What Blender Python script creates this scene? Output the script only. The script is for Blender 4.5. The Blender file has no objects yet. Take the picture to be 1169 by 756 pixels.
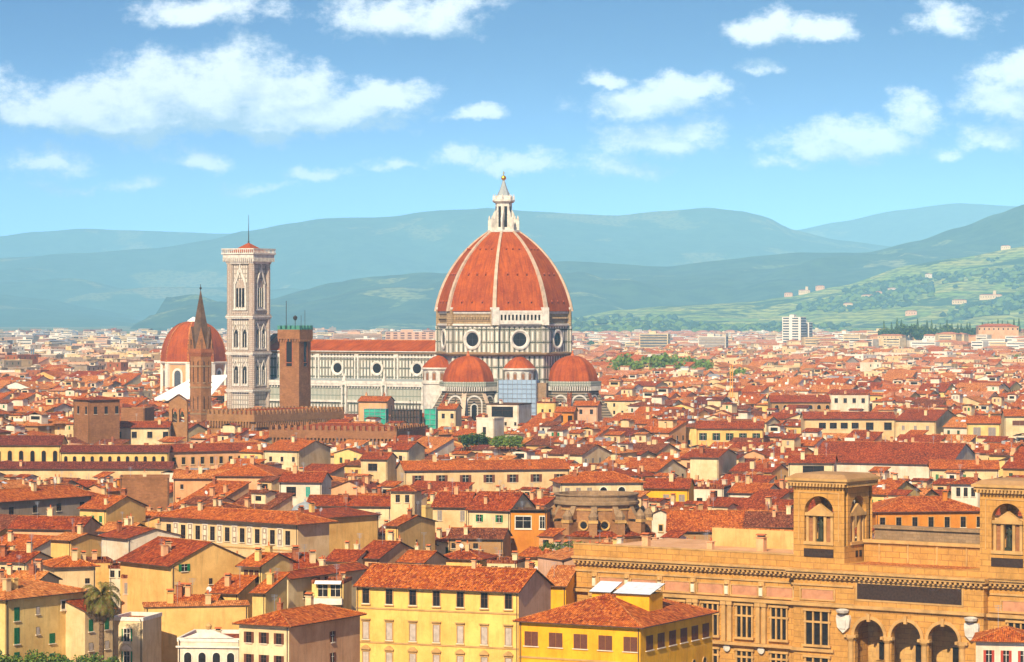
import bpy, math, random
from mathutils import Vector, noise
rad = math.radians
C = bpy.context.scene.collection
SC = bpy.context.scene
random.seed(7)

# ---------------------------------------------------------------- camera
FPX, WPX, HOR, CX, EYE = 3500.0, 1169.0, 357.0, 584.5, 56.0
cam = bpy.data.cameras.new('camera')
camo = bpy.data.objects.new('camera', cam); C.objects.link(camo)
camo.location = (0, 0, EYE); camo.rotation_euler = (rad(90), 0, 0)
cam.sensor_width = 36; cam.lens = 36 * FPX / WPX
cam.shift_y = -21.0 / WPX
cam.clip_start = 5; cam.clip_end = 90000
SC.camera = camo
SC.view_settings.view_transform = 'Standard'; SC.view_settings.look = 'None'
SC.view_settings.gamma = 1; SC.view_settings.exposure = 0.57
SC.cycles.volume_bounces = 1; SC.cycles.max_bounces = 5; SC.cycles.diffuse_bounces = 3
SC.cycles.transparent_max_bounces = 8
# ---------------------------------------------------------------- light
SUN_EL, SUN_AZ = 36.0, 197.0      # azimuth measured clockwise from +Y
sd = Vector((math.sin(rad(SUN_AZ)) * math.cos(rad(SUN_EL)), math.cos(rad(SUN_AZ)) * math.cos(rad(SUN_EL)), math.sin(rad(SUN_EL))))
sl = bpy.data.lights.new('sun', 'SUN'); sl.energy = 5.0; sl.angle = rad(0.5); sl.color = (1.0, 0.83, 0.57)
so = bpy.data.objects.new('sun', sl); C.objects.link(so); so.rotation_euler = sd.to_track_quat('Z', 'Y').to_euler()
so.location = (0, 0, 300)

def nd(nt, t, **kw):
    n = nt.nodes.new(t)
    for k, v in kw.items():
        if k.startswith('i_'):
            n.inputs[k[2:].replace('_', ' ')].default_value = v
        else: setattr(n, k, v)
    return n
def ramp(n, pts, interp='LINEAR'):
    n.color_ramp.interpolation = interp
    e = n.color_ramp.elements
    while len(e) > 1: e.remove(e[-1])
    e[0].position, e[0].color = pts[0]
    for p, c in pts[1:]: x = e.new(p); x.color = c

w = bpy.data.worlds.new('World'); SC.world = w; w.use_nodes = True
nt = w.node_tree; nt.nodes.clear(); L = nt.links
out = nd(nt, 'ShaderNodeOutputWorld'); bg = nd(nt, 'ShaderNodeBackground'); bg.inputs[1].default_value = 0.105
L.new(bg.outputs[0], out.inputs[0])
sky = nd(nt, 'ShaderNodeTexSky', sky_type='NISHITA', sun_disc=False, sun_elevation=rad(SUN_EL), sun_rotation=rad(SUN_AZ))
sky.air_density = 1.0; sky.dust_density = 0.4; sky.ozone_density = 2.0
tc = nd(nt, 'ShaderNodeTexCoord'); sx = nd(nt, 'ShaderNodeSeparateXYZ'); L.new(tc.outputs['Generated'], sx.inputs[0])
def M(op, a, b=None, c=None, clamp=False, tree=None):
    t = tree or nt; n = t.nodes.new('ShaderNodeMath'); n.operation = op; n.use_clamp = clamp
    for i, v in enumerate((a, b, c)):
        if v is None: continue
        if isinstance(v, (int, float)): n.inputs[i].default_value = v
        else: t.links.new(v, n.inputs[i])
    return n.outputs[0]
# the low sky deepens quickly with height (elevation is stretched)
zq = M('MULTIPLY', M('MAXIMUM', sx.outputs[2], 0.0), 13.0)
cz = nd(nt, 'ShaderNodeCombineXYZ'); L.new(sx.outputs[0], cz.inputs[0]); L.new(sx.outputs[1], cz.inputs[1]); L.new(zq, cz.inputs[2])
nz = nd(nt, 'ShaderNodeVectorMath', operation='NORMALIZE'); L.new(cz.outputs[0], nz.inputs[0]); L.new(nz.outputs[0], sky.inputs[0])
grade = nd(nt, 'ShaderNodeMix', data_type='RGBA', blend_type='MULTIPLY'); grade.inputs[0].default_value = 1.0
L.new(sky.outputs[0], grade.inputs[6]); gz = nd(nt, 'ShaderNodeMapRange', interpolation_type='SMOOTHSTEP'); L.new(sx.outputs[2], gz.inputs[0]); gz.inputs[1].default_value = .0; gz.inputs[2].default_value = .105
gm_ = nd(nt, 'ShaderNodeMix', data_type='RGBA'); L.new(gz.outputs[0], gm_.inputs[0]); gm_.inputs[6].default_value = (2.7, 3.1, 3.35, 1); gm_.inputs[7].default_value = (.46, .85, 1.48, 1); L.new(gm_.outputs[2], grade.inputs[7])
# direction coordinates: across / up, in thousandths of the forward axis
ay = M('MAXIMUM', M('ABSOLUTE', sx.outputs[1]), 0.05)
du = M('DIVIDE', sx.outputs[0], ay); dv = M('DIVIDE', sx.outputs[2], ay)
P0 = nd(nt, 'ShaderNodeCombineXYZ'); L.new(du, P0.inputs[0]); L.new(dv, P0.inputs[1])
# cloud banks as (across px, up px, radius x, radius y, weight)
BK = [(90,128,90,44,1.1),(240,118,110,62,1.15),(370,128,100,38,1.1),(170,125,90,66,1.1),(300,122,80,64,1.12),(45,135,75,26,1),(120,118,60,40,1),(190,98,75,52,1.05),(265,100,70,55,1.05),(345,112,70,40,1),(430,112,78,30,1),(150,140,150,16,1),(300,142,160,14,.95),
      (235,12,85,26,.8),(455,22,110,38,.86),(505,8,80,30,.7),(690,88,42,13,.78),(542,134,38,14,.85),(740,118,100,30,.82),(780,104,60,24,.9),(745,160,80,30,.85),(790,152,40,26,.85),(700,190,70,22,.6),
      (585,188,60,20,.82),(520,180,45,16,.7),(365,205,50,15,.72),(225,185,48,22,.72),(60,190,70,26,.68),(100,212,90,14,.55),(870,35,58,28,.9),(935,38,45,22,.85),(868,74,32,12,.7),(1080,32,52,28,.75),
      (940,172,70,26,.9),(990,155,75,30,.92),(1040,140,45,32,.85),(1150,112,65,42,1),(1169,85,50,30,.95),(1138,158,45,24,.75),(1085,172,25,16,.55),(450,190,40,12,.6),(300,215,60,10,.5),(900,190,40,14,.55),(-60,110,80,40,1),(1250,100,90,50,1),(-200,60,120,50,.9),(1400,150,120,40,.9)]
g = bpy.data.node_groups.new('cloud_banks', 'ShaderNodeTree')
g.interface.new_socket('P', in_out='INPUT', socket_type='NodeSocketVector')
g.interface.new_socket('D', in_out='OUTPUT', socket_type='NodeSocketFloat')
gi = g.nodes.new('NodeGroupInput'); go = g.nodes.new('NodeGroupOutput')
wn = nd(g, 'ShaderNodeTexNoise', i_Scale=38.0, i_Detail=5.0, i_Roughness=0.6); g.links.new(gi.outputs[0], wn.inputs[0])
wsub = nd(g, 'ShaderNodeVectorMath', operation='SUBTRACT'); g.links.new(wn.outputs[1], wsub.inputs[0]); wsub.inputs[1].default_value = (.5, .5, .5)
wsc = nd(g, 'ShaderNodeVectorMath', operation='SCALE'); g.links.new(wsub.outputs[0], wsc.inputs[0]); wsc.inputs[3].default_value = 0.016
wad = nd(g, 'ShaderNodeVectorMath', operation='ADD'); g.links.new(gi.outputs[0], wad.inputs[0]); g.links.new(wsc.outputs[0], wad.inputs[1])
acc = None
for (bx, by, rx, ry, wt) in BK:
    s = nd(g, 'ShaderNodeVectorMath', operation='SUBTRACT'); g.links.new(wad.outputs[0], s.inputs[0]); s.inputs[1].default_value = ((bx - CX) / FPX, (HOR - by) / FPX, 0)
    m = nd(g, 'ShaderNodeVectorMath', operation='MULTIPLY'); g.links.new(s.outputs[0], m.inputs[0]); m.inputs[1].default_value = (FPX / rx, FPX / ry, 0)
    mm = nd(g, 'ShaderNodeVectorMath', operation='MULTIPLY'); g.links.new(m.outputs[0], mm.inputs[0]); mm.inputs[1].default_value = (-1, -1.7, 0)
    mx = nd(g, 'ShaderNodeVectorMath', operation='MAXIMUM'); g.links.new(m.outputs[0], mx.inputs[0]); g.links.new(mm.outputs[0], mx.inputs[1])
    l = nd(g, 'ShaderNodeVectorMath', operation='LENGTH'); g.links.new(mx.outputs[0], l.inputs[0])
    e = M('MULTIPLY', M('SUBTRACT', 1.30, l.outputs[1], clamp=False, tree=g), wt, tree=g)
    acc = e if acc is None else M('MAXIMUM', acc, e, tree=g)
n1 = nd(g, 'ShaderNodeTexNoise', i_Scale=70.0, i_Detail=10.0, i_Roughness=0.66)
mp = nd(g, 'ShaderNodeVectorMath', operation='MULTIPLY'); g.links.new(gi.outputs[0], mp.inputs[0]); mp.inputs[1].default_value = (1, 1.5, 1)
g.links.new(mp.outputs[0], n1.inputs[0])
dd = M('ADD', acc, M('MULTIPLY', M('SUBTRACT', n1.outputs[0], 0.50, tree=g), 2.0, tree=g), tree=g)
g.links.new(dd, go.inputs[0])
def cloudv(off):
    ad = nd(nt, 'ShaderNodeVectorMath', operation='ADD'); L.new(P0.outputs[0], ad.inputs[0]); ad.inputs[1].default_value = off
    k = nt.nodes.new('ShaderNodeGroup'); k.node_tree = g; L.new(ad.outputs[0], k.inputs[0]); return k.outputs[0]
d0 = cloudv((0, 0, 0)); d1 = cloudv((-0.0018, 0.0085, 0))
mr = nd(nt, 'ShaderNodeMapRange', interpolation_type='SMOOTHSTEP'); L.new(d0, mr.inputs[0]); mr.inputs[1].default_value = 0.12; mr.inputs[2].default_value = 0.85
lit = M('ADD', M('MULTIPLY', M('SUBTRACT', d0, d1), 1.0), 0.42, clamp=True)
ccol = nd(nt, 'ShaderNodeMix', data_type='RGBA'); L.new(lit, ccol.inputs[0]); ccol.inputs[6].default_value = (3.5, 4.0, 5.0, 1); ccol.inputs[7].default_value = (8.8, 8.6, 8.6, 1)
fin = nd(nt, 'ShaderNodeMix', data_type='RGBA')
up = M('MULTIPLY', mr.outputs[0], M('MULTIPLY', M('MAXIMUM', sx.outputs[2], 0.0), 22.0, clamp=True)); up = M('MULTIPLY', up, 0.92)
# unseen broken cloud, added above the view to whiten and warm the fill light
hn = nd(nt, 'ShaderNodeTexNoise', i_Scale=2.2, i_Detail=7.0, i_Roughness=0.6); L.new(tc.outputs['Generated'], hn.inputs[0])
hm = nd(nt, 'ShaderNodeMapRange', interpolation_type='SMOOTHSTEP'); L.new(hn.outputs[0], hm.inputs[0]); hm.inputs[1].default_value = .40; hm.inputs[2].default_value = .58
hz = nd(nt, 'ShaderNodeMapRange', interpolation_type='SMOOTHSTEP'); L.new(sx.outputs[2], hz.inputs[0]); hz.inputs[1].default_value = .13; hz.inputs[2].default_value = .30
hmix = nd(nt, 'ShaderNodeMix', data_type='RGBA'); L.new(M('MULTIPLY', M('MULTIPLY', hm.outputs[0], hz.outputs[0]), .9), hmix.inputs[0]); L.new(grade.outputs[2], hmix.inputs[6]); hmix.inputs[7].default_value = (2.4, 1.9, 1.4, 1)
L.new(up, fin.inputs[0]); L.new(hmix.outputs[2], fin.inputs[6]); L.new(ccol.outputs[2], fin.inputs[7]); L.new(fin.outputs[2], bg.inputs[0])

# ---------------------------------------------------------------- materials
MATS = {}
def col4(c): return (c[0], c[1], c[2], 1.0)
def newmat(name):
    m = bpy.data.materials.new(name); m.use_nodes = True; t = m.node_tree
    b = t.nodes['Principled BSDF']; b.inputs['Roughness'].default_value = .85
    try: b.inputs['Specular IOR Level'].default_value = .25
    except Exception: pass
    MATS[name] = m; return m, t, b
def mixc(t, fac, a, b, bt='MIX'):
    n = nd(t, 'ShaderNodeMix', data_type='RGBA', blend_type=bt)
    if isinstance(fac, (int, float)): n.inputs[0].default_value = fac
    else: t.links.new(fac, n.inputs[0])
    for i, v in ((6, a), (7, b)):
        if isinstance(v, tuple): n.inputs[i].default_value = col4(v)
        else: t.links.new(v, n.inputs[i])
    return n.outputs[2]
def nz_(t, vec, scale, detail=4, rough=.6, out=0):
    n = nd(t, 'ShaderNodeTexNoise', i_Scale=scale, i_Detail=detail, i_Roughness=rough)
    if vec is not None: t.links.new(vec, n.inputs[0])
    return n.outputs[out]
def rng(t, v, a, b, c=0., d=1.):
    n = nd(t, 'ShaderNodeMapRange'); t.links.new(v, n.inputs[0])
    for i, x in enumerate((a, b, c, d)): n.inputs[i + 1].default_value = x
    return n.outputs[0]
def scl(t, vec, s):
    n = nd(t, 'ShaderNodeVectorMath', operation='MULTIPLY'); t.links.new(vec, n.inputs[0]); n.inputs[1].default_value = s; return n.outputs[0]
def plaster(name, c, c2=None, dirt=.7, sc=.22):
    m, t, b = newmat(name); geo = nd(t, 'ShaderNodeNewGeometry'); P = geo.outputs['Position']
    c2 = c2 or (c[0]*.74, c[1]*.64, c[2]*.52)
    a = mixc(t, rng(t, nz_(t, P, sc, 5, .65), .38, .72), c, c2)
    streak = nz_(t, scl(t, P, (1.6, 1.6, .18)), 1.0, 4, .7)
    a = mixc(t, rng(t, streak, .5, .8, 0, dirt), a, tuple(x * .5 for x in c))
    a = mixc(t, rng(t, nz_(t, P, 4.5, 3), .55, .8, 0, .3), a, tuple(min(1, x * 1.25) for x in c))
    a = mixc(t, rng(t, nz_(t, P, 1.1, 6, .8), .57, .63, 0, .32), a, (c[0]*.62, c[1]*.5, c[2]*.42))
    t.links.new(a, b.inputs[0]); return m
def tiles(name, c, cd, cl, fine=True):
    """pan-and-cover terracotta: UV in metres, u along the eave, v up the slope"""
    m, t, b = newmat(name); uv = nd(t, 'ShaderNodeUVMap'); U = uv.outputs[0]; geo = nd(t, 'ShaderNodeNewGeometry'); P = geo.outputs['Position']
    a = mixc(t, rng(t, nz_(t, P, .16, 6, .75), .40, .60), c, cd)
    a = mixc(t, rng(t, nz_(t, scl(t, U, (1.6, .35, 1)), 1.3, 5, .75), .52, .72, 0, .75), a, cl)
    a = mixc(t, rng(t, nz_(t, P, .9, 4, .7), .56, .75, 0, .6), a, tuple(x * .42 for x in cd))
    vo = nd(t, 'ShaderNodeTexVoronoi', i_Scale=1.0); t.links.new(scl(t, U, (3.6, 2.2, 1)), vo.inputs[0])
    wn = nd(t, 'ShaderNodeSeparateColor'); t.links.new(vo.outputs['Color'], wn.inputs[0])
    a = mixc(t, rng(t, wn.outputs[0], .35, 1, 0, .62), a, tuple(min(1, x * 1.6 + .01) for x in cl))
    a = mixc(t, rng(t, wn.outputs[1], .62, 1, 0, .85), a, tuple(x * .3 for x in cd))
    wv = nd(t, 'ShaderNodeTexWave', bands_direction='X', i_Scale=1.0); wv.wave_profile = 'SIN'
    t.links.new(scl(t, U, (1.05, 1, 1)), wv.inputs[0])
    a = mixc(t, rng(t, wv.outputs[0], 0, .45, .55, 0), a, tuple(x * .35 for x in cd))
    t.links.new(a, b.inputs[0])
    bp = nd(t, 'ShaderNodeBump', i_Strength=.6, i_Distance=.12); t.links.new(wv.outputs[0], bp.inputs['Height']); t.links.new(bp.outputs[0], b.inputs['Normal'])
    return m
def masonry(name, c, c2, mort, bw=1.2, bh=.45, ms=.02, bump=.3):
    m, t, b = newmat(name); uv = nd(t, 'ShaderNodeUVMap'); geo = nd(t, 'ShaderNodeNewGeometry'); P = geo.outputs['Position']
    br = nd(t, 'ShaderNodeTexBrick', i_Scale=1.0); t.links.new(uv.outputs[0], br.inputs[0])
    br.inputs['Color1'].default_value = col4(c); br.inputs['Color2'].default_value = col4(c2); br.inputs['Mortar'].default_value = col4(mort)
    br.inputs['Brick Width'].default_value = bw; br.inputs['Row Height'].default_value = bh; br.inputs['Mortar Size'].default_value = ms
    a = mixc(t, rng(t, nz_(t, P, .3, 6, .75), .4, .68, 0, .75), br.outputs[0], tuple(x * .5 for x in c))
    a = mixc(t, rng(t, nz_(t, scl(t, P, (2, 2, .3)), 1, 4, .7), .55, .8, 0, .5), a, tuple(x * .45 for x in c2))
    a = mixc(t, rng(t, nz_(t, P, 1.6, 4, .7), .52, .75, 0, .4), a, tuple(min(1, x * 1.35) for x in c))
    t.links.new(a, b.inputs[0])
    bp = nd(t, 'ShaderNodeBump', i_Strength=bump, i_Distance=.05); t.links.new(br.outputs['Fac'], bp.inputs['Height']); bp.invert = True; t.links.new(bp.outputs[0], b.inputs['Normal'])
    return m
def panelled(name, white, green, bw, bh, ms, inner=True, dirt=.5, pink=None):
    """white marble slabs framed by dark green bands, with a second frame inside"""
    m, t, b = newmat(name); uv = nd(t, 'ShaderNodeUVMap'); geo = nd(t, 'ShaderNodeNewGeometry'); P = geo.outputs['Position']
    br = nd(t, 'ShaderNodeTexBrick', i_Scale=1.0, offset=0.0); t.links.new(uv.outputs[0], br.inputs[0])
    br.inputs['Color1'].default_value = col4(white); br.inputs['Color2'].default_value = col4(pink or tuple(x * .88 for x in white)); br.inputs['Mortar'].default_value = col4(green)
    br.inputs['Brick Width'].default_value = bw; br.inputs['Row Height'].default_value = bh; br.inputs['Mortar Size'].default_value = ms; br.inputs['Mortar Smooth'].default_value = 0
    a = br.outputs[0]
    if inner:
        def fr(s):
            q = nd(t, 'ShaderNodeTexBrick', i_Scale=1.0, offset=0.0); t.links.new(uv.outputs[0], q.inputs[0])
            q.inputs['Brick Width'].default_value = bw; q.inputs['Row Height'].default_value = bh; q.inputs['Mortar Size'].default_value = s; q.inputs['Mortar Smooth'].default_value = 0
            return q.outputs['Fac']
        k1 = fr(min(bw, bh) * .30); k2 = fr(min(bw, bh) * .21)
        band = M('SUBTRACT', k1, k2, clamp=True, tree=t)
        a = mixc(t, band, a, tuple(x * .8 + .02 for x in green))
    a = mixc(t, rng(t, nz_(t, P, .25, 5, .7), .42, .75, 0, dirt), a, (white[0] * .55, white[1] * .48, white[2] * .40))
    a = mixc(t, rng(t, nz_(t, scl(t, P, (1.5, 1.5, .2)), 1, 4, .7), .52, .8, 0, dirt), a, (white[0] * .40, white[1] * .36, white[2] * .33))
    t.links.new(a, b.inputs[0]); return m
def plain(name, c, rough=.8, metal=0., var=.25, sc=1.5):
    m, t, b = newmat(name); geo = nd(t, 'ShaderNodeNewGeometry')
    a = mixc(t, rng(t, nz_(t, geo.outputs['Position'], sc, 4), .4, .7), c, tuple(x * (1 - var) for x in c))
    t.links.new(a, b.inputs[0]); b.inputs['Roughness'].default_value = rough; b.inputs['Metallic'].default_value = metal; return m

WALLS = {'cream': (.72, .53, .29), 'white': (.74, .65, .53), 'pale_yellow': (.78, .56, .21), 'yellow': (.80, .50, .17), 'bright_yellow': (.84, .43, .018), 'lemon': (.84, .55, .15),
         'orange': (.62, .24, .03), 'peach': (.70, .40, .21), 'pink': (.66, .41, .28), 'grey': (.34, .27, .21), 'tan': (.42, .25, .115), 'ivory': (.76, .61, .37), 'sand': (.66, .42, .16)}
for k, c in WALLS.items(): plaster('wall_' + k, c)
tiles('tile_orange', (.50, .100, .007), (.29, .038, .004), (.60, .19, .028))
tiles('tile_red', (.33, .041, .004), (.17, .019, .004), (.46, .105, .012))
tiles('tile_brown', (.22, .040, .010), (.11, .019, .007), (.36, .125, .045))
tiles('tile_pale', (.60, .185, .035), (.42, .10, .018), (.64, .28, .085))
tiles('tile_dark', (.17, .024, .010), (.10, .016, .009), (.30, .07, .03))
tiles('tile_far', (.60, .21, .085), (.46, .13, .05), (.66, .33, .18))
TILES = ['tile_orange', 'tile_red', 'tile_brown', 'tile_pale']
masonry('brick_brown', (.36, .155, .06), (.26, .105, .042), (.28, .16, .09), .9, .35)
masonry('brick_red', (.42, .13, .05), (.30, .085, .035), (.32, .18, .10), .7, .3)
masonry('stone_tan', (.62, .38, .13), (.52, .30, .10), (.36, .20, .08), 2.2, .8, .03)
masonry('stone_ochre', (.58, .30, .075), (.52, .26, .06), (.28, .13, .04), 2.4, .9, .045, .3)
masonry('church_brick', (.42, .21, .085), (.33, .155, .065), (.25, .14, .07), .9, .35)
masonry('stone_grey', (.36, .235, .13), (.27, .17, .095), (.2, .13, .08), 1.2, .5)
masonry('stone_dark', (.13, .075, .055), (.09, .055, .045), (.07, .045, .035), 1.1, .5)
masonry('raw_band', (.46, .33, .19), (.34, .22, .12), (.16, .10, .06), 2.4, .9, .09, .6)
panelled('marble_campanile', (.76, .70, .62), (.13, .12, .11), 1.25, 2.1, .15, dirt=.5, pink=(.68, .60, .53))
panelled('marble_fine', (.70, .62, .54), (.20, .16, .14), .9, .9, .09, dirt=.6, pink=(.60, .44, .36))
panelled('marble_drum', (.74, .70, .62), (.035, .05, .04), 2.3, 5.4, .32, dirt=.45)
panelled('marble_nave', (.70, .67, .61), (.045, .06, .05), 1.7, 3.9, .26, dirt=.45)
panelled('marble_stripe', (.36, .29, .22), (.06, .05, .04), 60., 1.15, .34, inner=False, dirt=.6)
panelled('marble_louvre', (.58, .57, .5), (.17, .21, .18), .72, 3.2, .2, inner=False, dirt=.3)
plain('marble_trim', (.68, .64, .58), .7, sc=.6, var=.35)
plain('rib_white', (.56, .42, .31), .7, sc=.5, var=.35)
plain('stone_trim', (.56, .33, .12), .8, sc=.6, var=.35)
plain('stone_pink', (.56, .26, .14), .85, sc=.8, var=.3)
plain('stone_pale', (.78, .66, .50), .8)
plain('bronze_green', (.035, .036, .018), .6, 0.)
plain('plaque', (.05, .027, .02), .7, sc=3, var=.5)
m_, t_, b_ = newmat('dome_tile'); uv_ = nd(t_, 'ShaderNodeUVMap'); g_ = nd(t_, 'ShaderNodeNewGeometry')
a_ = mixc(t_, rng(t_, nz_(t_, g_.outputs['Position'], .18, 6, .7), .36, .68), (.46, .090, .007), (.25, .034, .004))
a_ = mixc(t_, rng(t_, nz_(t_, scl(t_, uv_.outputs[0], (1.4, 1.4, 1)), 1, 4, .8), .5, .75, 0, .7), a_, (.56, .15, .035))
a_ = mixc(t_, rng(t_, nz_(t_, scl(t_, uv_.outputs[0], (.9, .07, 1)), 1, 4, .75), .45, .70, 0, .8), a_, (.15, .028, .010))
t_.links.new(a_, b_.inputs[0])
plain('glass_dark', (.022, .018, .018), .25, var=.5)
plain('glass_grey', (.10, .11, .13), .2, var=.5)
plain('curtain', (.50, .42, .36), .7, var=.3)
for k, c in {'green': (.015, .17, .065), 'brown': (.16, .055, .03), 'grey': (.30, .26, .24), 'darkgreen': (.03, .07, .04), 'red': (.40, .05, .03), 'bluegreen': (.05, .35, .28)}.items(): plain('shutter_' + k, c, .6, sc=3)
plain('trim_white', (.80, .74, .64), .7); plain('wood_dark', (.10, .05, .03), .8); plain('metal_grey', (.45, .47, .5), .35, .6); plain('metal_dark', (.06, .05, .05), .5, .3)
plain('gold', (.9, .55, .08), .3, .9); plain('lead', (.38, .42, .44), .5, .2); plain('copper_green', (.07, .24, .19), .6); plain('spire_brown', (.13, .075, .05), .8, sc=.5, var=.5)
plain('skylight', (.75, .80, .88), .15); plain('white_sheet', (.85, .84, .82), .6, var=.08); plain('terracotta', (.55, .15, .05), .8); plain('net_green', (.04, .42, .30), .7, sc=.4, var=.4)
plain('paving', (.16, .115, .085), .9, sc=.1); plain('crane_orange', (.85, .35, .05), .5); plain('crane_blue', (.03, .16, .32), .5); plain('rust', (.45, .09, .03), .7)
panelled('scaffold_cloth', (.30, .42, .58), (.13, .19, .28), 2.0, 2.0, .1, inner=False, dirt=.35)
def leafmat(name, a, b2):
    m, t, b = newmat(name); geo = nd(t, 'ShaderNodeNewGeometry')
    k = mixc(t, rng(t, nz_(t, geo.outputs['Position'], .8, 3), .35, .65), a, b2); t.links.new(k, b.inputs[0]); b.inputs['Roughness'].default_value = .6; return m
leafmat('leaf_green', (.07, .14, .022), (.13, .19, .03)); leafmat('leaf_light', (.17, .26, .035), (.11, .19, .03)); leafmat('leaf_dark', (.018, .05, .018), (.035, .075, .025)); leafmat('leaf_yellow', (.20, .21, .03), (.11, .15, .02)); leafmat('leaf_palm', (.20, .13, .035), (.09, .075, .02))
plain('bark', (.14, .085, .05), .9, sc=4, var=.5)

# ---------------------------------------------------------------- mesh builder
class MB:
    def __init__(s): s.v = []; s.f = []; s.m = []; s.uv = []; s.xf(); s.sm = []
    def xf(s, o=(0, 0, 0), r=0.0): s.o = o; s.c = math.cos(r); s.s = math.sin(r)
    def face(s, pts, mat, uv=None, smooth=False):
        n = len(s.v); o = s.o; c = s.c; q = s.s
        if uv is None:
            p0, p1, p2 = pts[0], pts[1], pts[2]
            ax, ay, az = p1[0]-p0[0], p1[1]-p0[1], p1[2]-p0[2]; bx, by, bz = p2[0]-p0[0], p2[1]-p0[1], p2[2]-p0[2]
            nx, ny, nz = ay*bz-az*by, az*bx-ax*bz, ax*by-ay*bx; l = math.hypot(nx, ny); L3 = math.sqrt(nx*nx+ny*ny+nz*nz) or 1
            if l / L3 < .02: ux, uy = 1., 0.; vx, vy, vz = 0., 1., 0.
            else:
                ux, uy = -ny / l, nx / l; vx, vy, vz = -nz / L3 * uy, nz / L3 * ux, l / L3
            uv = [(p[0]*ux+p[1]*uy, p[0]*vx+p[1]*vy+p[2]*vz) for p in pts]
        for p in pts: s.v.append((o[0]+p[0]*c-p[1]*q, o[1]+p[0]*q+p[1]*c, o[2]+p[2]))
        s.f.append(tuple(range(n, n+len(pts)))); s.m.append(mat); s.uv += uv; s.sm.append(smooth)
    def box(s, x0, y0, z0, x1, y1, z1, mat, top=None, bottom=True):
        a = [(x0,y0,z0),(x1,y0,z0),(x1,y1,z0),(x0,y1,z0),(x0,y0,z1),(x1,y0,z1),(x1,y1,z1),(x0,y1,z1)]
        for q in ((0,1,5,4),(1,2,6,5),(2,3,7,6),(3,0,4,7)): s.face([a[i] for i in q], mat)
        s.face([a[i] for i in (4,5,6,7)], top or mat)
        if bottom: s.face([a[i] for i in (3,2,1,0)], mat)
    def prism(s, poly, z0, z1, mat, top=None, bottom=False):
        n = len(poly)
        for i in range(n):
            a, b = poly[i], poly[(i+1) % n]; s.face([(a[0],a[1],z0),(b[0],b[1],z0),(b[0],b[1],z1),(a[0],a[1],z1)], mat)
        s.face([(p[0],p[1],z1) for p in poly], top or mat)
        if bottom: s.face([(p[0],p[1],z0) for p in reversed(poly)], mat)
    def rings(s, rings, mat, cap=True, smooth=False):
        for k in range(len(rings)-1):
            A, B = rings[k], rings[k+1]; n = len(A)
            for i in range(n):
                j = (i+1) % n; s.face([A[i], A[j], B[j], B[i]], mat, smooth=smooth)
        if cap: s.face(rings[-1], mat); s.face(list(reversed(rings[0])), mat)
    def lathe(s, cx, cy, prof, n, mat, a0=0., arc=2*math.pi, smooth=False):
        R = [[(cx+r*math.cos(a0+arc*i/n), cy+r*math.sin(a0+arc*i/n), z) for i in range(n)] for r, z in prof]; s.rings(R, mat, True, smooth)
    def tube(s, a, b, r, mat, n=6, r2=None):
        a, b = Vector(a), Vector(b); d = (b-a).normalized(); u = d.orthogonal().normalized(); w_ = d.cross(u); r2 = r if r2 is None else r2
        s.rings([[tuple(p+(u*math.cos(2*math.pi*i/n)+w_*math.sin(2*math.pi*i/n))*q) for i in range(n)] for p, q in ((a, r), (b, r2))], mat)
    def build(s, name, parent=None, loc=None, rz=0.):
        me = bpy.data.meshes.new(name); me.from_pydata(s.v, [], s.f); names = list(dict.fromkeys(s.m))
        for k in names: me.materials.append(MATS[k])
        ix = {k: i for i, k in enumerate(names)}; me.polygons.foreach_set('material_index', [ix[k] for k in s.m])
        ul = me.uv_layers.new(name='UVMap'); ul.data.foreach_set('uv', [c for p in s.uv for c in p])
        me.polygons.foreach_set('use_smooth', s.sm); me.update()
        return link(name, me, parent, loc, rz)
def link(name, me, parent=None, loc=None, rz=0.):
    o = bpy.data.objects.new(name, me); C.objects.link(o); o.parent = parent
    if loc is not None: o.location = loc
    o.rotation_euler = (0, 0, rz); return o
def tag(o, label=None, cat=None, group=None, kind=None):
    for k, v in (('label', label), ('category', cat), ('group', group), ('kind', kind)):
        if v: o[k] = v
    return o
def thing(name, label, cat, loc, rz=0., group=None): return tag(link(name, None, None, loc, rz), label, cat, group)
def depth(py, z): return FPX * (EYE - z) / (py - HOR)
def gp(px, py, z): Y = depth(py, z); return ((px - CX) * Y / FPX, Y)

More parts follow.
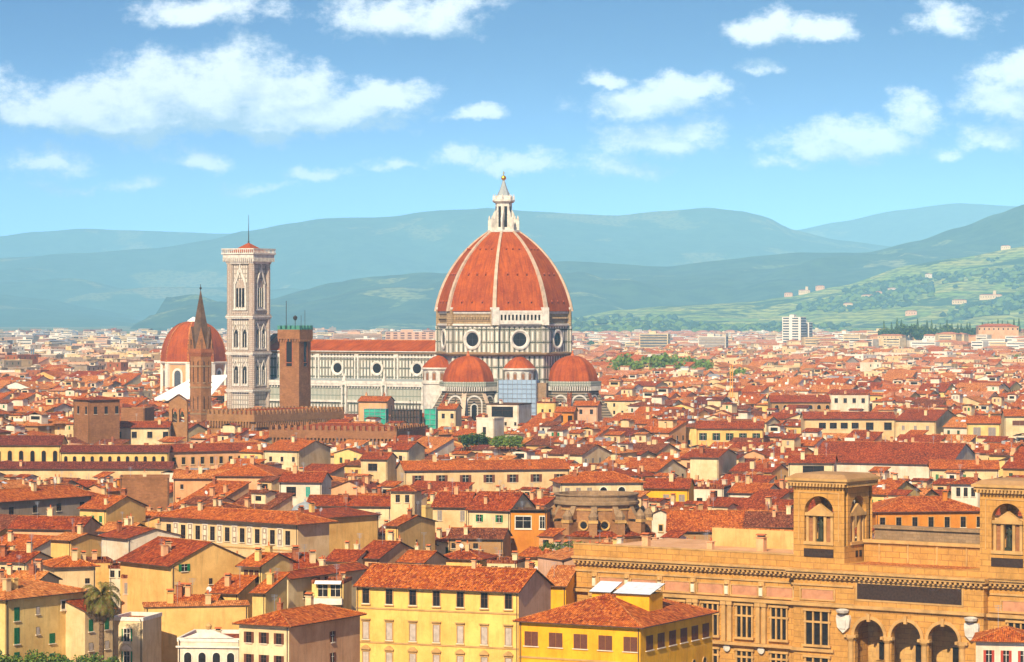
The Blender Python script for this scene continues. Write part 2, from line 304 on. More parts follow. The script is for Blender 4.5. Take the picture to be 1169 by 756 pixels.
# ---------------------------------------------------------------- ground, hills, haze
m_, t_, b_ = newmat('ground'); g_ = nd(t_, 'ShaderNodeNewGeometry'); P_ = g_.outputs['Position']
sy_ = nd(t_, 'ShaderNodeSeparateXYZ'); t_.links.new(P_, sy_.inputs[0])
town = mixc(t_, rng(t_, nz_(t_, P_, .02, 4), .4, .6), (.17, .105, .07), (.12, .075, .05))
land = mixc(t_, rng(t_, nz_(t_, P_, .003, 5), .45, .6), (.10, .13, .045), (.26, .24, .12))
t_.links.new(mixc(t_, rng(t_, sy_.outputs[1], 5500, 8200), town, land), b_.inputs[0])
gm = MB(); gm.face([(-26000, -900, 0), (26000, -900, 0), (26000, 38000, 0), (-26000, 38000, 0)], 'ground'); tag(gm.build('ground'), kind='structure')
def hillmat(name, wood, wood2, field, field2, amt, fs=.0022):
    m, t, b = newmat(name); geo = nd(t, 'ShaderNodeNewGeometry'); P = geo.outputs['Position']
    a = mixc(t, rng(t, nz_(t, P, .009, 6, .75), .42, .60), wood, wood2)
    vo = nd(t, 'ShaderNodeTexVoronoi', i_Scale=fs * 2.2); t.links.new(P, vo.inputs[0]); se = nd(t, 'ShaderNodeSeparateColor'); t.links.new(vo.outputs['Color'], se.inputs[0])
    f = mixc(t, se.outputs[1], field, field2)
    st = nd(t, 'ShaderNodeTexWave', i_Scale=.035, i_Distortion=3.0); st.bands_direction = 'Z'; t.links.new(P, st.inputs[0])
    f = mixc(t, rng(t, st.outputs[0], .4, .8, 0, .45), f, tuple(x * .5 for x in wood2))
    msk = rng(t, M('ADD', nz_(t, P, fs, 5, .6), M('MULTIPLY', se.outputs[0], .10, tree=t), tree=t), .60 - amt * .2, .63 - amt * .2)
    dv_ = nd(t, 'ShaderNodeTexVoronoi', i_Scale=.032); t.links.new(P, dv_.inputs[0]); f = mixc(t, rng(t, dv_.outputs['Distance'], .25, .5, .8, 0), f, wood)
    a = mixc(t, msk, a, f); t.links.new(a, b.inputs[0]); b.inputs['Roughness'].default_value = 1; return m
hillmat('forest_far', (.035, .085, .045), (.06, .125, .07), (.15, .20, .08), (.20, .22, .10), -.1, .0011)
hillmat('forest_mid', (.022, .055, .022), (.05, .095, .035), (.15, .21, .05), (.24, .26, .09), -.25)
hillmat('olive_slopes', (.022, .062, .014), (.05, .11, .025), (.21, .32, .03), (.40, .40, .07), .6, .0036)
def lerp_prof(pr, x):
    if x <= pr[0][0]: return pr[0][1]
    for (a, b), (c, d) in zip(pr, pr[1:]):
        if x <= c: k = (x-a)/(c-a); k = k*k*(3-2*k)*.5 + k*.5; return b+(d-b)*k
    return pr[-1][1]
HILLS = {}
def ridge(name, prof, y0, yc, yb, mat, amp, pw=1.6, nx=260, ny=46, seed=0, sc=1500.):
    x0, x1 = prof[0][0], prof[-1][0]; vs = []; hf = {}
    def zf(x, y):
        px = x * FPX / yc + CX
        zc = max(0., EYE + (HOR - lerp_prof(prof, px)) * yc / FPX)
        t = (y-y0)/(yc-y0) if y < yc else max(0., 1-(y-yc)/(yb-yc)); t = max(0., min(1., t))
        f = noise.fractal(Vector((x/sc, y/sc, seed)), 1.0, 2.1, 6); r = 1-abs(noise.fractal(Vector((x/(sc*1.3), y/(sc*2.2), seed+9)), 1., 2., 4))*1.6
        e = t*(1-t)*4 if y < yc else 0
        return zc*(t**pw) + amp*(f*.5*min(1, t*3) *(.35+e) + (r-.5)*e) - (1-min(1, t*20))*6
    ys = [y0+(yc-y0)*j/(ny*.8) for j in range(int(ny*.8)+1)]; ys += [yc+(yb-yc)*k/6 for k in range(1, 7)]
    for y in ys:
        for i in range(nx+1):
            x = (x0+(x1-x0)*i/nx-CX)*yc/FPX; vs.append((x, y, zf(x, y)))
    fs = [(j*(nx+1)+i, j*(nx+1)+i+1, (j+1)*(nx+1)+i+1, (j+1)*(nx+1)+i) for j in range(len(ys)-1) for i in range(nx)]
    me = bpy.data.meshes.new(name); me.from_pydata(vs, [], fs); me.materials.append(MATS[mat]); me.polygons.foreach_set('use_smooth', [True]*len(fs)); me.update()
    tag(link(name, me), kind='structure'); return zf
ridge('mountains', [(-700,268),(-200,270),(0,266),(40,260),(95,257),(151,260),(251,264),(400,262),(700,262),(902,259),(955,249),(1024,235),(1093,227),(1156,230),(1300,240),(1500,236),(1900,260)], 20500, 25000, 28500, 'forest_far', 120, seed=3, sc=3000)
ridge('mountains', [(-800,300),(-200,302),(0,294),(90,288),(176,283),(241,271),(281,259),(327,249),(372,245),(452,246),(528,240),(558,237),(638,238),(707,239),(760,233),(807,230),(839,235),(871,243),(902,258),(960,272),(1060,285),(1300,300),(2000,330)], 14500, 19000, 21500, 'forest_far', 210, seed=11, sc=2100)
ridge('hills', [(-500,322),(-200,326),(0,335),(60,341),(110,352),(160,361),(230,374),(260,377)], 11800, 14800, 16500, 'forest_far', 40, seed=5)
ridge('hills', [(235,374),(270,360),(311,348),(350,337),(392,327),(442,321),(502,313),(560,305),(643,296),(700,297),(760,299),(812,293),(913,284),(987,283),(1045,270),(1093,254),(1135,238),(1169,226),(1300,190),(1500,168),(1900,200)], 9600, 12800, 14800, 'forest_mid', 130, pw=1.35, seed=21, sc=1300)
zE = ridge('hills', [(560,382),(620,372),(660,362),(700,354),(760,349),(850,345),(900,338),(955,326),(1035,301),(1088,293),(1169,279),(1300,262),(1500,262),(1900,300)], 7400, 9900, 11200, 'olive_slopes', 42, pw=1.25, nx=220, seed=31, sc=900)

def zM(x, y):
    "low rise of ground that carries the cypress grove on the right"
    dx, dy = (x-640)/330., (y-3950)/620.; d = math.hypot(dx, dy); t = max(0., min(1., (1.25-d)/.75)); return 18*t*t*(3-2*t)
vs = [(300+i*20, 3150+j*27, zM(300+i*20, 3150+j*27)-.05) for j in range(61) for i in range(46)]
me_ = bpy.data.meshes.new('knoll'); me_.from_pydata(vs, [], [(j*46+i, j*46+i+1, (j+1)*46+i+1, (j+1)*46+i) for j in range(60) for i in range(45)]); me_.materials.append(MATS['ground']); tag(link('knoll', me_), kind='structure')
def haze():
    m = bpy.data.materials.new('haze_air'); m.use_nodes = True; t = m.node_tree; t.nodes.clear()
    o = nd(t, 'ShaderNodeOutputMaterial'); v = nd(t, 'ShaderNodeVolumePrincipled'); t.links.new(v.outputs[0], o.inputs['Volume'])
    v.inputs['Color'].default_value = (.29, .64, 1.0, 1); v.inputs['Density'].default_value = HAZE; v.inputs['Anisotropy'].default_value = -.5
    MATS['haze_air'] = m; b = MB(); b.box(-25000, -800, -1, 25000, 37000, 1150, 'haze_air'); me = b.build('haze'); tag(me, kind='stuff', label='pale blue air haze over the town and hills'); me['category'] = 'haze'
    # shared corners so that the box is a closed volume
    import bmesh; bm = bmesh.new(); bm.from_mesh(me.data); bmesh.ops.remove_doubles(bm, verts=bm.verts, dist=.01); bmesh.ops.recalc_face_normals(bm, faces=bm.faces); bm.to_mesh(me.data); bm.free()
HAZE = 0.000054
haze()

# ---------------------------------------------------------------- building kit
def lerp(a, b, t): return a+(b-a)*t
def emit_walls(mb, W, D, h, roof, pitch, mat, z0=0., side=None):
    """four walls with gable ends where the roof needs them; local x along the front, y to the back"""
    c = [(0, 0), (W, 0), (W, D), (0, D)]
    main = mat
    def wall(a, b, za, zb, peak=None):
        mat = side if (side and a[0] == b[0]) else main
        if peak is None: mb.face([(a[0],a[1],z0),(b[0],b[1],z0),(b[0],b[1],zb),(a[0],a[1],za)], mat)
        else: mb.face([(a[0],a[1],z0),(b[0],b[1],z0),(b[0],b[1],zb),((a[0]+b[0])/2,(a[1]+b[1])/2,peak),(a[0],a[1],za)], mat)
    if roof == 'gx':
        p = h+D/2*pitch; wall(c[0], c[1], h, h); wall(c[1], c[2], h, h, p); wall(c[2], c[3], h, h); wall(c[3], c[0], h, h, p)
    elif roof == 'gy':
        p = h+W/2*pitch; wall(c[0], c[1], h, h, p); wall(c[1], c[2], h, h); wall(c[2], c[3], h, h, p); wall(c[3], c[0], h, h)
    elif roof == 'shed':
        p = h+D*pitch; wall(c[0], c[1], h, h); wall(c[1], c[2], h, p); wall(c[2], c[3], p, p); wall(c[3], c[0], p, h)
    else:
        for i in range(4): wall(c[i], c[(i+1) % 4], h, h)
def slab(mb, pts, t, top, under):
    """roof plane with thickness t below"""
    lo = [(p[0], p[1], p[2]-t) for p in pts]; mb.face(pts, top); mb.face(list(reversed(lo)), under)
    n = len(pts)
    for i in range(n):
        j = (i+1) % n; mb.face([lo[i], lo[j], pts[j], pts[i]], under)
def emit_roof(mb, W, D, h, roof, pitch, tile, over=.7, under='wood_dark', cap=True, parapet=None, t=.16):
    o = over; r = h+t
    if roof == 'gx':
        e = r-o*pitch; k = r+D/2*pitch; s = .35
        slab(mb, [(-s,-o,e),(W+s,-o,e),(W+s,D/2,k),(-s,D/2,k)], t, tile, under); slab(mb, [(W+s,D+o,e),(-s,D+o,e),(-s,D/2,k+.003),(W+s,D/2,k+.003)], t, tile, under)
        if cap: mb.face([(-s,D/2-.2,k+.02),(W+s,D/2-.2,k+.02),(W+s,D/2,k+.12),(-s,D/2,k+.12)], 'tile_pale'); mb.face([(W+s,D/2+.2,k+.02),(-s,D/2+.2,k+.02),(-s,D/2,k+.12),(W+s,D/2,k+.12)], 'tile_pale')
    elif roof == 'gy':
        e = r-o*pitch; k = r+W/2*pitch; s = .35
        slab(mb, [(-o,D+s,e),(-o,-s,e),(W/2,-s,k),(W/2,D+s,k)], t, tile, under); slab(mb, [(W+o,-s,e),(W+o,D+s,e),(W/2,D+s,k+.003),(W/2,-s,k+.003)], t, tile, under)
        if cap: mb.face([(W/2-.2,D+s,k+.02),(W/2-.2,-s,k+.02),(W/2,-s,k+.12),(W/2,D+s,k+.12)], 'tile_pale'); mb.face([(W/2+.2,-s,k+.02),(W/2+.2,D+s,k+.02),(W/2,D+s,k+.12),(W/2,-s,k+.12)], 'tile_pale')
    elif roof == 'hip':
        a, b, c_, d = (-o,-o), (W+o,-o), (W+o,D+o), (-o,D+o); m = min(W, D)/2+o; e = r-o*pitch; k = e+m*pitch
        if W >= D: R1, R2 = (-o+m, D/2, k), (W+o-m, D/2, k); F = [[a,b,R2,R1],[b,c_,R2],[c_,d,R1,R2],[d,a,R1]]
        else: R1, R2 = (W/2, -o+m, k), (W/2, D+o-m, k); F = [[a,b,R1],[b,c_,R2,R1],[c_,d,R2],[d,a,R1,R2]]
        for f in F: mb.face([(p[0],p[1],e if len(p) == 2 else p[2]) for p in f], tile)
        for i, (p, q) in enumerate(((a,b),(b,c_),(c_,d),(d,a))): mb.face([(p[0],p[1],e-t),(q[0],q[1],e-t),(q[0],q[1],e),(p[0],p[1],e)], under)
        mb.face([(p[0],p[1],e-t) for p in (d,c_,b,a)], under)
        if cap:
            for p, R_ in ((a,R1),(b,R2 if W >= D else R1),(c_,R2),(d,R1 if W >= D else R2)): mb.tube((p[0],p[1],e+.03), (R_[0],R_[1],R_[2]+.03), .12, 'tile_pale', 4)
            if abs(W-D) > .5: mb.tube((R1[0],R1[1],R1[2]+.03), (R2[0],R2[1],R2[2]+.03), .12, 'tile_pale', 4)
    elif roof == 'shed':
        e = r-o*pitch; k = r+(D+o)*pitch; slab(mb, [(-.3,-o,e),(W+.3,-o,e),(W+.3,D+o,k),(-.3,D+o,k)], t, tile, under)
    elif roof == 'flat':
        mb.face([(0,0,h-.5),(W,0,h-.5),(W,D,h-.5),(0,D,h-.5)], tile); q = parapet or 'tile_brown'; u = .25
        for (x0, y0, x1, y1) in ((-.1,-.1,W+.1,u),(-.1,D-u,W+.1,D+.1),(-.1,u+.004,u,D-u-.004),(W-u,u+.004,W+.1,D-u-.004)): mb.box(x0, y0, h-.45, x1, y1, h+.12, q)
def roof_z(W, D, h, roof, pitch, x, y):
    if roof == 'gx': return h+.16+(D/2-abs(y-D/2))*pitch
    if roof == 'gy': return h+.16+(W/2-abs(x-W/2))*pitch
    if roof == 'shed': return h+.16+y*pitch
    if roof == 'hip': return h+.16+min(x, W-x, y, D-y, min(W, D)/2)*pitch
    return h-.5
def emit_chimney(mb, x, y, z, s, mat, r):
    a = s*.45; mb.box(x-a, y-a*.8, z-.8, x+a, y+a*.8, z+s*1.5, mat); k = z+s*1.5
    mb.box(x-a*1.3, y-a*1.1, k, x+a*1.3, y+a*1.1, k+.1, mat)
    if r.random() < .6: mb.box(x-a*.8, y-a*.6, k+.1, x+a*.8, y+a*.6, k+.35, 'metal_dark'); mb.face([(x-a*1.2,y-a,k+.36),(x+a*1.2,y-a,k+.36),(x+a*1.2,y,k+.6),(x-a*1.2,y,k+.6)], 'terracotta'); mb.face([(x+a*1.2,y+a,k+.36),(x-a*1.2,y+a,k+.36),(x-a*1.2,y,k+.602),(x+a*1.2,y,k+.602)], 'terracotta')
    else: mb.lathe(x, y, [(.16, k+.1), (.12, k+.7), (.2, k+.75)], 6, 'terracotta')
def emit_aerial(mb, x, y, z, hh, r):
    mb.tube((x,y,z-.3), (x,y,z+hh), .035, 'metal_grey', 4)
    for k in range(r.randint(2, 5)): zz = z+hh-.1-.22*k; q = .55-.06*k; mb.box(x-q, y-.02, zz, x+q, y+.02, zz+.04, 'metal_grey')
def emit_dish(mb, x, y, z, r, rr=.42):
    mb.tube((x,y,z-.3), (x,y,z+.9), .035, 'metal_grey', 4); R = []
    cx, cy, cz = x, y-.12, z+1.0
    for k, (q, dp) in enumerate(((.02, .12), (rr*.6, .06), (rr, -.04))): R.append([(cx+q*math.cos(a*math.pi/5), cy+dp-.25*q*math.sin(a*math.pi/5), cz+q*math.sin(a*math.pi/5)) for a in range(10)])
    mb.rings(R, 'white_sheet')
# ---- windows: shared meshes, facing -y, centred on the opening
WCACHE = {}
def win_meshes(style, w, h):
    key = (style, round(w, 2), round(h, 2))
    if key in WCACHE: return WCACHE[key]
    a = w/2; b = h/2; res = {}
    def mk(nm, fn):
        m = MB(); fn(m); o = m.build(nm); me = o.data; bpy.data.objects.remove(o); res[nm] = me
    st = style.split('_'); kind = st[0]; colr = st[1] if len(st) > 1 else 'brown'; trim = st[2] if len(st) > 2 else 'none'
    if kind == 'closed':
        def f(m):
            m.box(-a-.15, -.2, -b-.14, a+.15, 0, -b-.02, 'stone_pale')
            for s in (-1, 1):
                x0, x1 = (-a, -.02) if s < 0 else (.02, a); n = max(4, int(h/.16))
                m.box(x0, -.05, -b, x1, -.02, b, 'shutter_'+colr)
                for k in range(n): z = -b+.08+(h-.16)*k/(n-1); m.box(x0+.06, -.075, z-.02, x1-.06, -.052, z+.03, 'shutter_'+colr)
        mk('window', f)
    elif kind == 'round':
        def f(m): m.face([(a*math.cos(t*math.pi/8), -.03, a*math.sin(t*math.pi/8)) for t in range(16)], 'glass_dark')
        mk('window', f)
        def g2(m):
            R = [[(q*math.cos(t*math.pi/8), -y, q*math.sin(t*math.pi/8)) for t in range(16)] for q, y in ((a*1.25, 0), (a*1.25, .12), (a, .12), (a, .02))]; m.rings(R, 'stone_trim', cap=False)
        mk('frame', g2)
    elif kind == 'arch':
        def f(m): m.face([(-a,-.03,-b),(a,-.03,-b)]+[(a*math.cos(t*math.pi/8), -.03, b-a+a*math.sin(t*math.pi/8)) for t in range(9)], 'glass_dark')
        mk('window', f)
        def g2(m):
            for q0, q1 in ((1., 1.22),):
                A = [(-a*q0, -b)]+[(-a*q0*math.cos(t*math.pi/8), b-a+a*q0*math.sin(t*math.pi/8)) for t in range(9)]+[(a*q0, -b)]; B = [(-a*q1, -b)]+[(-a*q1*math.cos(t*math.pi/8), b-a+a*q1*math.sin(t*math.pi/8)) for t in range(9)]+[(a*q1, -b)]
                for i in range(len(A)-1):
                    m.face([(A[i][0],-.12,A[i][1]),(A[i+1][0],-.12,A[i+1][1]),(B[i+1][0],-.12,B[i+1][1]),(B[i][0],-.12,B[i][1])], 'stone_trim' if trim == 'none' else trim_of(trim)); m.face([(B[i][0],-.12,B[i][1]),(B[i+1][0],-.12,B[i+1][1]),(B[i+1][0],0,B[i+1][1]),(B[i][0],0,B[i][1])], 'stone_trim' if trim == 'none' else trim_of(trim))
        mk('frame', g2)
    else:
        def f(m):
            m.box(-a-.15, -.2, -b-.14, a+.15, 0, -b-.012, 'stone_pale'); m.box(-a, -.04, -b, a, -.01, b, 'glass_dark'); m.box(-.03, -.06, -b, .03, -.042, b, 'trim_white' if kind in ('sash', 'open') else 'wood_dark'); m.box(-a, -.058, b*.25, a, -.043, b*.25+.05, 'trim_white' if kind in ('sash', 'open') else 'wood_dark')
            if kind == 'curtain': m.box(-a+.05, -.09, -b+.05, a-.05, -.064, b-.05, 'curtain')
        mk('window', f)
        if kind in ('open', 'half'):
            def g3(m):
                m.box(-a*1.9, -.09, -b, -a, -.03, b, 'shutter_'+colr); m.box(a, -.09, -b, a*1.9, -.03, b, 'shutter_'+colr)
            mk('shutter', g3)
    if trim != 'none' and kind not in ('round', 'arch'):
        T = trim_of(trim)
        def g4(m):
            q = .16; y = -.11
            m.box(-a-q, y, -b+.002, -a-.005, 0, b, T); m.box(a+.005, y, -b+.002, a+q, 0, b, T); m.box(-a-q, y, b+.004, a+q, 0, b+.2, T); m.box(-a-q-.08, y-.12, -b-.32, a+q+.08, 0, -b-.145, T)
            if len(st) > 3: m.box(-a-q-.12, y-.25, b+.34, a+q+.12, 0, b+.5, T); m.box(-a-q, y-.04, b+.205, a+q, 0, b+.335, T)
            if len(st) > 4 and st[4] == 'ped':
                m.face([(-a-q-.15,y-.2,b+.505),(a+q+.15,y-.2,b+.505),(a*.6,y-.2,b+.95),(0,y-.2,b+1.08),(-a*.6,y-.2,b+.95)], T); pp = [(-a-q-.15,b+.505),(-a*.6,b+.95),(0,b+1.08),(a*.6,b+.95),(a+q+.15,b+.505)]
                for (x0, z0), (x1, z1) in zip(pp, pp[1:]): m.face([(x0,y-.2,z0),(x1,y-.2,z1),(x1,0,z1),(x0,0,z0)], T)
        mk('frame', g4)
    WCACHE[key] = res; return res
def trim_of(t): return {'stone': 'stone_trim', 'white': 'trim_white', 'pale': 'stone_pale', 'grey': 'shutter_grey'}.get(t, 'stone_trim')
def put_window(root, face, t, z, W, D, style, w, h):
    rz = {'f': 0., 'r': math.pi/2, 'l': -math.pi/2}[face]
    loc = {'f': (t, 0, z), 'r': (W, t, z), 'l': (0, D-t, z)}[face]
    ms = win_meshes(style, w, h); o = link('window', ms['window'], root, loc, rz)
    for k in ('frame', 'shutter'):
        if k in ms: link(k, ms[k], o)
    return o
HEROES = []      # footprints and the stretch of picture each one shows, used to keep the fill-in houses off them
def blocker(cx, cy, ux, uy, W, D, px0, px1, ytop, ybot, Y): HEROES.append((cx, cy, ux, uy, W, D, px0, px1, ytop, ybot, Y))
def px_of(X, Y): return CX+FPX*X/Y
def py_of(Z, Y): return HOR+FPX*(EYE-Z)/Y
def house(label, ax, ay, xb, rot, h, D, roof='gx', wall='cream', tile='tile_orange', wins=(), pitch=.33, vb=None, over=.7, W=None, cat='house', name='house', group=None, chim=2, seed=None, bands=(), dish=0, aer=1, parapet=None, endwall=None, zb=0.):
    """A=(ax,ay) is where the left end of the eave is seen, xb its right end; rot turns the front (negative: towards the left)"""
    r = random.Random(seed if seed is not None else int(ax*7+ay*13)); X, Y = gp(ax, ay, h+zb); c, s = math.cos(rad(rot)), math.sin(rad(rot)); k = (xb-CX)/FPX
    if W is None: W = (k*Y-X)/(c-k*s)
    root = thing(name, label, cat, (X, Y, zb), rad(rot), group)
    mb = MB(); emit_walls(mb, W, D, h, roof, pitch, wall, side=endwall)
    for z in bands: mb.box(-.08, -.12, z-.12, W+.08, -.001, z+.12, 'stone_trim')
    mb.build('wall', root)
    rf = MB(); emit_roof(rf, W, D, h, roof, pitch, tile, over, parapet=parapet); ro = rf.build('roof', root)
    for i in range(chim):
        x, y = W*r.uniform(.12, .88), D*r.uniform(.15, .8); q = MB(); emit_chimney(q, 0, 0, 0, r.uniform(.7, 1.15), r.choice(['wall_cream', 'wall_peach', 'wall_ivory', 'brick_red', wall]), r)
        q.build('chimney', ro, (x, y, roof_z(W, D, h, roof, pitch, x, y)))
    for i in range(aer):
        x, y = W*r.uniform(.1, .9), D*r.uniform(.3, .7); q = MB(); emit_aerial(q, 0, 0, 0, r.uniform(2, 3.6), r); q.build('aerial', ro, (x, y, roof_z(W, D, h, roof, pitch, x, y)))
    for i in range(dish):
        x, y = W*r.uniform(.1, .9), D*r.uniform(.1, .5); q = MB(); emit_dish(q, 0, 0, 0, r); q.build('satellite_dish', ro, (x, y, roof_z(W, D, h, roof, pitch, x, y)))
    for xx in ((.25, W-.25) if W > 9 else (W-.25,)):
        q = MB(); q.tube((xx, -.1, 0), (xx, -.1, h-.35), .07, 'metal_dark', 5); q.tube((xx, -.1, h-.35), (xx, -over*.8, h-.12), .07, 'metal_dark', 5); q.build('drainpipe', root)
    # windows: (face, style, w, h, z from eave down to centre, how many, first, last as fractions)
    for (face, style, w, hh, dz, n, f0, f1) in wins:
        Lh = W if face == 'f' else D
        for i in range(n):
            t = Lh*(lerp(f0, f1, i/(n-1)) if n > 1 else (f0+f1)/2); put_window(root, face, t, h-dz, W, D, style, w, hh)
    cs = [(X, Y), (X+W*c, Y+W*s), (X+W*c-D*s, Y+W*s+D*c), (X-D*s, Y+D*c)]; pxs = [px_of(*p) for p in cs]
    zt = h+(D/2 if roof == 'gx' else min(W, D)/2)*pitch
    eye_y = max(py_of(h, p[1]) for p in cs)
    blocker(X, Y, c, s, W, D, min(pxs), max(pxs), py_of(zt, Y+D/2), vb if vb else eye_y+9, min(Y, Y+W*s)); return root, W, Y

# ---------------------------------------------------------------- cathedral
def oct_pts(R, z, off=22.5, n=8): return [(R*math.cos(rad(off+i*360/n)), R*math.sin(rad(off+i*360/n)), z) for i in range(n)]
def ring_frame(mb, cx, y, cz, r0, r1, d, mat, n=24, d2=None):
    d2 = d if d2 is None else d2
    R = [[(cx+q*math.cos(2*math.pi*t/n), y-p, cz+q*math.sin(2*math.pi*t/n)) for t in range(n)] for q, p in ((r1, 0), (r1, d), ((r0+r1)/2, d2), (r0, d*.3))]; mb.rings(R, mat, cap=False)
def disc(mb, cx, y, cz, r, mat, n=24): mb.face([(cx+r*math.cos(2*math.pi*t/n), y, cz+r*math.sin(2*math.pi*t/n)) for t in range(n)], mat)
DU = (-3.65*1346/1346, 1346.)
duo = thing('cathedral', 'vast marble cathedral with an eight-sided brick dome and a long red-roofed nave', 'cathedral', (DU[0], DU[1], 0), rad(-30))
def domeR(z): return -21.2+math.sqrt(max(0, 2704-(z-56.8+9.1)**2))
def face_child(name, parent, k, R, z, build, off=0):
    """a piece set on side k of an octagon of corner radius R: local x along the side, -y outwards"""
    ap = R*math.cos(rad(22.5)); an = rad(k*45); m = MB(); build(m); return m.build(name, parent, (ap*math.cos(an), ap*math.sin(an), z), an+math.pi/2)
# body and drum
m = MB(); m.prism([p[:2] for p in oct_pts(28.2, 0)], 0, 38, 'marble_drum'); m.build('crossing_body', duo)
m = MB(); m.rings([oct_pts(29.6, 37.2), oct_pts(30.6, 38), oct_pts(30.6, 38.7), oct_pts(29.3, 39.0)], 'stone_grey'); m.rings([oct_pts(29.2, 50.0), oct_pts(29.9, 50.4), oct_pts(29.9, 51.0), oct_pts(29.2, 51.2)], 'marble_trim'); m.build('cornice', duo)
m = MB(); m.prism([p[:2] for p in oct_pts(29.0, 0)], 38.5, 50.2, 'marble_drum'); m.prism([p[:2] for p in oct_pts(28.8, 0)], 50.9, 56.6, 'raw_band')
drum = m.build('drum', duo)
for k in range(8):
    sw = 2*29.0*math.sin(rad(22.5))
    def fr(mb):
        ring_frame(mb, 0, 0, 0, 3.0, 4.4, .6, 'marble_trim', d2=.75); 
    def ds(mb): disc(mb, 0, -.05, 0, 3.0, 'glass_dark'); mb.box(-.06, -.16, -2.9, .06, -.06, 2.9, 'metal_dark'); mb.box(-2.9, -.155, -.06, 2.9, -.062, .06, 'metal_dark')
    o = face_child('round_window', duo, k, 29.0, 44.4, ds); f = MB(); fr(f); f.build('frame', o)
    if k != 7:
        def rb(mb):
            for i in range(15): x = -sw/2+1.5+i*(sw-3)/14; mb.box(x-.28, -.9, 53.4, x+.28, 0, 54.1, 'raw_band')
            mb.box(-sw/2+.6, -.5, 55.6, sw/2-.6, 0, 56.5, 'marble_trim'); mb.box(-sw/2+.8, -.25, 52.2, sw/2-.8, 0, 52.7, 'stone_grey')
        ap = 28.8*math.cos(rad(22.5)); an = rad(k*45); q = MB(); rb(q); q.build('raw_brick_band', duo, (ap*math.cos(an), ap*math.sin(an), 0), an+math.pi/2)
    else:
        def gal(mb):
            s2 = sw/2; mb.box(-s2-1, -2.0, 51.0, s2+1, 0, 51.9, 'marble_trim'); mb.box(-s2-1, -2.0, 55.9, s2+1, 0, 56.9, 'marble_trim'); mb.box(-s2+.5, -.3, 51.9, s2-.5, 0, 55.9, 'glass_dark')
            n = 13
            for i in range(n+1): x = -s2+.2+i*(2*s2-.4)/n; mb.box(x-.34, -1.9, 51.9, x+.34, -1.1, 55.9, 'marble_trim')
            for i in range(n):
                x = -s2+.2+(i+.5)*(2*s2-.4)/n; mb.box(x-.55, -1.8, 55.1, x+.55, -1.2, 55.9, 'marble_trim'); mb.box(x-.5, -1.85, 51.9, x+.5, -1.15, 52.7, 'marble_trim')
            for s3 in (-1, 1): mb.box(s3*s2-1.5, -2.4, 50.6, s3*s2+1.5, 0.6, 58.2, 'marble_trim')
        ap = 28.8*math.cos(rad(22.5)); an = rad(k*45); q = MB(); gal(q); q.build('arcaded_gallery', duo, (ap*math.cos(an), ap*math.sin(an), 0), an+math.pi/2)
# corner pilasters of the drum
for k in range(8):
    an = rad(22.5+45*k); q = MB(); q.box(-1.9, -1.0, 38.7, 1.9, 1.1, 50.0, 'marble_drum'); q.box(-1.7, -.8, 50.2, 1.7, 1.1, 57.4, 'raw_band', top='marble_trim'); q.box(-1.9, -.7, 57.4, 1.9, .9, 58.3, 'marble_trim')
    q.build('pilaster', duo, (29.0*math.cos(an), 29.0*math.sin(an), 0), an+math.pi/2)
# dome shell, with ribs as parts
m = MB(); zs = [56.6+(91.2-56.6)*i/26 for i in range(27)]
for k in range(8):
    vv = 0
    for a, b in zip(zs, zs[1:]):
        Ra, Rb = domeR(a), domeR(b); dl = math.hypot(b-a, Rb-Ra); P = []
        a0, a1 = rad(22.5+45*k), rad(67.5+45*k); wa, wb = Ra*.765/2, Rb*.765/2
        m.face([(Ra*math.cos(a0), Ra*math.sin(a0), a), (Ra*math.cos(a1), Ra*math.sin(a1), a), (Rb*math.cos(a1), Rb*math.sin(a1), b), (Rb*math.cos(a0), Rb*math.sin(a0), b)], 'dome_tile', uv=[(-wa, vv), (wa, vv), (wb, vv+dl), (-wb, vv+dl)]); vv += dl
dome = m.build('dome', duo)
for k in range(8):
    an = rad(22.5+45*k); ca, sa = math.cos(an), math.sin(an); q = MB(); R = []
    for i, z in enumerate(zs+[91.9]):
        r0 = domeR(z); ww = lerp(.85, .5, i/27)
        R.append([((r0-.8)*ca+ww*sa, (r0-.8)*sa-ww*ca, z), ((r0+.75)*ca+ww*sa, (r0+.75)*sa-ww*ca, z), ((r0+.75)*ca-ww*sa, (r0+.75)*sa+ww*ca, z), ((r0-.8)*ca-ww*sa, (r0-.8)*sa+ww*ca, z)])
    q.rings(R, 'rib_white'); q.build('rib', dome)
    a0, a1 = rad(22.5+45*k), rad(67.5+45*k)
    for z in (60.5, 72.5, 83.5):
        R_ = domeR(z)+.05; 
        for f in (.27, .5, .73):
            x = lerp(R_*math.cos(a0), R_*math.cos(a1), f); y = lerp(R_*math.sin(a0), R_*math.sin(a1), f); am = rad(45+45*k); dx, dy = math.cos(am), math.sin(am)
            q = MB(); q.face([(x-dy*.32+dx*.25, y+dx*.32+dy*.25, z-.5), (x+dy*.32+dx*.25, y-dx*.32+dy*.25, z-.5), (x+dy*.32+dx*.12, y-dx*.32+dy*.12, z+.5), (x-dy*.32+dx*.12, y+dx*.32+dy*.12, z+.5)], 'glass_dark')
            q.tube((x, y, z+.45), (x+dx*.5, y+dy*.5, z+.35), .45, 'rust', 5); q.build('vent_hole', dome)

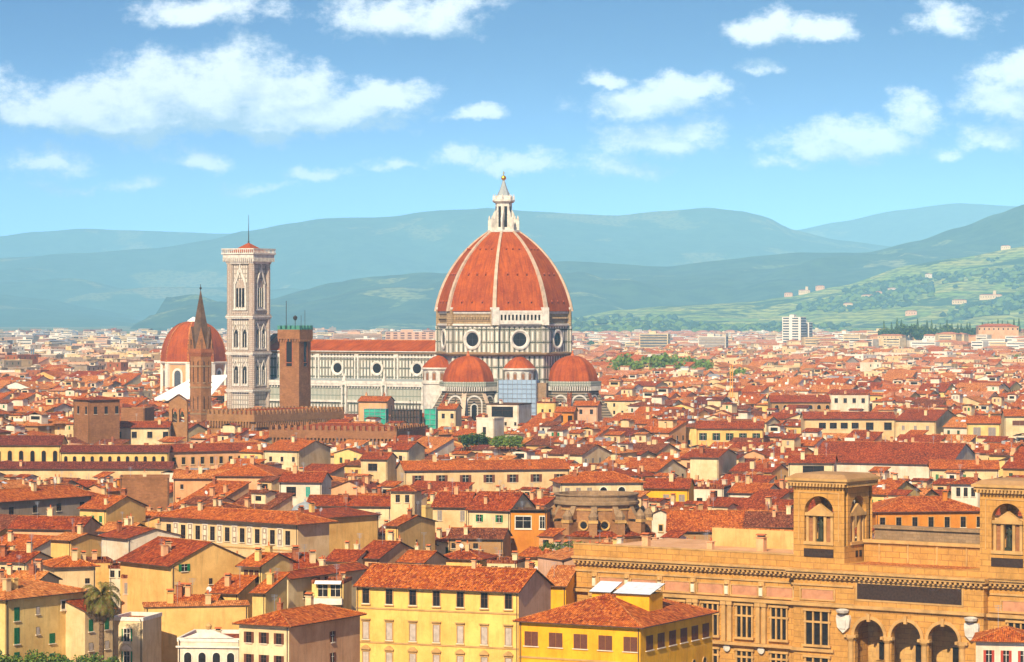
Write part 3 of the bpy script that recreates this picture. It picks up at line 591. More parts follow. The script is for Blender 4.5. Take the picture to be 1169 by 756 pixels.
# lantern
m = MB(); m.lathe(0, 0, [(6.2, 90.8), (7.4, 91.3), (7.4, 92.1), (6.6, 92.3)], 8, 'marble_trim', rad(22.5)); m.lathe(0, 0, [(3.7, 92), (3.7, 104.2)], 8, 'marble_trim', rad(22.5)); m.lathe(0, 0, [(4.2, 104.1), (5.0, 104.8), (5.0, 105.5), (4.0, 105.7), (3.9, 107), (3.3, 107.3)], 8, 'marble_trim', rad(22.5))
lan = m.build('lantern', duo)
for k in range(8):
    an = rad(45*k); q = MB(); q.box(-.65, -.05, 93.5, .65, .03, 102.6, 'glass_dark'); q.build('lantern_window', lan, (3.47*math.cos(an), 3.47*math.sin(an), 0), an+math.pi/2)
    an = rad(22.5+45*k); q = MB(); q.face([(6.9,-.35,92.2),(3.4,-.35,92.2),(3.4,-.35,101.5),(4.6,-.35,99.5),(5.2,-.35,97.2),(6.9,-.35,96.4)], 'marble_trim'); q.face([(6.9,.35,92.2),(6.9,.35,96.4),(5.2,.35,97.2),(4.6,.35,99.5),(3.4,.35,101.5),(3.4,.35,92.2)], 'marble_trim')
    E = [(6.9,92.2),(6.9,96.4),(5.2,97.2),(4.6,99.5),(3.4,101.5)]
    for (x0, z0), (x1, z1) in zip(E, E[1:]): q.face([(x0,-.35,z0),(x0,.35,z0),(x1,.35,z1),(x1,-.35,z1)], 'marble_trim')
    q.lathe(6.3, 0, [(.45, 96.3), (.5, 97.4), (.1, 98.6)], 6, 'marble_trim'); q.build('lantern_buttress', lan, (0, 0, 0), an)
    q = MB(); q.lathe(4.5*math.cos(an), 4.5*math.sin(an), [(.4, 105.4), (.45, 106.6), (.08, 108)], 6, 'marble_trim'); q.build('pinnacle', lan)
q = MB(); q.lathe(0, 0, [(3.2, 107.2), (1.9, 109.6), (.95, 112.4), (.5, 114)], 8, 'lead', rad(22.5)); q.build('lantern_cone', lan)
q = MB(); q.lathe(0, 0, [(.05, 113.9), (.85, 114.3), (1.2, 115.1), (.85, 115.9), (.05, 116.3)], 12, 'gold', smooth=True); q.box(-.12, -.12, 116.2, .12, .12, 118.0, 'gold'); q.box(-.55, -.11, 117.1, .55, .11, 117.35, 'gold'); q.build('gilt_ball_and_cross', lan)
# tribunes (south, east, north) and the little exedrae between
def tribune(k):
    an = rad(k*45); td = 34.5 if k == 0 else 30.5; cx, cy = td*math.cos(an), td*math.sin(an)
    m = MB(); P = lambda R, z: [(cx+p[0], cy+p[1], z) for p in oct_pts(R, z)]
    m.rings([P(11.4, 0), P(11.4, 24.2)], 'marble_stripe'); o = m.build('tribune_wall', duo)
    m = MB(); m.rings([P(11.5, 23.6), P(12.4, 24.4), P(12.5, 25.0), P(12.5, 26.4), P(12.0, 26.4), P(12.0, 25.2)], 'marble_louvre', cap=False)
    for j in range(8):
        a = oct_pts(12.2, 0)[j]; b = oct_pts(12.2, 0)[(j+1) % 8]
        for i in range(9): f = (i+.5)/9; x, y = lerp(a[0], b[0], f), lerp(a[1], b[1], f); m.box(cx+x-.22, cy+y-.22, 22.4, cx+x+.22, cy+y+.22, 24.3, 'marble_trim')
    m.build('corbelled_gallery', o)
    m = MB(); R = []; v = 0
    for i in range(11): t = i/10*math.pi/2*.97; R.append(P(11.2*math.cos(t)**.92 if i else 11.3, 25.4+12.0*math.sin(t)))
    for ra, rb in zip(R, R[1:]):
        dl = (Vector(ra[0])-Vector(rb[0])).length
        for i in range(8):
            j = (i+1) % 8; wa, wb = (Vector(ra[i])-Vector(ra[j])).length/2, (Vector(rb[i])-Vector(rb[j])).length/2; m.face([ra[i], ra[j], rb[j], rb[i]], 'dome_tile', uv=[(-wa, v), (wa, v), (wb, v+dl), (-wb, v+dl)])
        v += dl
    m.face(R[-1], 'dome_tile'); sd_ = m.build('tribune_dome', duo); q = MB(); q.lathe(cx, cy, [(.9, 37.2), (.7, 38), (.25, 38.4), (.45, 39), (.05, 39.6)], 8, 'terracotta'); q.build('finial', sd_)
    for j in range(8):
        if abs(((j*45-k*45+180) % 360)-180) > 95: continue
        a2 = rad(j*45); ap = 11.4*math.cos(rad(22.5)); q = MB()
        q.face([(-1.0,-.06,6),(1.0,-.06,6)]+[(1.0*math.cos(t*math.pi/8), -.06, 16+2*math.sin(t*math.pi/8)) for t in range(9)], 'glass_dark'); w_ = q.build('tall_window', duo, (cx+ap*math.cos(a2), cy+ap*math.sin(a2), 0), a2+math.pi/2)
        q = MB(); n = 12
        for (r0, r1, zc, d) in ((3.0, 3.7, 17.0, .3), (1.2, 1.7, 15.5, .25)):
            A = [(-r0, 5.)]+[(-r0*math.cos(t*math.pi/n), zc+r0*math.sin(t*math.pi/n)) for t in range(n+1)]+[(r0, 5.)]; B = [(-r1, 5.)]+[(-r1*math.cos(t*math.pi/n), zc+r1*math.sin(t*math.pi/n)) for t in range(n+1)]+[(r1, 5.)]
            for i in range(len(A)-1): q.face([(A[i][0],-d,A[i][1]),(A[i+1][0],-d,A[i+1][1]),(B[i+1][0],-d,B[i+1][1]),(B[i][0],-d,B[i][1])], 'marble_trim'); q.face([(B[i][0],-d,B[i][1]),(B[i+1][0],-d,B[i+1][1]),(B[i+1][0],0,B[i+1][1]),(B[i][0],0,B[i][1])], 'marble_trim')
        q.build('frame', w_)
    for j in range(8):
        dj = ((22.5+j*45-k*45+180) % 360)-180
        if abs(dj) > 95: continue
        a2 = rad(22.5+45*j); q = MB(); th = .8
        for s_ in (-1, 1):
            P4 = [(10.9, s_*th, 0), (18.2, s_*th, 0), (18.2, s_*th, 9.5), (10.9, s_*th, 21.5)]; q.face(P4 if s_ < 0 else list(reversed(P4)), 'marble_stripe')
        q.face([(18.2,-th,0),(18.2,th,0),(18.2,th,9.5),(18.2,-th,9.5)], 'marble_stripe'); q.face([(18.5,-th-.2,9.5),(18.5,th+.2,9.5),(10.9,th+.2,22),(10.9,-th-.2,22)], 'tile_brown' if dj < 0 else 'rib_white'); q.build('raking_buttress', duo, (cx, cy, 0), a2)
for k in (6, 0, 2): tribune(k)
def exedra(k, dist):
    an = rad(k*45); cx, cy = dist*math.cos(an), dist*math.sin(an); m = MB(); n = 24
    m.lathe(cx, cy, [(6.6, 0), (6.6, 31.6)], n, 'marble_trim', rad(22.5)); m.lathe(cx, cy, [(6.7, 24.6), (7.1, 25.0), (7.1, 25.9), (6.7, 26.1)], n, 'marble_trim'); m.lathe(cx, cy, [(6.7, 30.9), (7.4, 31.4), (7.4, 32.0), (6.8, 32.2)], n, 'marble_trim'); o = m.build('exedra', duo)
    q = MB(); q.lathe(cx, cy, [(7.2, 31.9), (6.2, 33.4), (4.4, 35.2), (2.2, 36.7), (.2, 37.4)], n, 'dome_tile'); q.build('exedra_roof', o)
    for j in range(12):
        a2 = rad(j*30+15); q = MB(); q.face([(-.95,-.06,26.6),(.95,-.06,26.6)]+[(.95*math.cos(t*math.pi/6), -.06, 29.6+.95*math.sin(t*math.pi/6)) for t in range(7)], 'shutter_grey'); 
        q.box(-.62, -.09, 26.8, .62, -.065, 29.6, 'brick_brown'); q.build('niche', o, (cx+6.58*math.cos(a2), cy+6.58*math.sin(a2), 0), a2+math.pi/2)
exedra(7, 25.8); exedra(5, 29.5); exedra(1, 26)
# nave: clerestory, aisles, roofs
m = MB(); x0, x1 = -119., -24.; m.box(x0, -10.8, 24, x1, 10.8, 38.6, 'marble_nave'); m.box(x0, -11.6, 37.6, x1, 11.6, 38.6+.35, 'stone_grey'); m.box(x0, -11.2, 35.9, x1, 11.2, 36.6, 'marble_trim'); nav = m.build('nave_wall', duo)
m = MB(); m.face([(x0-1,-12.2,38.9),(x1+6,-12.2,38.9),(x1+6,0,43.6),(x0-1,0,43.6)], 'dome_tile'); m.face([(x1+6,12.2,38.9),(x0-1,12.2,38.9),(x0-1,0,43.6),(x1+6,0,43.6)], 'dome_tile'); m.box(x0-1, -12.3, 38.5, x1+6, 12.3, 38.88, 'marble_trim'); m.face([(x0-1,12.2,38.9),(x0-1,-12.2,38.9),(x0-1,0,43.6)], 'marble_trim'); m.tube((x0-1, 0, 43.6), (x1+6, 0, 43.6), .3, 'tile_pale', 4); m.build('nave_roof', duo)
for e_ in (38, 59, 80, 101):
    q = MB(); disc(q, 0, -.08, 0, 2.2, 'glass_dark'); o = q.build('round_window', duo, (-e_, -10.8, 31.2)); q = MB(); ring_frame(q, 0, 0, 0, 2.2, 3.3, .4, 'marble_trim'); q.build('frame', o)
for e_ in (27.5, 48.5, 69.5, 90.5, 111.5):
    q = MB(); q.box(-1.1, -.9, 24, 1.1, 0, 37.5, 'marble_trim'); q.box(-.5, -.95, 25.5, .5, -.9, 36, 'marble_nave'); q.build('buttress', duo, (-e_, -10.8, 0)); q = MB(); q.box(-1.4, -1.4, 0, 1.4, 0, 25.6, 'marble_trim'); q.box(-.7, -1.46, 3, .7, -1.4, 24, 'marble_nave'); q.lathe(0, -.7, [(1.2, 25.5), (.9, 26.5), (.1, 29)], 4, 'marble_trim', rad(45)); q.build('buttress', duo, (-e_, -20.6, 0))
m = MB(); m.box(x0, -20.6, 0, x1, -10.9, 17, 'marble_nave'); m.box(x0+.01, -20.5, 17, x1, -10.9, 23.6, 'marble_louvre'); m.box(x0, -21.1, 16.2, x1, -10.9, 17.1, 'marble_trim'); m.box(x0, -21.5, 23.4, x1, -10.9, 24.4, 'marble_trim'); m.box(x0, -21.7, 24.4, x1, -21.3, 25.7, 'marble_trim')
for i in range(62): x = x0+1+i*1.53; m.box(x, -21.2, 22.5, x+.5, -20.6, 23.4, 'marble_trim')
m.build('aisle_wall', duo); m = MB(); m.face([(x0,-21.2,24.5),(x1,-21.2,24.5),(x1,-10.8,26.6),(x0,-10.8,26.6)], 'lead'); m.build('aisle_roof', duo)
# facade gable and raised aisle blocks at the crossing
m = MB(); m.box(-122, -20.5, 0, -119.02, 20.5, 32, 'marble_campanile'); m.box(-122.2, -11, 32, -119.04, 11, 40, 'marble_campanile'); m.face([(-119,-11.5,40),(-119,11.5,40),(-119,0,46.5)], 'stone_grey'); m.face([(-122.2,-11.5,40),(-122.2,0,46.5),(-122.2,11.5,40)], 'marble_trim'); m.face([(-122.2,-11.5,40),(-119,-11.5,40),(-119,0,46.5),(-122.2,0,46.5)], 'metal_dark'); m.build('facade', duo)
blocker(DU[0]-100*.866-20, DU[1]+50-22, .866, -.5, 160, 60, 310, 500, 260, 472, 1405); blocker(DU[0]-30, DU[1]-40, 1, 0, 66, 80, 490, 700, 260, 476, 1325)
# scaffolding wrapped in sheeting on the south-east side
X_, Y_ = (591-CX)*1290/FPX, 1290.
sc = thing('scaffold', 'blue-white sheeted scaffold wrapping the base of the cathedral between its two side domes', 'scaffold', (X_, Y_, 0), rad(-12))
m = MB(); m.box(-8, -1, 0, 8, 6, 27.6, 'scaffold_cloth'); m.build('sheeting', sc); m = MB(); m.box(8.05, 1.5, 0, 12, 6, 26.4, 'stone_grey'); m.build('sheeting', sc)  # second piece is greyer: the shading on the right is put into its colour
m = MB()
for i in range(9): x = -8.2+i*2.05; m.box(x-.06, -1.25, 0, x+.06, -1.13, 28.6, 'metal_grey')
for z in range(2, 28, 2): m.box(-8.3, -1.36, z-.05, 8.3, -1.26, z+.05, 'metal_grey')
m.build('scaffold_pole', sc)
# ---------------------------------------------------------------- bell tower
cl = (-117.2, -27); c30, s30 = math.cos(rad(-30)), math.sin(rad(-30))
CX_, CY_ = DU[0]+cl[0]*c30-cl[1]*s30, DU[1]+cl[0]*s30+cl[1]*c30
bt = thing('bell_tower', 'tall square bell tower of white and pink marble beside the cathedral front', 'bell tower', (CX_, CY_, 0), rad(-30))
m = MB(); m.box(-6.3, -6.3, 0, 6.3, 6.3, 79, 'marble_campanile'); shaft = m.build('shaft', bt)
for sx_ in (-1, 1):
    for sy_ in (-1, 1): q = MB(); q.lathe(sx_*5.9, sy_*5.9, [(1.55, 0), (1.55, 79.2)], 8, 'marble_fine', rad(22.5)); q.build('corner_buttress', bt)
def bandbox(mb, e, z0, z1, mat):
    mb.rings([[(-e,-e,z0),(e,-e,z0),(e,e,z0),(-e,e,z0)], [(-e,-e,z1),(e,-e,z1),(e,e,z1),(-e,e,z1)]], mat)
for z in (20.6, 37.2, 53.6): m = MB(); bandbox(m, 7.35, z-.3, z+.3, 'marble_trim'); bandbox(m, 7.6, z+.3, z+.85, 'marble_trim'); bandbox(m, 7.3, z+.85, z+1.6, 'marble_fine'); m.build('string_course', bt)
m = MB(); m.rings([[(-e,-e,z),(e,-e,z),(e,e,z),(-e,e,z)] for e, z in ((7.2, 77.8), (7.4, 78.6), (8.3, 80.6), (8.3, 82.0), (8.85, 82.2), (8.85, 82.8))], 'marble_trim')
for i in range(16):
    t = -8+i*1.07
    for (x, y) in ((t, -8.25), (8.25, t), (t, 8.25), (-8.25, t)): m.box(x-.2, y-.2, 78.9, x+.2, y+.2, 80.7, 'marble_trim')
m.build('cornice', bt)
m = MB()
for i in range(17):
    t = -8.5+i*1.06
    for (x, y) in ((t, -8.55), (8.55, t), (t, 8.55), (-8.55, t)): m.box(x-.16, y-.16, 82.8, x+.16, y+.16, 84.3, 'marble_trim')
for (a, b_2, c_, d) in ((-8.8,-8.8,8.8,-8.35), (-8.8,8.35,8.8,8.8), (-8.8,-8.34,-8.35,8.34), (8.35,-8.34,8.8,8.34)): m.box(a, b_2, 84.3, c_, d, 84.8, 'marble_trim')
m.build('parapet', bt)
m = MB(); m.rings([[(-6.6,-6.6,82.9),(6.6,-6.6,82.9),(6.6,6.6,82.9),(-6.6,6.6,82.9)], [(-.2,-.2,87.4),(.2,-.2,87.4),(.2,.2,87.4),(-.2,.2,87.4)]], 'dome_tile'); m.build('roof', bt); m = MB(); m.tube((0,0,87), (0,0,100), .22, 'metal_dark', 6, .08); m.lathe(0, 0, [(.05, 87.2), (.5, 87.8), (.05, 88.6)], 8, 'metal_dark'); m.build('pole', bt)
def gothic(mb, cx, z0, zs_, r, mat, y=-.05, pts=6):
    P = [(cx-r, y, z0), (cx+r, y, z0)]
    for i in range(pts+1): t = i/pts; P.append((cx+r*(1-t)**.75 if i else cx+r, y, zs_+r*1.35*math.sin(t*math.pi/2)))
    for i in range(1, pts+1): t = 1-i/pts; P.append((cx-r*(1-t)**.75 if i < pts else cx-r, y, zs_+r*1.35*math.sin(t*math.pi/2)))
    mb.face(P, mat)
for k in range(4):
    an = k*math.pi/2; lx, ly = 6.3*math.sin(an), -6.3*math.cos(an)
    def at_face(nm, b_, par=bt): q = MB(); b_(q); return q.build(nm, par, (lx, ly, 0), an)
    def big(q):
        gothic(q, 0, 58.5, 67.5, 2.3, 'glass_dark')
    o = at_face('tall_three_light_window', big)
    def bigf(q):
        for x in (-.8, .8): q.tube((x, -.3, 58.5), (x, -.3, 67.2), .17, 'marble_trim', 6)
        gothic(q, 0, 67.0, 67.8, 2.25, 'marble_fine', -.12)
        for s_ in (-1, 1): q.box(s_*2.95-.42, -.6, 57.6, s_*2.95+.42, 0, 68.6, 'marble_trim')
        q.box(-3.6, -.8, 57.0, 3.6, 0, 57.7, 'marble_trim')
        for s_ in (-1, 1): q.face([(s_*3.4,-.5,68.6),(s_*2.5,-.5,68.6),(0,-.5,74.4),(0,-.5,76.6)], 'marble_trim'); q.tube((s_*3.3, -.5, 69), (0, -.5, 76.4), .32, 'marble_trim', 4)
        q.tube((0, -.5, 75), (0, -.5, 78), .3, 'marble_trim', 4)
    q = MB(); bigf(q); q.build('frame', o)
    for z0 in (40.5, 24.2):
        for x in (-2.35, 2.35):
            def sm(q):
                gothic(q, 0, z0, z0+6.2, 1.15, 'glass_dark')
            q = MB(); sm(q); cs_ = (math.cos(an), math.sin(an)); o = q.build('two_light_window', bt, (lx+x*cs_[0], ly+x*cs_[1], 0), an); q = MB()
            q.tube((0,-.25,z0), (0,-.25,z0+6), .14, 'marble_trim', 6)
            for s_ in (-1, 1): q.box(s_*1.6-.3, -.5, z0-.6, s_*1.6+.3, 0, z0+7, 'marble_trim'); q.tube((s_*1.8, -.35, z0+7), (0, -.35, z0+10.6), .22, 'marble_trim', 4)
            q.box(-2, -.55, z0-1.1, 2, 0, z0-.6, 'marble_trim'); q.build('frame', o)
    def pan(q):
        for z in (55.6, 38.9, 22.3): q.box(-4.2, -.25, z, 4.2, 0, z+1.2, 'marble_fine')
        q.box(-4.3, -.15, 54, -3.9, 0, 77, 'shutter_grey'); q.box(3.9, -.15, 54, 4.3, 0, 77, 'shutter_grey')
    at_face('inlay_panel', pan)
blocker(CX_-12, CY_-12, 1, 0, 24, 24, 250, 312, 280, 470, CY_)

# ---------------------------------------------------------------- other landmarks
def merlons(mb, x0, x1, y, z, mat, w=1.1, g=1.0, hh=1.7, th=.7, axis='x'):
    n = int((x1-x0+g)/(w+g)); st = (x1-x0-w)/max(1, n-1)
    for i in range(n):
        a = x0+i*st
        if axis == 'x': mb.box(a, y, z, a+w, y+th, z+hh, mat)
        else: mb.box(y, a, z, y+th, a+w, z+hh, mat)
def fort(label, ax, ay, xb, rot, h, D, wall, dark, roofed=True, name='crenellated_palace', corb=True, vb=None):
    X, Y = gp(ax, ay, h); c, s = math.cos(rad(rot)), math.sin(rad(rot)); k = (xb-CX)/FPX; W = (k*Y-X)/(c-k*s)
    root = thing(name, label, 'palace', (X, Y, 0), rad(rot)); m = MB(); m.box(0, 0, 0, W, D, h-3, wall); m.build('wall', root)
    m = MB(); e = .9; m.box(-e, -e, h-3, W+e, D+e, h-.6, wall)
    if corb:
        for i in range(int(W/1.3)): m.box(.2+i*1.3, -e, h-5, .8+i*1.3, -.003, h-3, wall)
        for i in range(int(D/1.3)): m.box(W+.003, .2+i*1.3, h-5, W+e, .8+i*1.3, h-3, wall)
    m.build('machicolation', root); m = MB(); m.box(-e-.03, -e-.03, h-.7, W+e+.03, D+e+.03, h-.45, wall); merlons(m, -e, W+e, -e, h-.6, wall); merlons(m, -e, W+e, D+e-.7, h-.6, wall); merlons(m, -e, D+e, -e, h-.6, wall, axis='y'); merlons(m, -e, D+e, W+e-.7, h-.6, wall, axis='y'); m.build('battlement', root)
    if roofed: m = MB(); m.xf((1.5, 1.5, 0)); emit_roof(m, W-3, D-3, h-.9, 'hip', .2, 'tile_red', .2); m.build('roof', root)
    for i in range(int(W/7)): put_window(root, 'f', 4+i*7, h-9, W, D, 'arch_x_stone', 1.3, 2.6)
    for i in range(int(D/8)): put_window(root, 'r', 4+i*8, h-9, W, D, 'arch_x_stone', 1.3, 2.6)
    px = [px_of(X, Y), px_of(X+W*c, Y+W*s), px_of(X+W*c-D*s, Y+W*s+D*c)]; blocker(X, Y, c, s, W, D, min(px), max(px), ay, vb or ay+16, Y+W*s); return root
fort('long brown fortress palace with square battlements just below the marble bell tower', 240, 471, 290, -35, 20, 50, 'church_brick', 'stone_dark')
fort('lower dark stone battlemented wall running right of the fortress palace, in front of the nave', 311, 489, 451, -18, 18, 26, 'brick_brown', 'stone_dark', vb=502)
# fortress tower
Y_ = 1168.; X_ = (337-CX)*Y_/FPX; k_ = FPX/Y_
def zof(py, Y): return EYE+(HOR-py)*Y/FPX
ft = thing('watch_tower', 'square brown brick tower with battlements, standing between the bell tower and the great dome', 'tower', (X_, Y_, 0), rad(-27))
zt = zof(372, Y_); m = MB(); m.box(-4.3, -4.3, 0, 4.3, 4.3, zt-5, 'brick_brown'); m.build('shaft', ft)
m = MB(); m.box(-4.9, -4.9, zt-5, 4.9, 4.9, zt-1.4, 'brick_brown')
for i in range(8):
    t = -4.7+i*1.23
    for (x, y) in ((t, -4.9), (4.5, t)): m.box(x, y, zt-6, x+.5, y+.4 if y == -4.9 else y+.5, zt-5, 'brick_brown')
m.build('machicolation', ft); m = MB(); m.box(-4.95, -4.95, zt-1.45, 4.95, 4.95, zt-1.25, 'copper_green'); merlons(m, -4.9, 4.9, -4.9, zt-1.4, 'copper_green', 1.2, .9, 1.5); merlons(m, -4.9, 4.9, 4.2, zt-1.4, 'copper_green', 1.2, .9, 1.5); merlons(m, -4.15, 4.15, 4.2, zt-1.4, 'copper_green', 1.2, .9, 1.5, axis='y'); merlons(m, -4.15, 4.15, -4.9, zt-1.4, 'copper_green', 1.2, .9, 1.5, axis='y'); m.build('battlement', ft)
for an, off in ((0, (-0, -4.3)), (math.pi/2, (4.3, 0)), (-math.pi/2, (-4.3, 0)), (math.pi, (0, 4.3))):
    q = MB(); z0, z1 = zof(418, Y_), zof(390, Y_); q.face([(-1.25,-.06,z0),(1.25,-.06,z0)]+[(1.25*math.cos(t*math.pi/8), -.06, z1+1.25*math.sin(t*math.pi/8)) for t in range(9)], 'glass_dark'); q.box(-1.2, -.3, z0+1.2, 1.2, -.07, z0+1.5, 'brick_red'); o = q.build('belfry_opening', ft, (off[0], off[1], 0), an)
    A = [(-1.25, z0)]+[(-1.25*math.cos(t*math.pi/8), z1+1.25*math.sin(t*math.pi/8)) for t in range(9)]+[(1.25, z0)]; B = [(-1.75, z0)]+[(-1.75*math.cos(t*math.pi/8), z1+1.75*math.sin(t*math.pi/8)) for t in range(9)]+[(1.75, z0)]; q = MB()
    for i in range(len(A)-1): q.face([(A[i][0],-.2,A[i][1]),(A[i+1][0],-.2,A[i+1][1]),(B[i+1][0],-.2,B[i+1][1]),(B[i][0],-.2,B[i][1])], 'brick_red'); q.face([(A[i][0],-.2,A[i][1]),(A[i][0],0,A[i][1]),(A[i+1][0],0,A[i+1][1]),(A[i+1][0],-.2,A[i+1][1])], 'brick_red')
    q.build('frame', o)
m = MB(); m.tube((-4, 0, zt-1.4), (-4, 0, zt+9.5), .13, 'metal_dark', 5); m.tube((0, 0, zt-1.4), (0, 0, zt+2.5), .12, 'metal_dark', 5); m.lathe(0, 0, [(.05, zt+2), (.75, zt+2.5), (.85, zt+3.4), (.05, zt+4)], 8, 'metal_dark'); m.tube((2.6, 0, zt-1.4), (2.6, 0, zt+4), .08, 'metal_dark', 5); m.tube((4.3, 0, zt-1.4), (4.3, 0, zt+6), .08, 'metal_dark', 5); m.build('mast', ft)
blocker(X_-7, Y_-7, 1, 0, 14, 14, 318, 357, 370, 468, Y_)
# hexagonal spire
Y_ = 1190.; X_ = (229-CX)*Y_/FPX; sp = thing('church_spire', 'slim six-sided brick belfry with a dark pointed spire left of the marble bell tower', 'spire', (X_, Y_, 0), rad(8))
def hexp(R, z): return [(R*math.cos(rad(30+60*i)), R*math.sin(rad(30+60*i)), z) for i in range(6)]
zb = zof(398, Y_); m = MB(); m.rings([hexp(4.7, 0), hexp(4.6, zb-3)], 'brick_brown'); m.rings([hexp(4.7, zb-3), hexp(5.3, zb-1.5), hexp(5.3, zb), hexp(4.8, zb)], 'brick_red')
for py in (442, 472, 418): z = zof(py, Y_); m.rings([hexp(4.85, z-.3), hexp(4.85, z+.3)], 'stone_grey')
m.build('belfry', sp)
m = MB(); m.rings([hexp(4.4, zb), hexp(4.3, zb+3), hexp(2.5, zb+11), hexp(.15, zof(332, Y_))], 'spire_brown'); o = m.build('spire', sp)
for i in range(6):
    a = rad(60*i); q = MB(); q.face([(-2.1,-4.4,zb),(2.1,-4.4,zb),(0,-4.3,zb+8.5)], 'brick_brown'); q.face([(-2.1,-4.4,zb),(0,-4.3,zb+8.5),(0,-1.6,zb+8.5),(-2.1,-2.5,zb)], 'spire_brown'); q.face([(0,-4.3,zb+8.5),(2.1,-4.4,zb),(2.1,-2.5,zb),(0,-1.6,zb+8.5)], 'spire_brown'); q.box(-.45, -4.5, zb+1.5, .45, -4.42, zb+3.5, 'glass_dark'); q.build('gable', o, (0, 0, 0), a)
    a2 = rad(30+60*i); q = MB(); q.lathe(4.8*math.cos(a2), 4.8*math.sin(a2), [(.4, zb), (.4, zb+2.2), (.05, zb+4.2)], 5, 'brick_brown'); q.build('pinnacle', o)
    for (py0, py1) in ((467, 450), (436, 410)):
        z0, z1 = zof(py0, Y_), zof(py1, Y_)
        q = MB()
        gothic(q, -.75, z0, z1-1.2, .6, 'glass_dark', -.03); gothic(q, .75, z0, z1-1.2, .6, 'glass_dark', -.03); w_ = q.build('belfry_window', sp, (4.02*math.sin(a), -4.02*math.cos(a), 0), a); q = MB(); q.box(-.12, -.3, z0, .12, -.05, z1, 'stone_trim'); q.box(-1.7, -.2, z0-.5, 1.7, -.02, z0-.1, 'stone_grey'); q.build('mullion', w_)
m = MB(); zz = zof(332, Y_); m.tube((0,0,zz-1), (0,0,zz+2.5), .12, 'metal_dark', 5); m.lathe(0, 0, [(.05, zz+.3), (.55, zz+1), (.05, zz+1.6)], 8, 'metal_dark'); m.build('finial', sp)
blocker(X_-6, Y_-6, 1, 0, 12, 12, 213, 246, 325, 478, Y_)
# chapel dome
Y_ = 1640.; X_ = (221-CX)*Y_/FPX; ch = thing('domed_chapel', 'eight-sided chapel under a broad orange ribbed dome, half hidden behind the brick spire', 'chapel', (X_, Y_, 0), rad(-30+4))
R0 = 17.6; zb = zof(413, Y_); zt = zof(367, Y_)
m = MB(); m.prism([p[:2] for p in oct_pts(R0-.6, 0)], 0, zb-.5, 'wall_peach'); m.rings([oct_pts(R0-.5, zb-1.6), oct_pts(R0+.6, zb-.6), oct_pts(R0+.6, zb), oct_pts(R0-.2, zb+.2)], 'trim_white'); m.build('wall', ch)
m = MB(); R = []
for i in range(13): t = i/12; R.append((math.cos(t*math.pi/2*.93)**.8*R0 if i else R0, zb+(zt-zb)*math.sin(t*math.pi/2*.93)/math.sin(math.pi/2*.93)))
v = 0
for (ra, za), (rb, zb_) in zip(R, R[1:]):
    dl = math.hypot(ra-rb, za-zb_); A, B = oct_pts(ra, za), oct_pts(rb, zb_)
    for i in range(8): j = (i+1) % 8; m.face([A[i], A[j], B[j], B[i]], 'dome_tile', uv=[(-ra*.38, v), (ra*.38, v), (rb*.38, v+dl), (-rb*.38, v+dl)])
    v += dl
m.face(oct_pts(R[-1][0], R[-1][1]), 'dome_tile'); do = m.build('dome', ch)
for k in range(8):
    an = rad(22.5+45*k); q = MB(); q.rings([[((r+.25)*math.cos(an)+.5*math.sin(an), (r+.25)*math.sin(an)-.5*math.cos(an), z), ((r+.25)*math.cos(an)-.5*math.sin(an), (r+.25)*math.sin(an)+.5*math.cos(an), z), ((r-.5)*math.cos(an), (r-.5)*math.sin(an), z)] for r, z in R], 'tile_pale'); q.build('rib', do)
    q = MB(); q.box(-1.3, -.7, 6, 1.3, .8, zb-.3, 'trim_white'); q.build('pilaster', ch, ((R0-.6)*math.cos(an), (R0-.6)*math.sin(an), 0), an+math.pi/2)
    a2 = rad(45*k); ap = (R0-.6)*math.cos(rad(22.5)); q = MB(); q.face([(-2,-.08,zb-13),(2,-.08,zb-13)]+[(2*math.cos(t*math.pi/8), -.08, zb-6.4+2*math.sin(t*math.pi/8)) for t in range(9)], 'glass_grey'); o = q.build('arched_window', ch, (ap*math.cos(a2), ap*math.sin(a2), 0), a2+math.pi/2)
    q = MB(); A = [(-2., zb-13)]+[(-2*math.cos(t*math.pi/8), zb-6.4+2*math.sin(t*math.pi/8)) for t in range(9)]+[(2., zb-13)]; B = [(-3.2, zb-13)]+[(-3.2*math.cos(t*math.pi/8), zb-6.4+3.2*math.sin(t*math.pi/8)) for t in range(9)]+[(3.2, zb-13)]
    for i in range(len(A)-1): q.face([(A[i][0],-.4,A[i][1]),(A[i+1][0],-.4,A[i+1][1]),(B[i+1][0],-.4,B[i+1][1]),(B[i][0],-.4,B[i][1])], 'trim_white')
    q.build('frame', o)
q = MB(); q.lathe(0, 0, [(3.6, zt-.5), (3.2, zt+.5), (1.6, zt+1.6), (.3, zt+2.4)], 12, 'white_sheet'); q.build('cap', ch)
blocker(X_-18, Y_-18, 1, 0, 36, 36, 183, 258, 365, 442, Y_)
# white tent roof in front of it
Y_ = 1500.; X_ = (196-CX)*Y_/FPX; tn = thing('white_roof', 'large plain white sloping sheet roof between the orange chapel dome and the brick spire', 'roof cover', (X_, Y_, 0), rad(-20))
m = MB(); z0, z1 = zof(456, Y_), zof(430, Y_); slab(m, [(-8, -6, z0), (22, -6, z0), (26, 10, z1+1), (8, 10, z1)], .5, 'white_sheet', 'white_sheet'); m.build('sheet', tn); m = MB(); m.box(-5, -4, 0, 20, 8, z0-.6, 'wall_grey'); m.build('wall', tn)
blocker(X_-8, Y_-6, 1, 0, 30, 18, 184, 246, 430, 458, Y_)
# bell gable
Y_ = 1075.; X_ = (204-CX)*Y_/FPX; bg_ = thing('bell_gable', 'brown stone bell gable with two tall arched openings in front of the brick spire', 'bell gable', (X_, Y_, 0), rad(-8))
m = MB(); zt = zof(450, Y_); z0 = 0
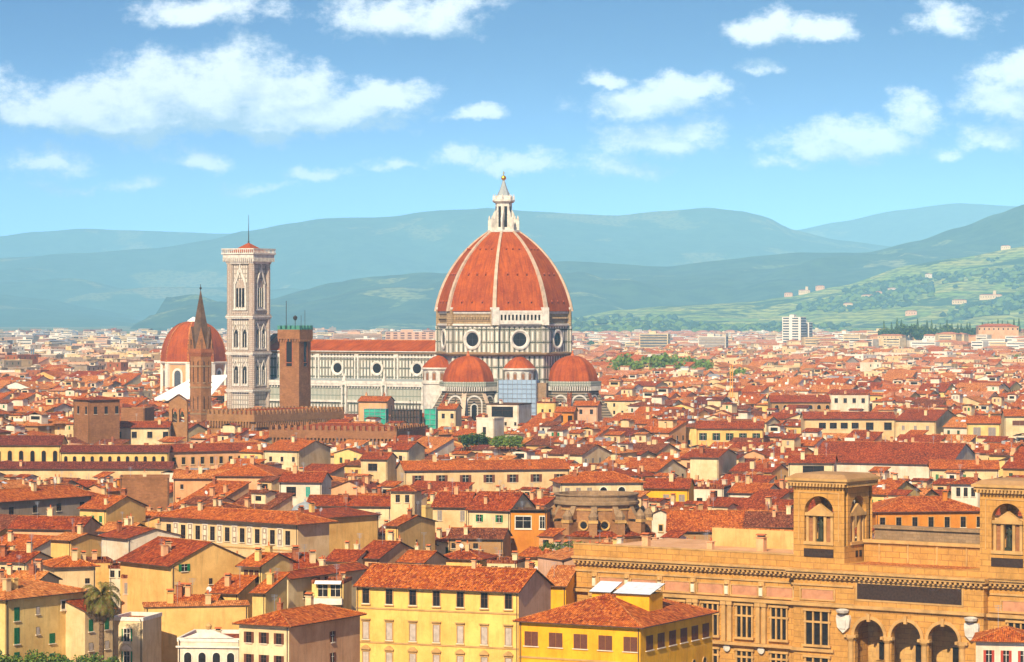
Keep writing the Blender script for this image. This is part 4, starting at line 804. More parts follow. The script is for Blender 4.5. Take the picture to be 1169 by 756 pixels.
# piers and arches built round real openings
for (a, b_2) in ((-3.3, -2.2), (-.35, .35), (2.2, 3.3)): m.box(a, -.8, 0, b_2, .8, zt-4.3, 'church_brick')
m.box(-2.2, -.75, 0, -.35, .75, zof(482, Y_), 'church_brick'); m.box(.35, -.75, 0, 2.2, .75, zof(482, Y_), 'church_brick')
for cx in (-1.27, 1.27):
    n = 8; r_ = .92; zs0 = zt-5.8
    for s_ in (-1, 1):
        for i in range(n//2):
            t0, t1 = math.pi/2*i/(n//2), math.pi/2*(i+1)/(n//2); xa, xb2 = cx+s_*r_*math.cos(t0), cx+s_*r_*math.cos(t1); za, zb2 = zs0+r_*math.sin(t0), zs0+r_*math.sin(t1)
            for y in (-.78, .78): m.face([(xa,y,za),(xb2,y,zb2),(xb2,y,zt-4.3),(xa,y,zt-4.3)], 'church_brick')
            m.face([(xa,-.78,za),(xa,.78,za),(xb2,.78,zb2),(xb2,-.78,zb2)], 'church_brick')
m.box(-3.3, -.8, zt-4.3, 3.3, .8, zt-2.6, 'church_brick'); m.build('wall', bg_)
m = MB(); slab(m, [(-4, -1.2, zt-2.6), (0, -1.2, zt), (0, 1.2, zt), (-4, 1.2, zt-2.6)], .3, 'tile_brown', 'wood_dark'); slab(m, [(0, -1.2, zt), (4, -1.2, zt-2.6), (4, 1.2, zt-2.6), (0, 1.2, zt)], .3, 'tile_brown', 'wood_dark'); m.face([(-3.3,-.8,zt-2.6),(3.3,-.8,zt-2.6),(0,-.8,zt-.4)], 'church_brick'); m.build('roof', bg_)
for cx in (-1.27, 1.27): q = MB(); q.lathe(cx, 0, [(.75, zt-8.0), (.5, zt-6.9), (.35, zt-6.3), (.1, zt-6.1)], 10, 'bronze_green'); q.build('bell', bg_)
blocker(X_-4, Y_-3, 1, 0, 8, 6, 193, 216, 450, 505, Y_)

# ---------------------------------------------------------------- the great ochre library, lower right
LX, LY, LR = 44.0, 479.0, rad(-35)
lib = thing('library', 'huge ochre stone library with two open arched corner towers and rows of tall mullioned windows', 'library', (LX, LY, 0), LR)
ST = 'stone_ochre'; TR = 'stone_trim'
def arch_panel(mb, x0, x1, z0, z1, cx, r, zs_, zb, y, th, mat, n=12):
    """wall panel with one arched opening, facing -y at y, thickness th"""
    yb = y+th
    def fb(P): mb.face([(p[0], y, p[1]) for p in P], mat); mb.face([(p[0], yb, p[1]) for p in reversed(P)], mat)
    fb([(x0, z0), (cx-r, z0), (cx-r, z1), (x0, z1)]); fb([(cx+r, z0), (x1, z0), (x1, z1), (cx+r, z1)])
    if zb > z0: fb([(cx-r, z0), (cx+r, z0), (cx+r, zb), (cx-r, zb)])
    A = [(cx-r*math.cos(math.pi*i/n), zs_+r*math.sin(math.pi*i/n)) for i in range(n+1)]
    for a, b in zip(A, A[1:]): fb([a, b, (b[0], z1), (a[0], z1)]); mb.face([(a[0],y,a[1]),(a[0],yb,a[1]),(b[0],yb,b[1]),(b[0],y,b[1])], mat)
    mb.face([(cx-r,y,zb),(cx-r,yb,zb),(cx-r,yb,zs_),(cx-r,y,zs_)], mat); mb.face([(cx+r,y,zs_),(cx+r,yb,zs_),(cx+r,yb,zb),(cx+r,y,zb)], mat); mb.face([(cx-r,y,zb),(cx+r,y,zb),(cx+r,yb,zb),(cx-r,yb,zb)], mat)
BX = 32.7; RW = 47.
m = MB(); m.box(-42, 1.5, 0, -.01, 30, 17.2, ST, top='wall_peach'); m.box(BX+.01, 1.5, 0, BX+26, 30, 17.2, ST, top='tile_pale')
m.box(-.005, 0, 0, 10.2, 14, 17.2, ST); m.box(BX-3.5, 0, 0, BX, 14, 17.2, ST); m.box(10.2, 0, 10.4, BX-3.5, 14, 17.2, ST, top='tile_pale'); m.box(10.2, 5.5, 0, BX-3.5, 14, 10.39, 'stone_tan')
ya = .0; x0a = 10.2; bw = (BX-3.5-10.2)/3
for i in range(3): arch_panel(m, x0a+i*bw, x0a+(i+1)*bw, 0, 10.395, x0a+(i+.5)*bw, 2.55, 6.3, 0, ya, 1.0, ST)
m.build('wall', lib)
for i in range(3):
    cx = x0a+(i+.5)*bw; q = MB(); n = 14
    A = [(cx-2.55*math.cos(math.pi*k/n), 6.3+2.55*math.sin(math.pi*k/n)) for k in range(n+1)]; B = [(cx-3.05*math.cos(math.pi*k/n), 6.3+3.05*math.sin(math.pi*k/n)) for k in range(n+1)]
    for k in range(n): q.face([(A[k][0],-.25,A[k][1]),(A[k+1][0],-.25,A[k+1][1]),(B[k+1][0],-.25,B[k+1][1]),(B[k][0],-.25,B[k][1])], TR); q.face([(B[k][0],-.25,B[k][1]),(B[k+1][0],-.25,B[k+1][1]),(B[k+1][0],0,B[k+1][1]),(B[k][0],0,B[k][1])], TR); q.face([(A[k][0],-.25,A[k][1]),(A[k][0],0,A[k][1]),(A[k+1][0],0,A[k+1][1]),(A[k+1][0],-.25,A[k+1][1])], TR)
    q.box(cx-.25, -.5, 8.5, cx+.25, -.02, 9.7, TR); q.build('arch_moulding', lib)
    q = MB(); q.box(cx-1.7, 5.2, 2, cx+1.7, 5.45, 5.2, TR); q.box(cx-1.0, 5.0, 2.2, cx+1.0, 5.18, 4.8, 'glass_dark'); q.box(cx-1.7, 4.9, 6.5, cx+1.7, 5.2, 7.0, TR); q.build('door_surround', lib)
for i in range(4):
    x = x0a+i*bw; q = MB(); q.lathe(x, -.1, [(.62, 0), (.5, .6), (.45, 5.3), (.75, 5.8), (.8, 6.3)], 10, TR); q.box(x-1.05, -.55, 5.9, x+1.05, .35, 6.35, TR); q.build('column', lib)
# cornices, attic panels, parapets
def cornice(mb, x0, x1, y, z, dep=1.3, dent=True):
    mb.box(x0, y-dep, z+.75, x1, y+.2, z+1.1, TR); mb.box(x0, y-dep*.75, z+.35, x1, y+.1, z+.745, TR); mb.box(x0, y-.35, z-.35, x1, y+.05, z-.05, TR)
    if dent:
        n = int((x1-x0)/.85)
        for i in range(n): x = x0+.2+i*(x1-x0-.4)/n; mb.box(x, y-dep*.7, z-.04, x+.4, y, z+.345, TR)
for (a, b) in ((-42, -.3), (BX+.3, BX+26)): q = MB(); cornice(q, a, b, 1.5, 15.0); q.box(a, .9, 16.1, b, 1.35, 18.0, ST); q.box(a, .8, 18.0, b, 1.5, 18.2, TR); q.build('cornice', lib)
q = MB(); cornice(q, -.8, BX+.8, 0, 15.0); q.build('cornice', lib)
q = MB(); q.box(9.4, 5.6, 17.2, BX-.2, 6.2, 20.2, ST); q.box(9.4, 5.2, 20.2, BX-.2, 6.5, 20.7, TR); q.box(9.4, 9, 17.2, BX-.2, 10, 22.2, 'stone_grey'); q.box(9.4, 8.6, 22.2, BX-.2, 10.3, 22.7, 'stone_grey')
for i in range(5): x = 12+i*5; q.box(x, 5.45, 17.3, x+.25, 5.59, 20.2, TR)
q.build('attic', lib)
for (a, b, yy) in ((-42, -.3, 1.5), (BX+.3, BX+26, 1.5), (-.3, 10.6, 0)):
    q = MB(); q.box(a, yy-.22, 13.55, b, yy-.004, 13.85, TR); q.box(a, yy-.3, 10.95, b, yy-.006, 11.0+.05, TR); q.build('moulding', lib)
for i in range(7):
    x = -.25-i*6.3; q = MB(); q.box(x-.5, 1.1, 11.1, x+.5, 1.49, 13.5, TR); q.box(x-.3, .9, 11.3, x+.3, 1.09, 12.6, 'stone_pale'); q.lathe(x, 1.0, [(.1, 12.7), (.42, 12.9), (.3, 13.3)], 8, TR); q.build('carved_bracket', lib)
def long_window(x, y, z0, z1, w=2.9, two=False, par=lib):
    q = MB(); a = w/2; q.box(x-a, y-.08, z0, x+a, y-.02, z1, 'glass_dark'); o = q.build('window', par); q = MB(); zz = z0+(z1-z0)*.68
    for s in (-.5, -1/6, 1/6, .5) if not two else (-.5, 0, .5): q.box(x+w*s-.13, y-.32, z0, x+w*s+.13, y-.09, z1, TR)
    q.box(x-a-.3, y-.36, zz-.15, x+a+.3, y-.085, zz+.15, TR); q.box(x-a-.35, y-.5, z1, x+a+.35, y-.01, z1+.35, TR); q.box(x-a-.35, y-.55, z0-.35, x+a+.35, y-.01, z0, TR)
    q.build('frame', o)
def bay(x, y, w, z_pan=12.0):
    q = MB(); q.box(x-w*.38, y-.12, z_pan-.75, x+w*.38, y-.01, z_pan+.75, 'stone_pink'); q.box(x-w*.42, y-.2, z_pan+.75, x+w*.42, y-.005, z_pan+.95, TR); q.box(x-w*.42, y-.2, z_pan-.95, x+w*.42, y-.005, z_pan-.75, TR)
    for s in (-1, 1): q.box(x+s*w*.42-.12, y-.21, z_pan-.95, x+s*w*.42+.12, y-.006, z_pan+.95, TR)
    q.build('frieze_panel', lib)
for i in range(6):
    x = -3.4-i*6.3; bay(x, 1.5, 6.0); long_window(x, 1.5, 4.6, 9.6); long_window(x, 1.5, -.5, 2.4)
    for dx in (-.55, .55):
        q = MB(); q.box(x-3.15+dx-.35, .95, 3.8, x-3.15+dx+.35, 1.49, 10.0, TR); q.box(x-3.15+dx-.5, .8, 9.6, x-3.15+dx+.5, 1.48, 10.2, TR); q.build('pilaster', lib)
    q = MB(); q.lathe(0, 0, [(.62, 0), (.62, .12), (.3, .2)], 14, 'marble_trim'); o = q.build('medallion', lib, (x-3.15, 1.2, 2.75)); o.rotation_euler = (math.pi/2, 0, 0)
q = MB(); q.box(-42, .7, 10.25, -.1, 1.5, 10.75, TR); q.box(-42, .6, 3.3, -.1, 1.5, 3.75, TR); q.box(BX+.1, .7, 10.25, BX+26, 1.5, 10.75, TR); q.box(-.3, -.5, 10.4, BX+.3, 0, 10.9, TR); q.box(-.3, -.4, 3.3, 7.2, 0, 3.8, TR); q.build('string_course', lib)
bay(4.3, 0, 7.2, 12.2); long_window(4.3, 0, 4.4, 9.6, 4.2); long_window(4.3, 0, -.4, 2.4, 4.2)
for i in range(3): bay(BX+5+i*7, 1.5, 6.6); long_window(BX+5+i*7, 1.5, 4.6, 9.6, 3.2)
q = MB(); q.box(11.3, -.15, 11.9, BX-3.6, -.02, 14.3, 'plaque'); q.box(11.0, -.1, 11.6, BX-3.3, -.01, 14.6, TR); q.build('inscription_panel', lib)
for x in (9.0, BX-1.8):
    q = MB(); P = [(-1.1, 1.3), (1.1, 1.3), (1.2, .7), (1.0, -.6), (0, -1.5), (-1.0, -.6), (-1.2, .7)]
    q.face([(x+a, -.55, 8.0+b) for a, b in P], 'marble_trim'); 
    for (a, b), (c, d) in zip(P, P[1:]+P[:1]): q.face([(x+a,-.55,8+b),(x+a,0,8+b),(x+c,0,8+d),(x+c,-.55,8+d)], 'marble_trim')
    q.lathe(x, -.6, [(.1, 9.4), (.9, 9.7), (1.1, 10.1), (.4, 10.3)], 8, 'marble_trim'); q.box(x-.5, -.7, 7.2, x+.5, -.56, 8.6, 'marble_trim'); q.build('stone_shield', lib)
q = MB(); q.box(-27, 20, 17.2, -9, 20.6, 20.2, 'wall_sand'); q.box(-27, 20, 20.2, -9, 20.7, 20.4, 'tile_pale'); q.build('roof_wall', lib)
for x, y, z in ((-33, 9, 1.3), (-20, 8, 1.1), (-14, 14, 1.5), (-5, 10, 1.2)): q = MB(); emit_chimney(q, x, y, 17.2, z, 'wall_peach', random.Random(int(-x))); q.build('chimney', lib)
# towers
def aedicule(parent, face):
    q = MB(); y = -.1
    for x in (-2.15, -.95, .95, 2.15): q.box(x-.22, y, 20.4, x+.22, y+.5, 24.4, TR)
    q.box(-2.5, y-.25, 24.4, 2.5, y+.6, 24.9, TR); q.face([(-2.1,y-.2,24.9),(2.1,y-.2,24.9),(0,y-.2,26.3)], TR); q.face([(-2.1,y-.2,24.9),(0,y-.2,26.3),(0,y+.6,26.3),(-2.1,y+.6,24.9)], TR); q.face([(0,y-.2,26.3),(2.1,y-.2,24.9),(2.1,y+.6,24.9),(0,y+.6,26.3)], TR)
    q.box(-1.95, y+.25, 20.4, -1.15, y+.3, 24.4, 'brick_brown'); q.box(1.15, y+.25, 20.4, 1.95, y+.3, 24.4, 'brick_brown')
    q.box(-.75, y+.9, 20.4, .75, y+1.0, 24.4, 'stone_dark'); q.box(-2.6, y-.4, 19.9, 2.6, y+.8, 20.4, TR); return q
def tower(x, nm):
    S = 9.0; z0, z1 = 17.2, 28.9
    q = MB(); q.box(x-.001, -.001, 16.1, x+S, S, 19.8, ST)
    arch_panel(q, x, x+S, 19.8, z1, x+S/2, 2.6, 24.9, 19.801, 0, 1.1, ST); arch_panel(q, x, x+S, 19.8, z1, x+S/2, 2.6, 24.9, 19.801, S-1.1, 1.1, ST)
    k = MB(); 
    for xx in (x, x+S-1.1):
        t = MB(); arch_panel(t, 1.1, S-1.1, 19.8, z1, S/2, 2.6, 24.9, 19.801, 0, 1.1, ST)
        for f_, mt in zip(t.f, t.m): q.face([(xx+t.v[i][1], t.v[i][0], t.v[i][2]) for i in f_], mt)
    tw = q.build('corner_tower', lib)
    q = MB(); q.box(x-.3, -.3, z1, x+S+.3, S+.3, z1+.5, TR); q.box(x-1.0, -1.0, z1+.95, x+S+1.0, S+1.0, z1+1.35, TR); q.box(x-.7, -.7, z1+.55, x+S+.7, S+.7, z1+.94, TR)
    for i in range(17):
        t = i*.58-.1+.1
        for (a, b) in ((x+t-.2, -.85), (x+t-.2, S+.45), (x+S+.45, t-.2), (x-.85, t-.2)): q.box(a, b, z1+.1, a+.3, b+.4, z1+.54, TR)
    q.rings([[(x-.9,-.9,z1+1.354),(x+S+.9,-.9,z1+1.354),(x+S+.9,S+.9,z1+1.354),(x-.9,S+.9,z1+1.354)], [(x+.2,.2,z1+2.0),(x+S-.2,.2,z1+2.0),(x+S-.2,S-.2,z1+2.0),(x+.2,S-.2,z1+2.0)], [(x+S*.45,S*.45,z1+2.2),(x+S*.55,S*.45,z1+2.2),(x+S*.55,S*.55,z1+2.2),(x+S*.45,S*.55,z1+2.2)]], 'wall_tan'); q.build('tower_cornice', tw)
    q = aedicule(tw, 'f'); q.build('aedicule', tw, (x+S/2, .3, 0)); q = aedicule(tw, 'r'); q.build('aedicule', tw, (x+S-.3, S/2, 0), math.pi/2)
    q = MB(); q.box(x+1.9, -.12, 18.0, x+S-1.9, -.01, 19.3, 'plaque'); q.build('plaque', tw)
    for dy in (-.9, .3): q = MB(); q.box(x+S+.001, S/2+dy, 18, x+S+.1, S/2+dy+.6, 19, 'glass_dark'); q.build('vent', tw)
    q = MB(); q.box(x+.9, -.1, 27.95, x+S-.9, -.01, 28.1, TR); q.box(x+.9, -.1, 20.5, x+1.05, -.01, 27.95, TR); q.box(x+S-1.05, -.1, 20.5, x+S-.9, -.01, 27.95, TR); q.build('moulding', tw)
tower(0, 'a'); tower(BX-.6+.0, 'b')
def statue(label, x, arm):
    c, s = math.cos(LR), math.sin(LR); y = .75; wx, wy = LX+x*c-y*s, LY+x*s+y*c
    V = [(0,0,1.55),(0,0,2.0),(0,0,2.35),(0,-.03,2.55),(.13,0,1.2),(.15,-.03,.6),(.14,-.05,.08),(-.13,0,1.2),(-.17,-.08,.6),(-.16,-.1,.08),(.3,0,2.2),(.38,-.1,1.75),(.2,-.3,1.7),(-.3,0,2.2),(-.42,-.1,1.85),(-.3*arm,-.35,2.1),(0,-.02,2.75)]
    E = [(0,1),(1,2),(2,3),(3,16),(0,4),(4,5),(5,6),(0,7),(7,8),(8,9),(2,10),(10,11),(11,12),(2,13),(13,14),(14,15)]
    R = [.26,.27,.24,.11,.2,.19,.14,.2,.2,.15,.14,.1,.07,.14,.1,.07,.17]
    me = bpy.data.meshes.new('statue'); me.from_pydata([(a*1.15, b*1.15, z*1.15) for a, b, z in V], E, []); o = bpy.data.objects.new('statue', me); C.objects.link(o)
    md = o.modifiers.new('s', 'SKIN'); md.use_smooth_shade = True
    for i, v in enumerate(me.skin_vertices[0].data): v.radius = (R[i]*1.15, R[i]*1.15); v.use_root = (i == 0)
    o.modifiers.new('u', 'SUBSURF').levels = 1; o.modifiers['u'].render_levels = 1
    dg = bpy.context.evaluated_depsgraph_get(); m2 = bpy.data.meshes.new_from_object(o.evaluated_get(dg)); m2.materials.clear(); m2.materials.append(MATS['bronze_green']); bpy.data.objects.remove(o)
    o = link('statue', m2, None, (wx, wy, 20.75), LR); tag(o, label, 'statue', 'bronze statues in the tower arches')
    q = MB(); q.box(-.5, -.5, -.35, .5, .5, .08, 'bronze_green'); q.rings([[(.42*math.cos(a*math.pi/5)*k, -.05+.3*math.sin(a*math.pi/5)*k, z) for a in range(10)] for z, k in ((.1, 1.15), (.9, .85), (1.75, .62))], 'bronze_green', smooth=True); q.build('robe', o)
statue('green bronze robed statue in the arch of the left open corner tower', 4.5, 1.0); statue('green bronze statue in the arch of the tower at the right edge', BX-.6+4.5, .2)
blocker(LX, LY, math.cos(LR), math.sin(LR), 62, 34, 905, 1240, 540, 760, LY-20); blocker(LX-42*math.cos(LR), LY-42*math.sin(LR), math.cos(LR), math.sin(LR), 42, 34, 668, 908, 622, 760, LY)
# rear parapet wall of the library block and small roof pieces
RWD = [] 
# ---------------------------------------------------------------- houses one can tell apart
G = 'houses of the old town'
def H(*a, **k): k.setdefault('group', G); return house(*a, **k)
SG, SB, SGr = 'open_green', 'open_brown', 'open_grey'
# front row
H('pale yellow palace with green closed shutters behind the palm tree, bottom left corner', 6, 684, 97, 55, 14, 16, 'hip', 'wall_pale_yellow', 'tile_pale', pitch=.28, vb=750, wins=[('f','closed_green',1.1,2.0,2.4,1,.14,.14),('f','closed_green',1.1,2.4,5.6,1,.14,.14),('f','closed_green',1.1,2.0,9,1,.14,.14),('f','curtain_brown',.7,1.1,2.2,1,.4,.4),('f','curtain_brown',.7,1.1,5.2,1,.4,.4),('f','closed_green',1.2,1.5,6.6,2,.58,.9),('f','closed_green',1.2,1.5,9.6,2,.58,.9),('f','plain_brown_pale',.8,1.2,1.8,1,.72,.72),('l','closed_green',1.1,2,2.6,2,.3,.7)], chim=3)
H('low cream annex with small green windows directly behind the palm trunk', 97, 698, 130, 55, 11.4, 6, 'shed', 'wall_cream', 'tile_red', wins=[('f','closed_green',.9,1.8,2.2,2,.2,.75),('f','curtain_brown',.9,1.2,5.4,2,.2,.75)], vb=750, chim=0)
H('narrow cream house with balustraded flat top and green shutters, right of the palm', 127, 705, 163, -14, 9.8, 8, 'flat', 'wall_ivory', 'tile_pale', parapet='trim_white', wins=[('f','open_green_pale',.9,1.9,2.6,1,.5,.5),('f','open_green_pale_x_ped',.9,1.9,6.0,1,.5,.5)], vb=756, chim=0, aer=0)
H('long blank yellow boundary wall with a tiled coping, right of the balustraded house', 166, 694, 283, 12, 10.2, 2.4, 'shed', 'wall_yellow', 'tile_pale', vb=756, chim=2, pitch=.2, over=.2)
H('ornate white villa front with a pediment and four arched windows, bottom edge', 203, 729, 275, -6, 8.2, 12, 'flat', 'wall_white', 'tile_red', parapet='trim_white', wins=[('f','arch_x_white',1.1,2.4,3.2,4,.16,.84)], vb=756, chim=1, aer=0)
H('peach corner house with brown shutters and a hipped tile roof, bottom centre left', 273, 711, 330, -28, 13, 19, 'hip', 'wall_ivory', 'tile_orange', endwall='wall_peach', wins=[('f','half_brown',.85,1.5,1.9,3,.2,.8),('f','half_brown',.85,1.5,5.0,3,.2,.8),('r','open_brown',.8,1.5,2.6,1,.6,.6),('r','open_brown',.8,1.5,5.6,1,.6,.6)], vb=756, chim=2)
H('large lemon yellow palace with seven windows on each floor, bottom centre', 407, 668, 592, -23, 13.4, 13, 'gx', 'wall_lemon', 'tile_orange', pitch=.42, wins=[('f','plain_brown_stone',1.15,2.3,1.6,7,.06,.94),('f','curtain_grey_stone_x',1.05,2.7,7.0,7,.06,.94),('f','curtain_brown_stone_x_ped',1.05,2.6,11.6,7,.06,.94)], vb=756, bands=(9.9, 4.6), chim=1, aer=0, endwall='wall_pink')
H('bright yellow corner building with closed brown shutters and white skylights', 593, 708, 731, -28, 13, 24, 'hip', 'wall_bright_yellow', 'tile_orange', pitch=.34, wins=[('f','closed_brown',2.1,2.0,2.5,5,.1,.92),('r','closed_brown',2.2,2.0,2.5,6,.12,.9),('f','arch_x_stone',1.1,2.2,7.4,5,.12,.88),('r','arch_x_stone',1.1,2.2,7.4,6,.12,.88)], vb=756, chim=1, aer=0, bands=(7.9,))
H('white house with dark red open shutters and a tiled roof, bottom right corner', 1114, 731, 1182, -12, 10, 9, 'hip', 'wall_white', 'tile_orange', wins=[('f','open_red',.8,1.7,2.2,3,.22,.8)], vb=756, chim=0)
H('low flat building carrying a green roof garden, below the white modern house', 524, 513, 598, -6, 11.2, 16, 'flat', 'wall_peach', 'tile_brown', vb=516, chim=0, aer=0, wins=[('f','plain_brown',1,1.4,2.2,5,.1,.9)])
# small houses packed between the bigger ones
H('low roof wedge between the left edge palace and the pyramid-roofed cube', -6, 664, 40, -20, 12.5, 8, 'gx', 'wall_cream', 'tile_pale', vb=676, chim=3)
H('tiny cream lean-to with a tiled roof at the far left edge, above the palace roof', -8, 640, 30, -24, 13, 8, 'gx', 'wall_ivory', 'tile_red', vb=656, chim=2, wins=[('f','plain_brown',.8,1.1,1.6,2,.3,.8)])
H('narrow yellow block with a flat top, directly behind the palm crown', 104, 640, 128, 15, 12.4, 7, 'flat', 'wall_yellow', 'tile_pale', vb=660, chim=1)
H('small white terrace hut right of the narrow yellow block', 122, 646, 143, -12, 11.4, 5, 'flat', 'wall_white', 'tile_red', vb=656, chim=1, wins=[('f','plain_brown',.8,1.2,1.4,2,.3,.75)])
H('low orange lean-to roof at the foot of the tall ochre gable wall', 238, 676, 272, -22, 11, 6, 'shed', 'wall_yellow', 'tile_orange', vb=690, chim=1, wins=[('f','plain_brown',.7,.9,1.6,2,.3,.8)])
H('slim yellow stair block left of the white fronted house', 288, 676, 303, -25, 11.6, 7, 'shed', 'wall_pale_yellow', 'tile_orange', vb=700, chim=1)
H('cluster roof of pale tiles behind the balustraded house', 196, 686, 246, -8, 10.6, 4, 'gx', 'wall_pale_yellow', 'tile_orange', vb=692, chim=4, dish=1)
H('low red roofed cottage tucked above the peach chimney wall house', 372, 640, 405, -20, 12.6, 9, 'gx', 'wall_ivory', 'tile_red', vb=654, chim=2, wins=[('f','closed_brown',.9,1.3,1.8,2,.3,.75)])
H('cream wing at the right end of the low gabled peach house', 455, 641, 484, -24, 12.6, 9, 'gx', 'wall_cream', 'tile_orange', vb=652, chim=2, wins=[('f','plain_brown',.9,1.3,1.8,2,.3,.75)])
H('small ivory penthouse with awning roof between the lemon palace and the terrace house', 556, 640, 590, -14, 12.4, 6, 'flat', 'wall_ivory', 'tile_brown', vb=648, chim=1, wins=[('f','sash_white',1.2,1.3,1.6,2,.25,.7)])
H('low white hut with a tiled roof behind the white gabled house', 112, 606, 146, -26, 12.5, 8, 'gx', 'wall_white', 'tile_pale', vb=616, chim=2)
# second row, left
H('long tile-roofed hall with a grey pillared upper wall, left edge', -4, 573, 104, 55, 15, 12, 'gx', 'wall_grey', 'tile_orange', wins=[('f','plain_brown',1.4,1.6,2.2,4,.15,.9)], vb=600)
H('yellow gabled house with a blank side wall, behind the terrace roofs at left', 91, 580, 121, -30, 14, 14, 'gx', 'wall_yellow', 'tile_orange', wins=[('f','closed_green',.8,1.4,2.2,3,.2,.8)], vb=598)
H('wide low red-roofed building left of the white gabled house', 10, 603, 92, -12, 12, 12, 'gx', 'wall_peach', 'tile_red', vb=616)
H('white gabled house with one small window, above the palm tree', 146, 615, 207, 40, 12.5, 10, 'gy', 'wall_white', 'tile_red', pitch=.25, wins=[('f','curtain_grey',1.0,1.2,2.4,1,.55,.55)], vb=640)
H('small yellow block house with shallow tiled roof, left of the white gabled house', 58, 616, 81, -32, 13, 9, 'gx', 'wall_yellow', 'tile_pale', vb=640, pitch=.2)
H('cream cube house with a pyramid tile roof and tiny window, left of the palm crown', 62, 647, 109, 22, 13, 9, 'hip', 'wall_cream', 'tile_orange', wins=[('f','plain_brown',.8,.9,2.6,1,.8,.8)], vb=674)
H('tall ochre gable wall with two bright green shutters high on its left', 196, 645, 284, 40, 13.2, 16, 'gy', 'wall_yellow', 'tile_red', pitch=.42, wins=[('f','open_green',1.2,1.2,.6,1,.16,.16),('f','plain_brown',.7,1.0,3.2,1,.5,.5),('f','plain_brown',.7,1.0,3.0,1,.78,.78)], vb=690, chim=2, over=.9)
H('beige flat-roofed house with wide dark shuttered windows, right of the palm crown', 139, 657, 196, -8, 10.5, 8, 'flat', 'wall_peach', 'tile_brown', wins=[('f','closed_grey',1.2,1.9,2.2,2,.12,.3),('f','closed_brown',1.3,2.0,2.2,3,.58,.92)], vb=694, dish=1)
pal, _, _ = H('long palazzo with ornate painted panels between dark windows under a broad tiled eave', 182, 588, 340, -38, 16, 9, 'hip', 'wall_cream', 'tile_orange', wins=[('f','plain_brown',1.2,2.7,3.0,9,.07,.93)], vb=628, bands=(10.6,), over=1.2, chim=1)
H('plain windowless ochre gable wall joined to the painted palazzo', 338, 594, 432, 48, 14.6, 9, 'shed', 'wall_yellow', 'tile_red', vb=632, pitch=.1, chim=2, dish=1)
H('small ochre house with three brown windows under the eave, left of the slanting roof', 275, 644, 299, -30, 15, 9, 'gx', 'wall_pale_yellow', 'tile_orange', wins=[('f','closed_brown',.8,2.0,1.9,3,.25,.75)], vb=690, over=1.2)
H('white fronted house with a very long slanting tile roof running up to the right', 301, 659, 329, -30, 12.6, 24, 'gy', 'wall_ivory', 'tile_red', wins=[('f','closed_brown',1.1,1.5,1.0,2,.25,.72),('f','plain_brown',1.1,1.5,5.4,2,.2,.8),('r','plain_brown',.8,1.2,3,2,.2,.5)], vb=700, pitch=.30)
H('peach wall house with a thin chimney pipe, between the slanting roof and the lemon palace', 330, 659, 372, 20, 11.6, 9, 'shed', 'wall_peach', 'tile_red', wins=[('f','open_green',.7,1.1,2.6,1,.75,.75)], vb=705)
H('small house with a white balcony and dark glazed doors, left of the lemon palace', 356, 663, 392, -8, 12, 7, 'flat', 'wall_pale_yellow', 'tile_brown', wins=[('f','sash_grey',1.6,1.9,1.6,2,.35,.75),('f','half_green',1.0,1.3,4.9,2,.2,.7)], vb=690)
H('low gabled peach house with brown windows above the balcony house', 405, 636, 433, -28, 13, 14, 'gx', 'wall_peach', 'tile_red', wins=[('f','closed_brown',.9,2,1.9,2,.2,.65)], vb=655)
H('ochre gable house with a blank sunlit side, left of the orange house', 440, 600, 454, -28, 14, 15, 'gx', 'wall_yellow', 'tile_orange', wins=[('f','plain_grey',.9,2,2.4,1,.5,.5),('r','plain_brown',.5,.5,3.4,1,.5,.5)], vb=636, pitch=.2)
H('yellow house with a low hipped roof just behind the lemon palace ridge', 500, 637, 548, -18, 12, 8, 'hip', 'wall_yellow', 'tile_red', wins=[('f','plain_brown',.9,1.2,2.0,2,.2,.5)], vb=648, dish=1)
H('orange block with wide white framed windows, beside the round brick church', 583, 583, 624, -8, 15, 9, 'flat', 'wall_orange', 'tile_brown', parapet='wood_dark', wins=[('f','sash_x_white',3.2,2.4,2.4,1,.35,.35),('f','sash_x_white',1.0,2.4,2.4,1,.88,.88)], vb=612)
H('cream house with green shutters and a grey gable side, left of the orange block', 534, 581, 582, -24, 14, 13, 'gx', 'wall_ivory', 'tile_red', wins=[('f','open_green',.9,1.5,1.9,2,.28,.75)], vb=600, pitch=.5)
H('cream house with tall grey shutters, second left of the orange block', 494, 578, 534, -12, 13.6, 12, 'gx', 'wall_cream', 'tile_red', wins=[('f','closed_grey',1.0,2.2,2.0,2,.2,.85)], vb=600, pitch=.45)
H('slim cream rooftop tower house with dark openings under a small pyramid roof', 446, 560, 473, -15, 20, 5, 'hip', 'wall_cream', 'tile_red', wins=[('f','plain_brown',.9,1.5,1.6,2,.3,.7)], vb=588, chim=0)
H('long low cream house with shuttered windows, right of the small grey dome', 350, 577, 446, -6, 13, 11, 'gx', 'wall_ivory', 'tile_red', wins=[('f','closed_grey',1.1,1.5,2.1,4,.1,.85)], vb=592)
H('low shed with mottled old brown roof tiles in front of the green shuttered house', 512, 614, 574, -10, 10, 9, 'gx', 'wall_tan', 'tile_brown', vb=628, pitch=.35, wins=[('f','plain_brown',1,1.1,1.6,2,.1,.5)])
H('yellow terrace house with a roof garden of potted plants', 616, 640, 672, -12, 12.2, 9, 'flat', 'wall_yellow', 'tile_pale', vb=668, wins=[('f','sash_white',.9,1.3,2.8,1,.55,.55)], parapet='wall_yellow')
H('pale pink blank gable wall in front of the library left wing', 641, 640, 706, 30, 13.6, 8, 'gy', 'wall_pink', 'tile_pale', vb=690, pitch=.22, over=.2, wins=[('f','plain_brown',.7,1.3,4.6,2,.3,.8)], chim=0)
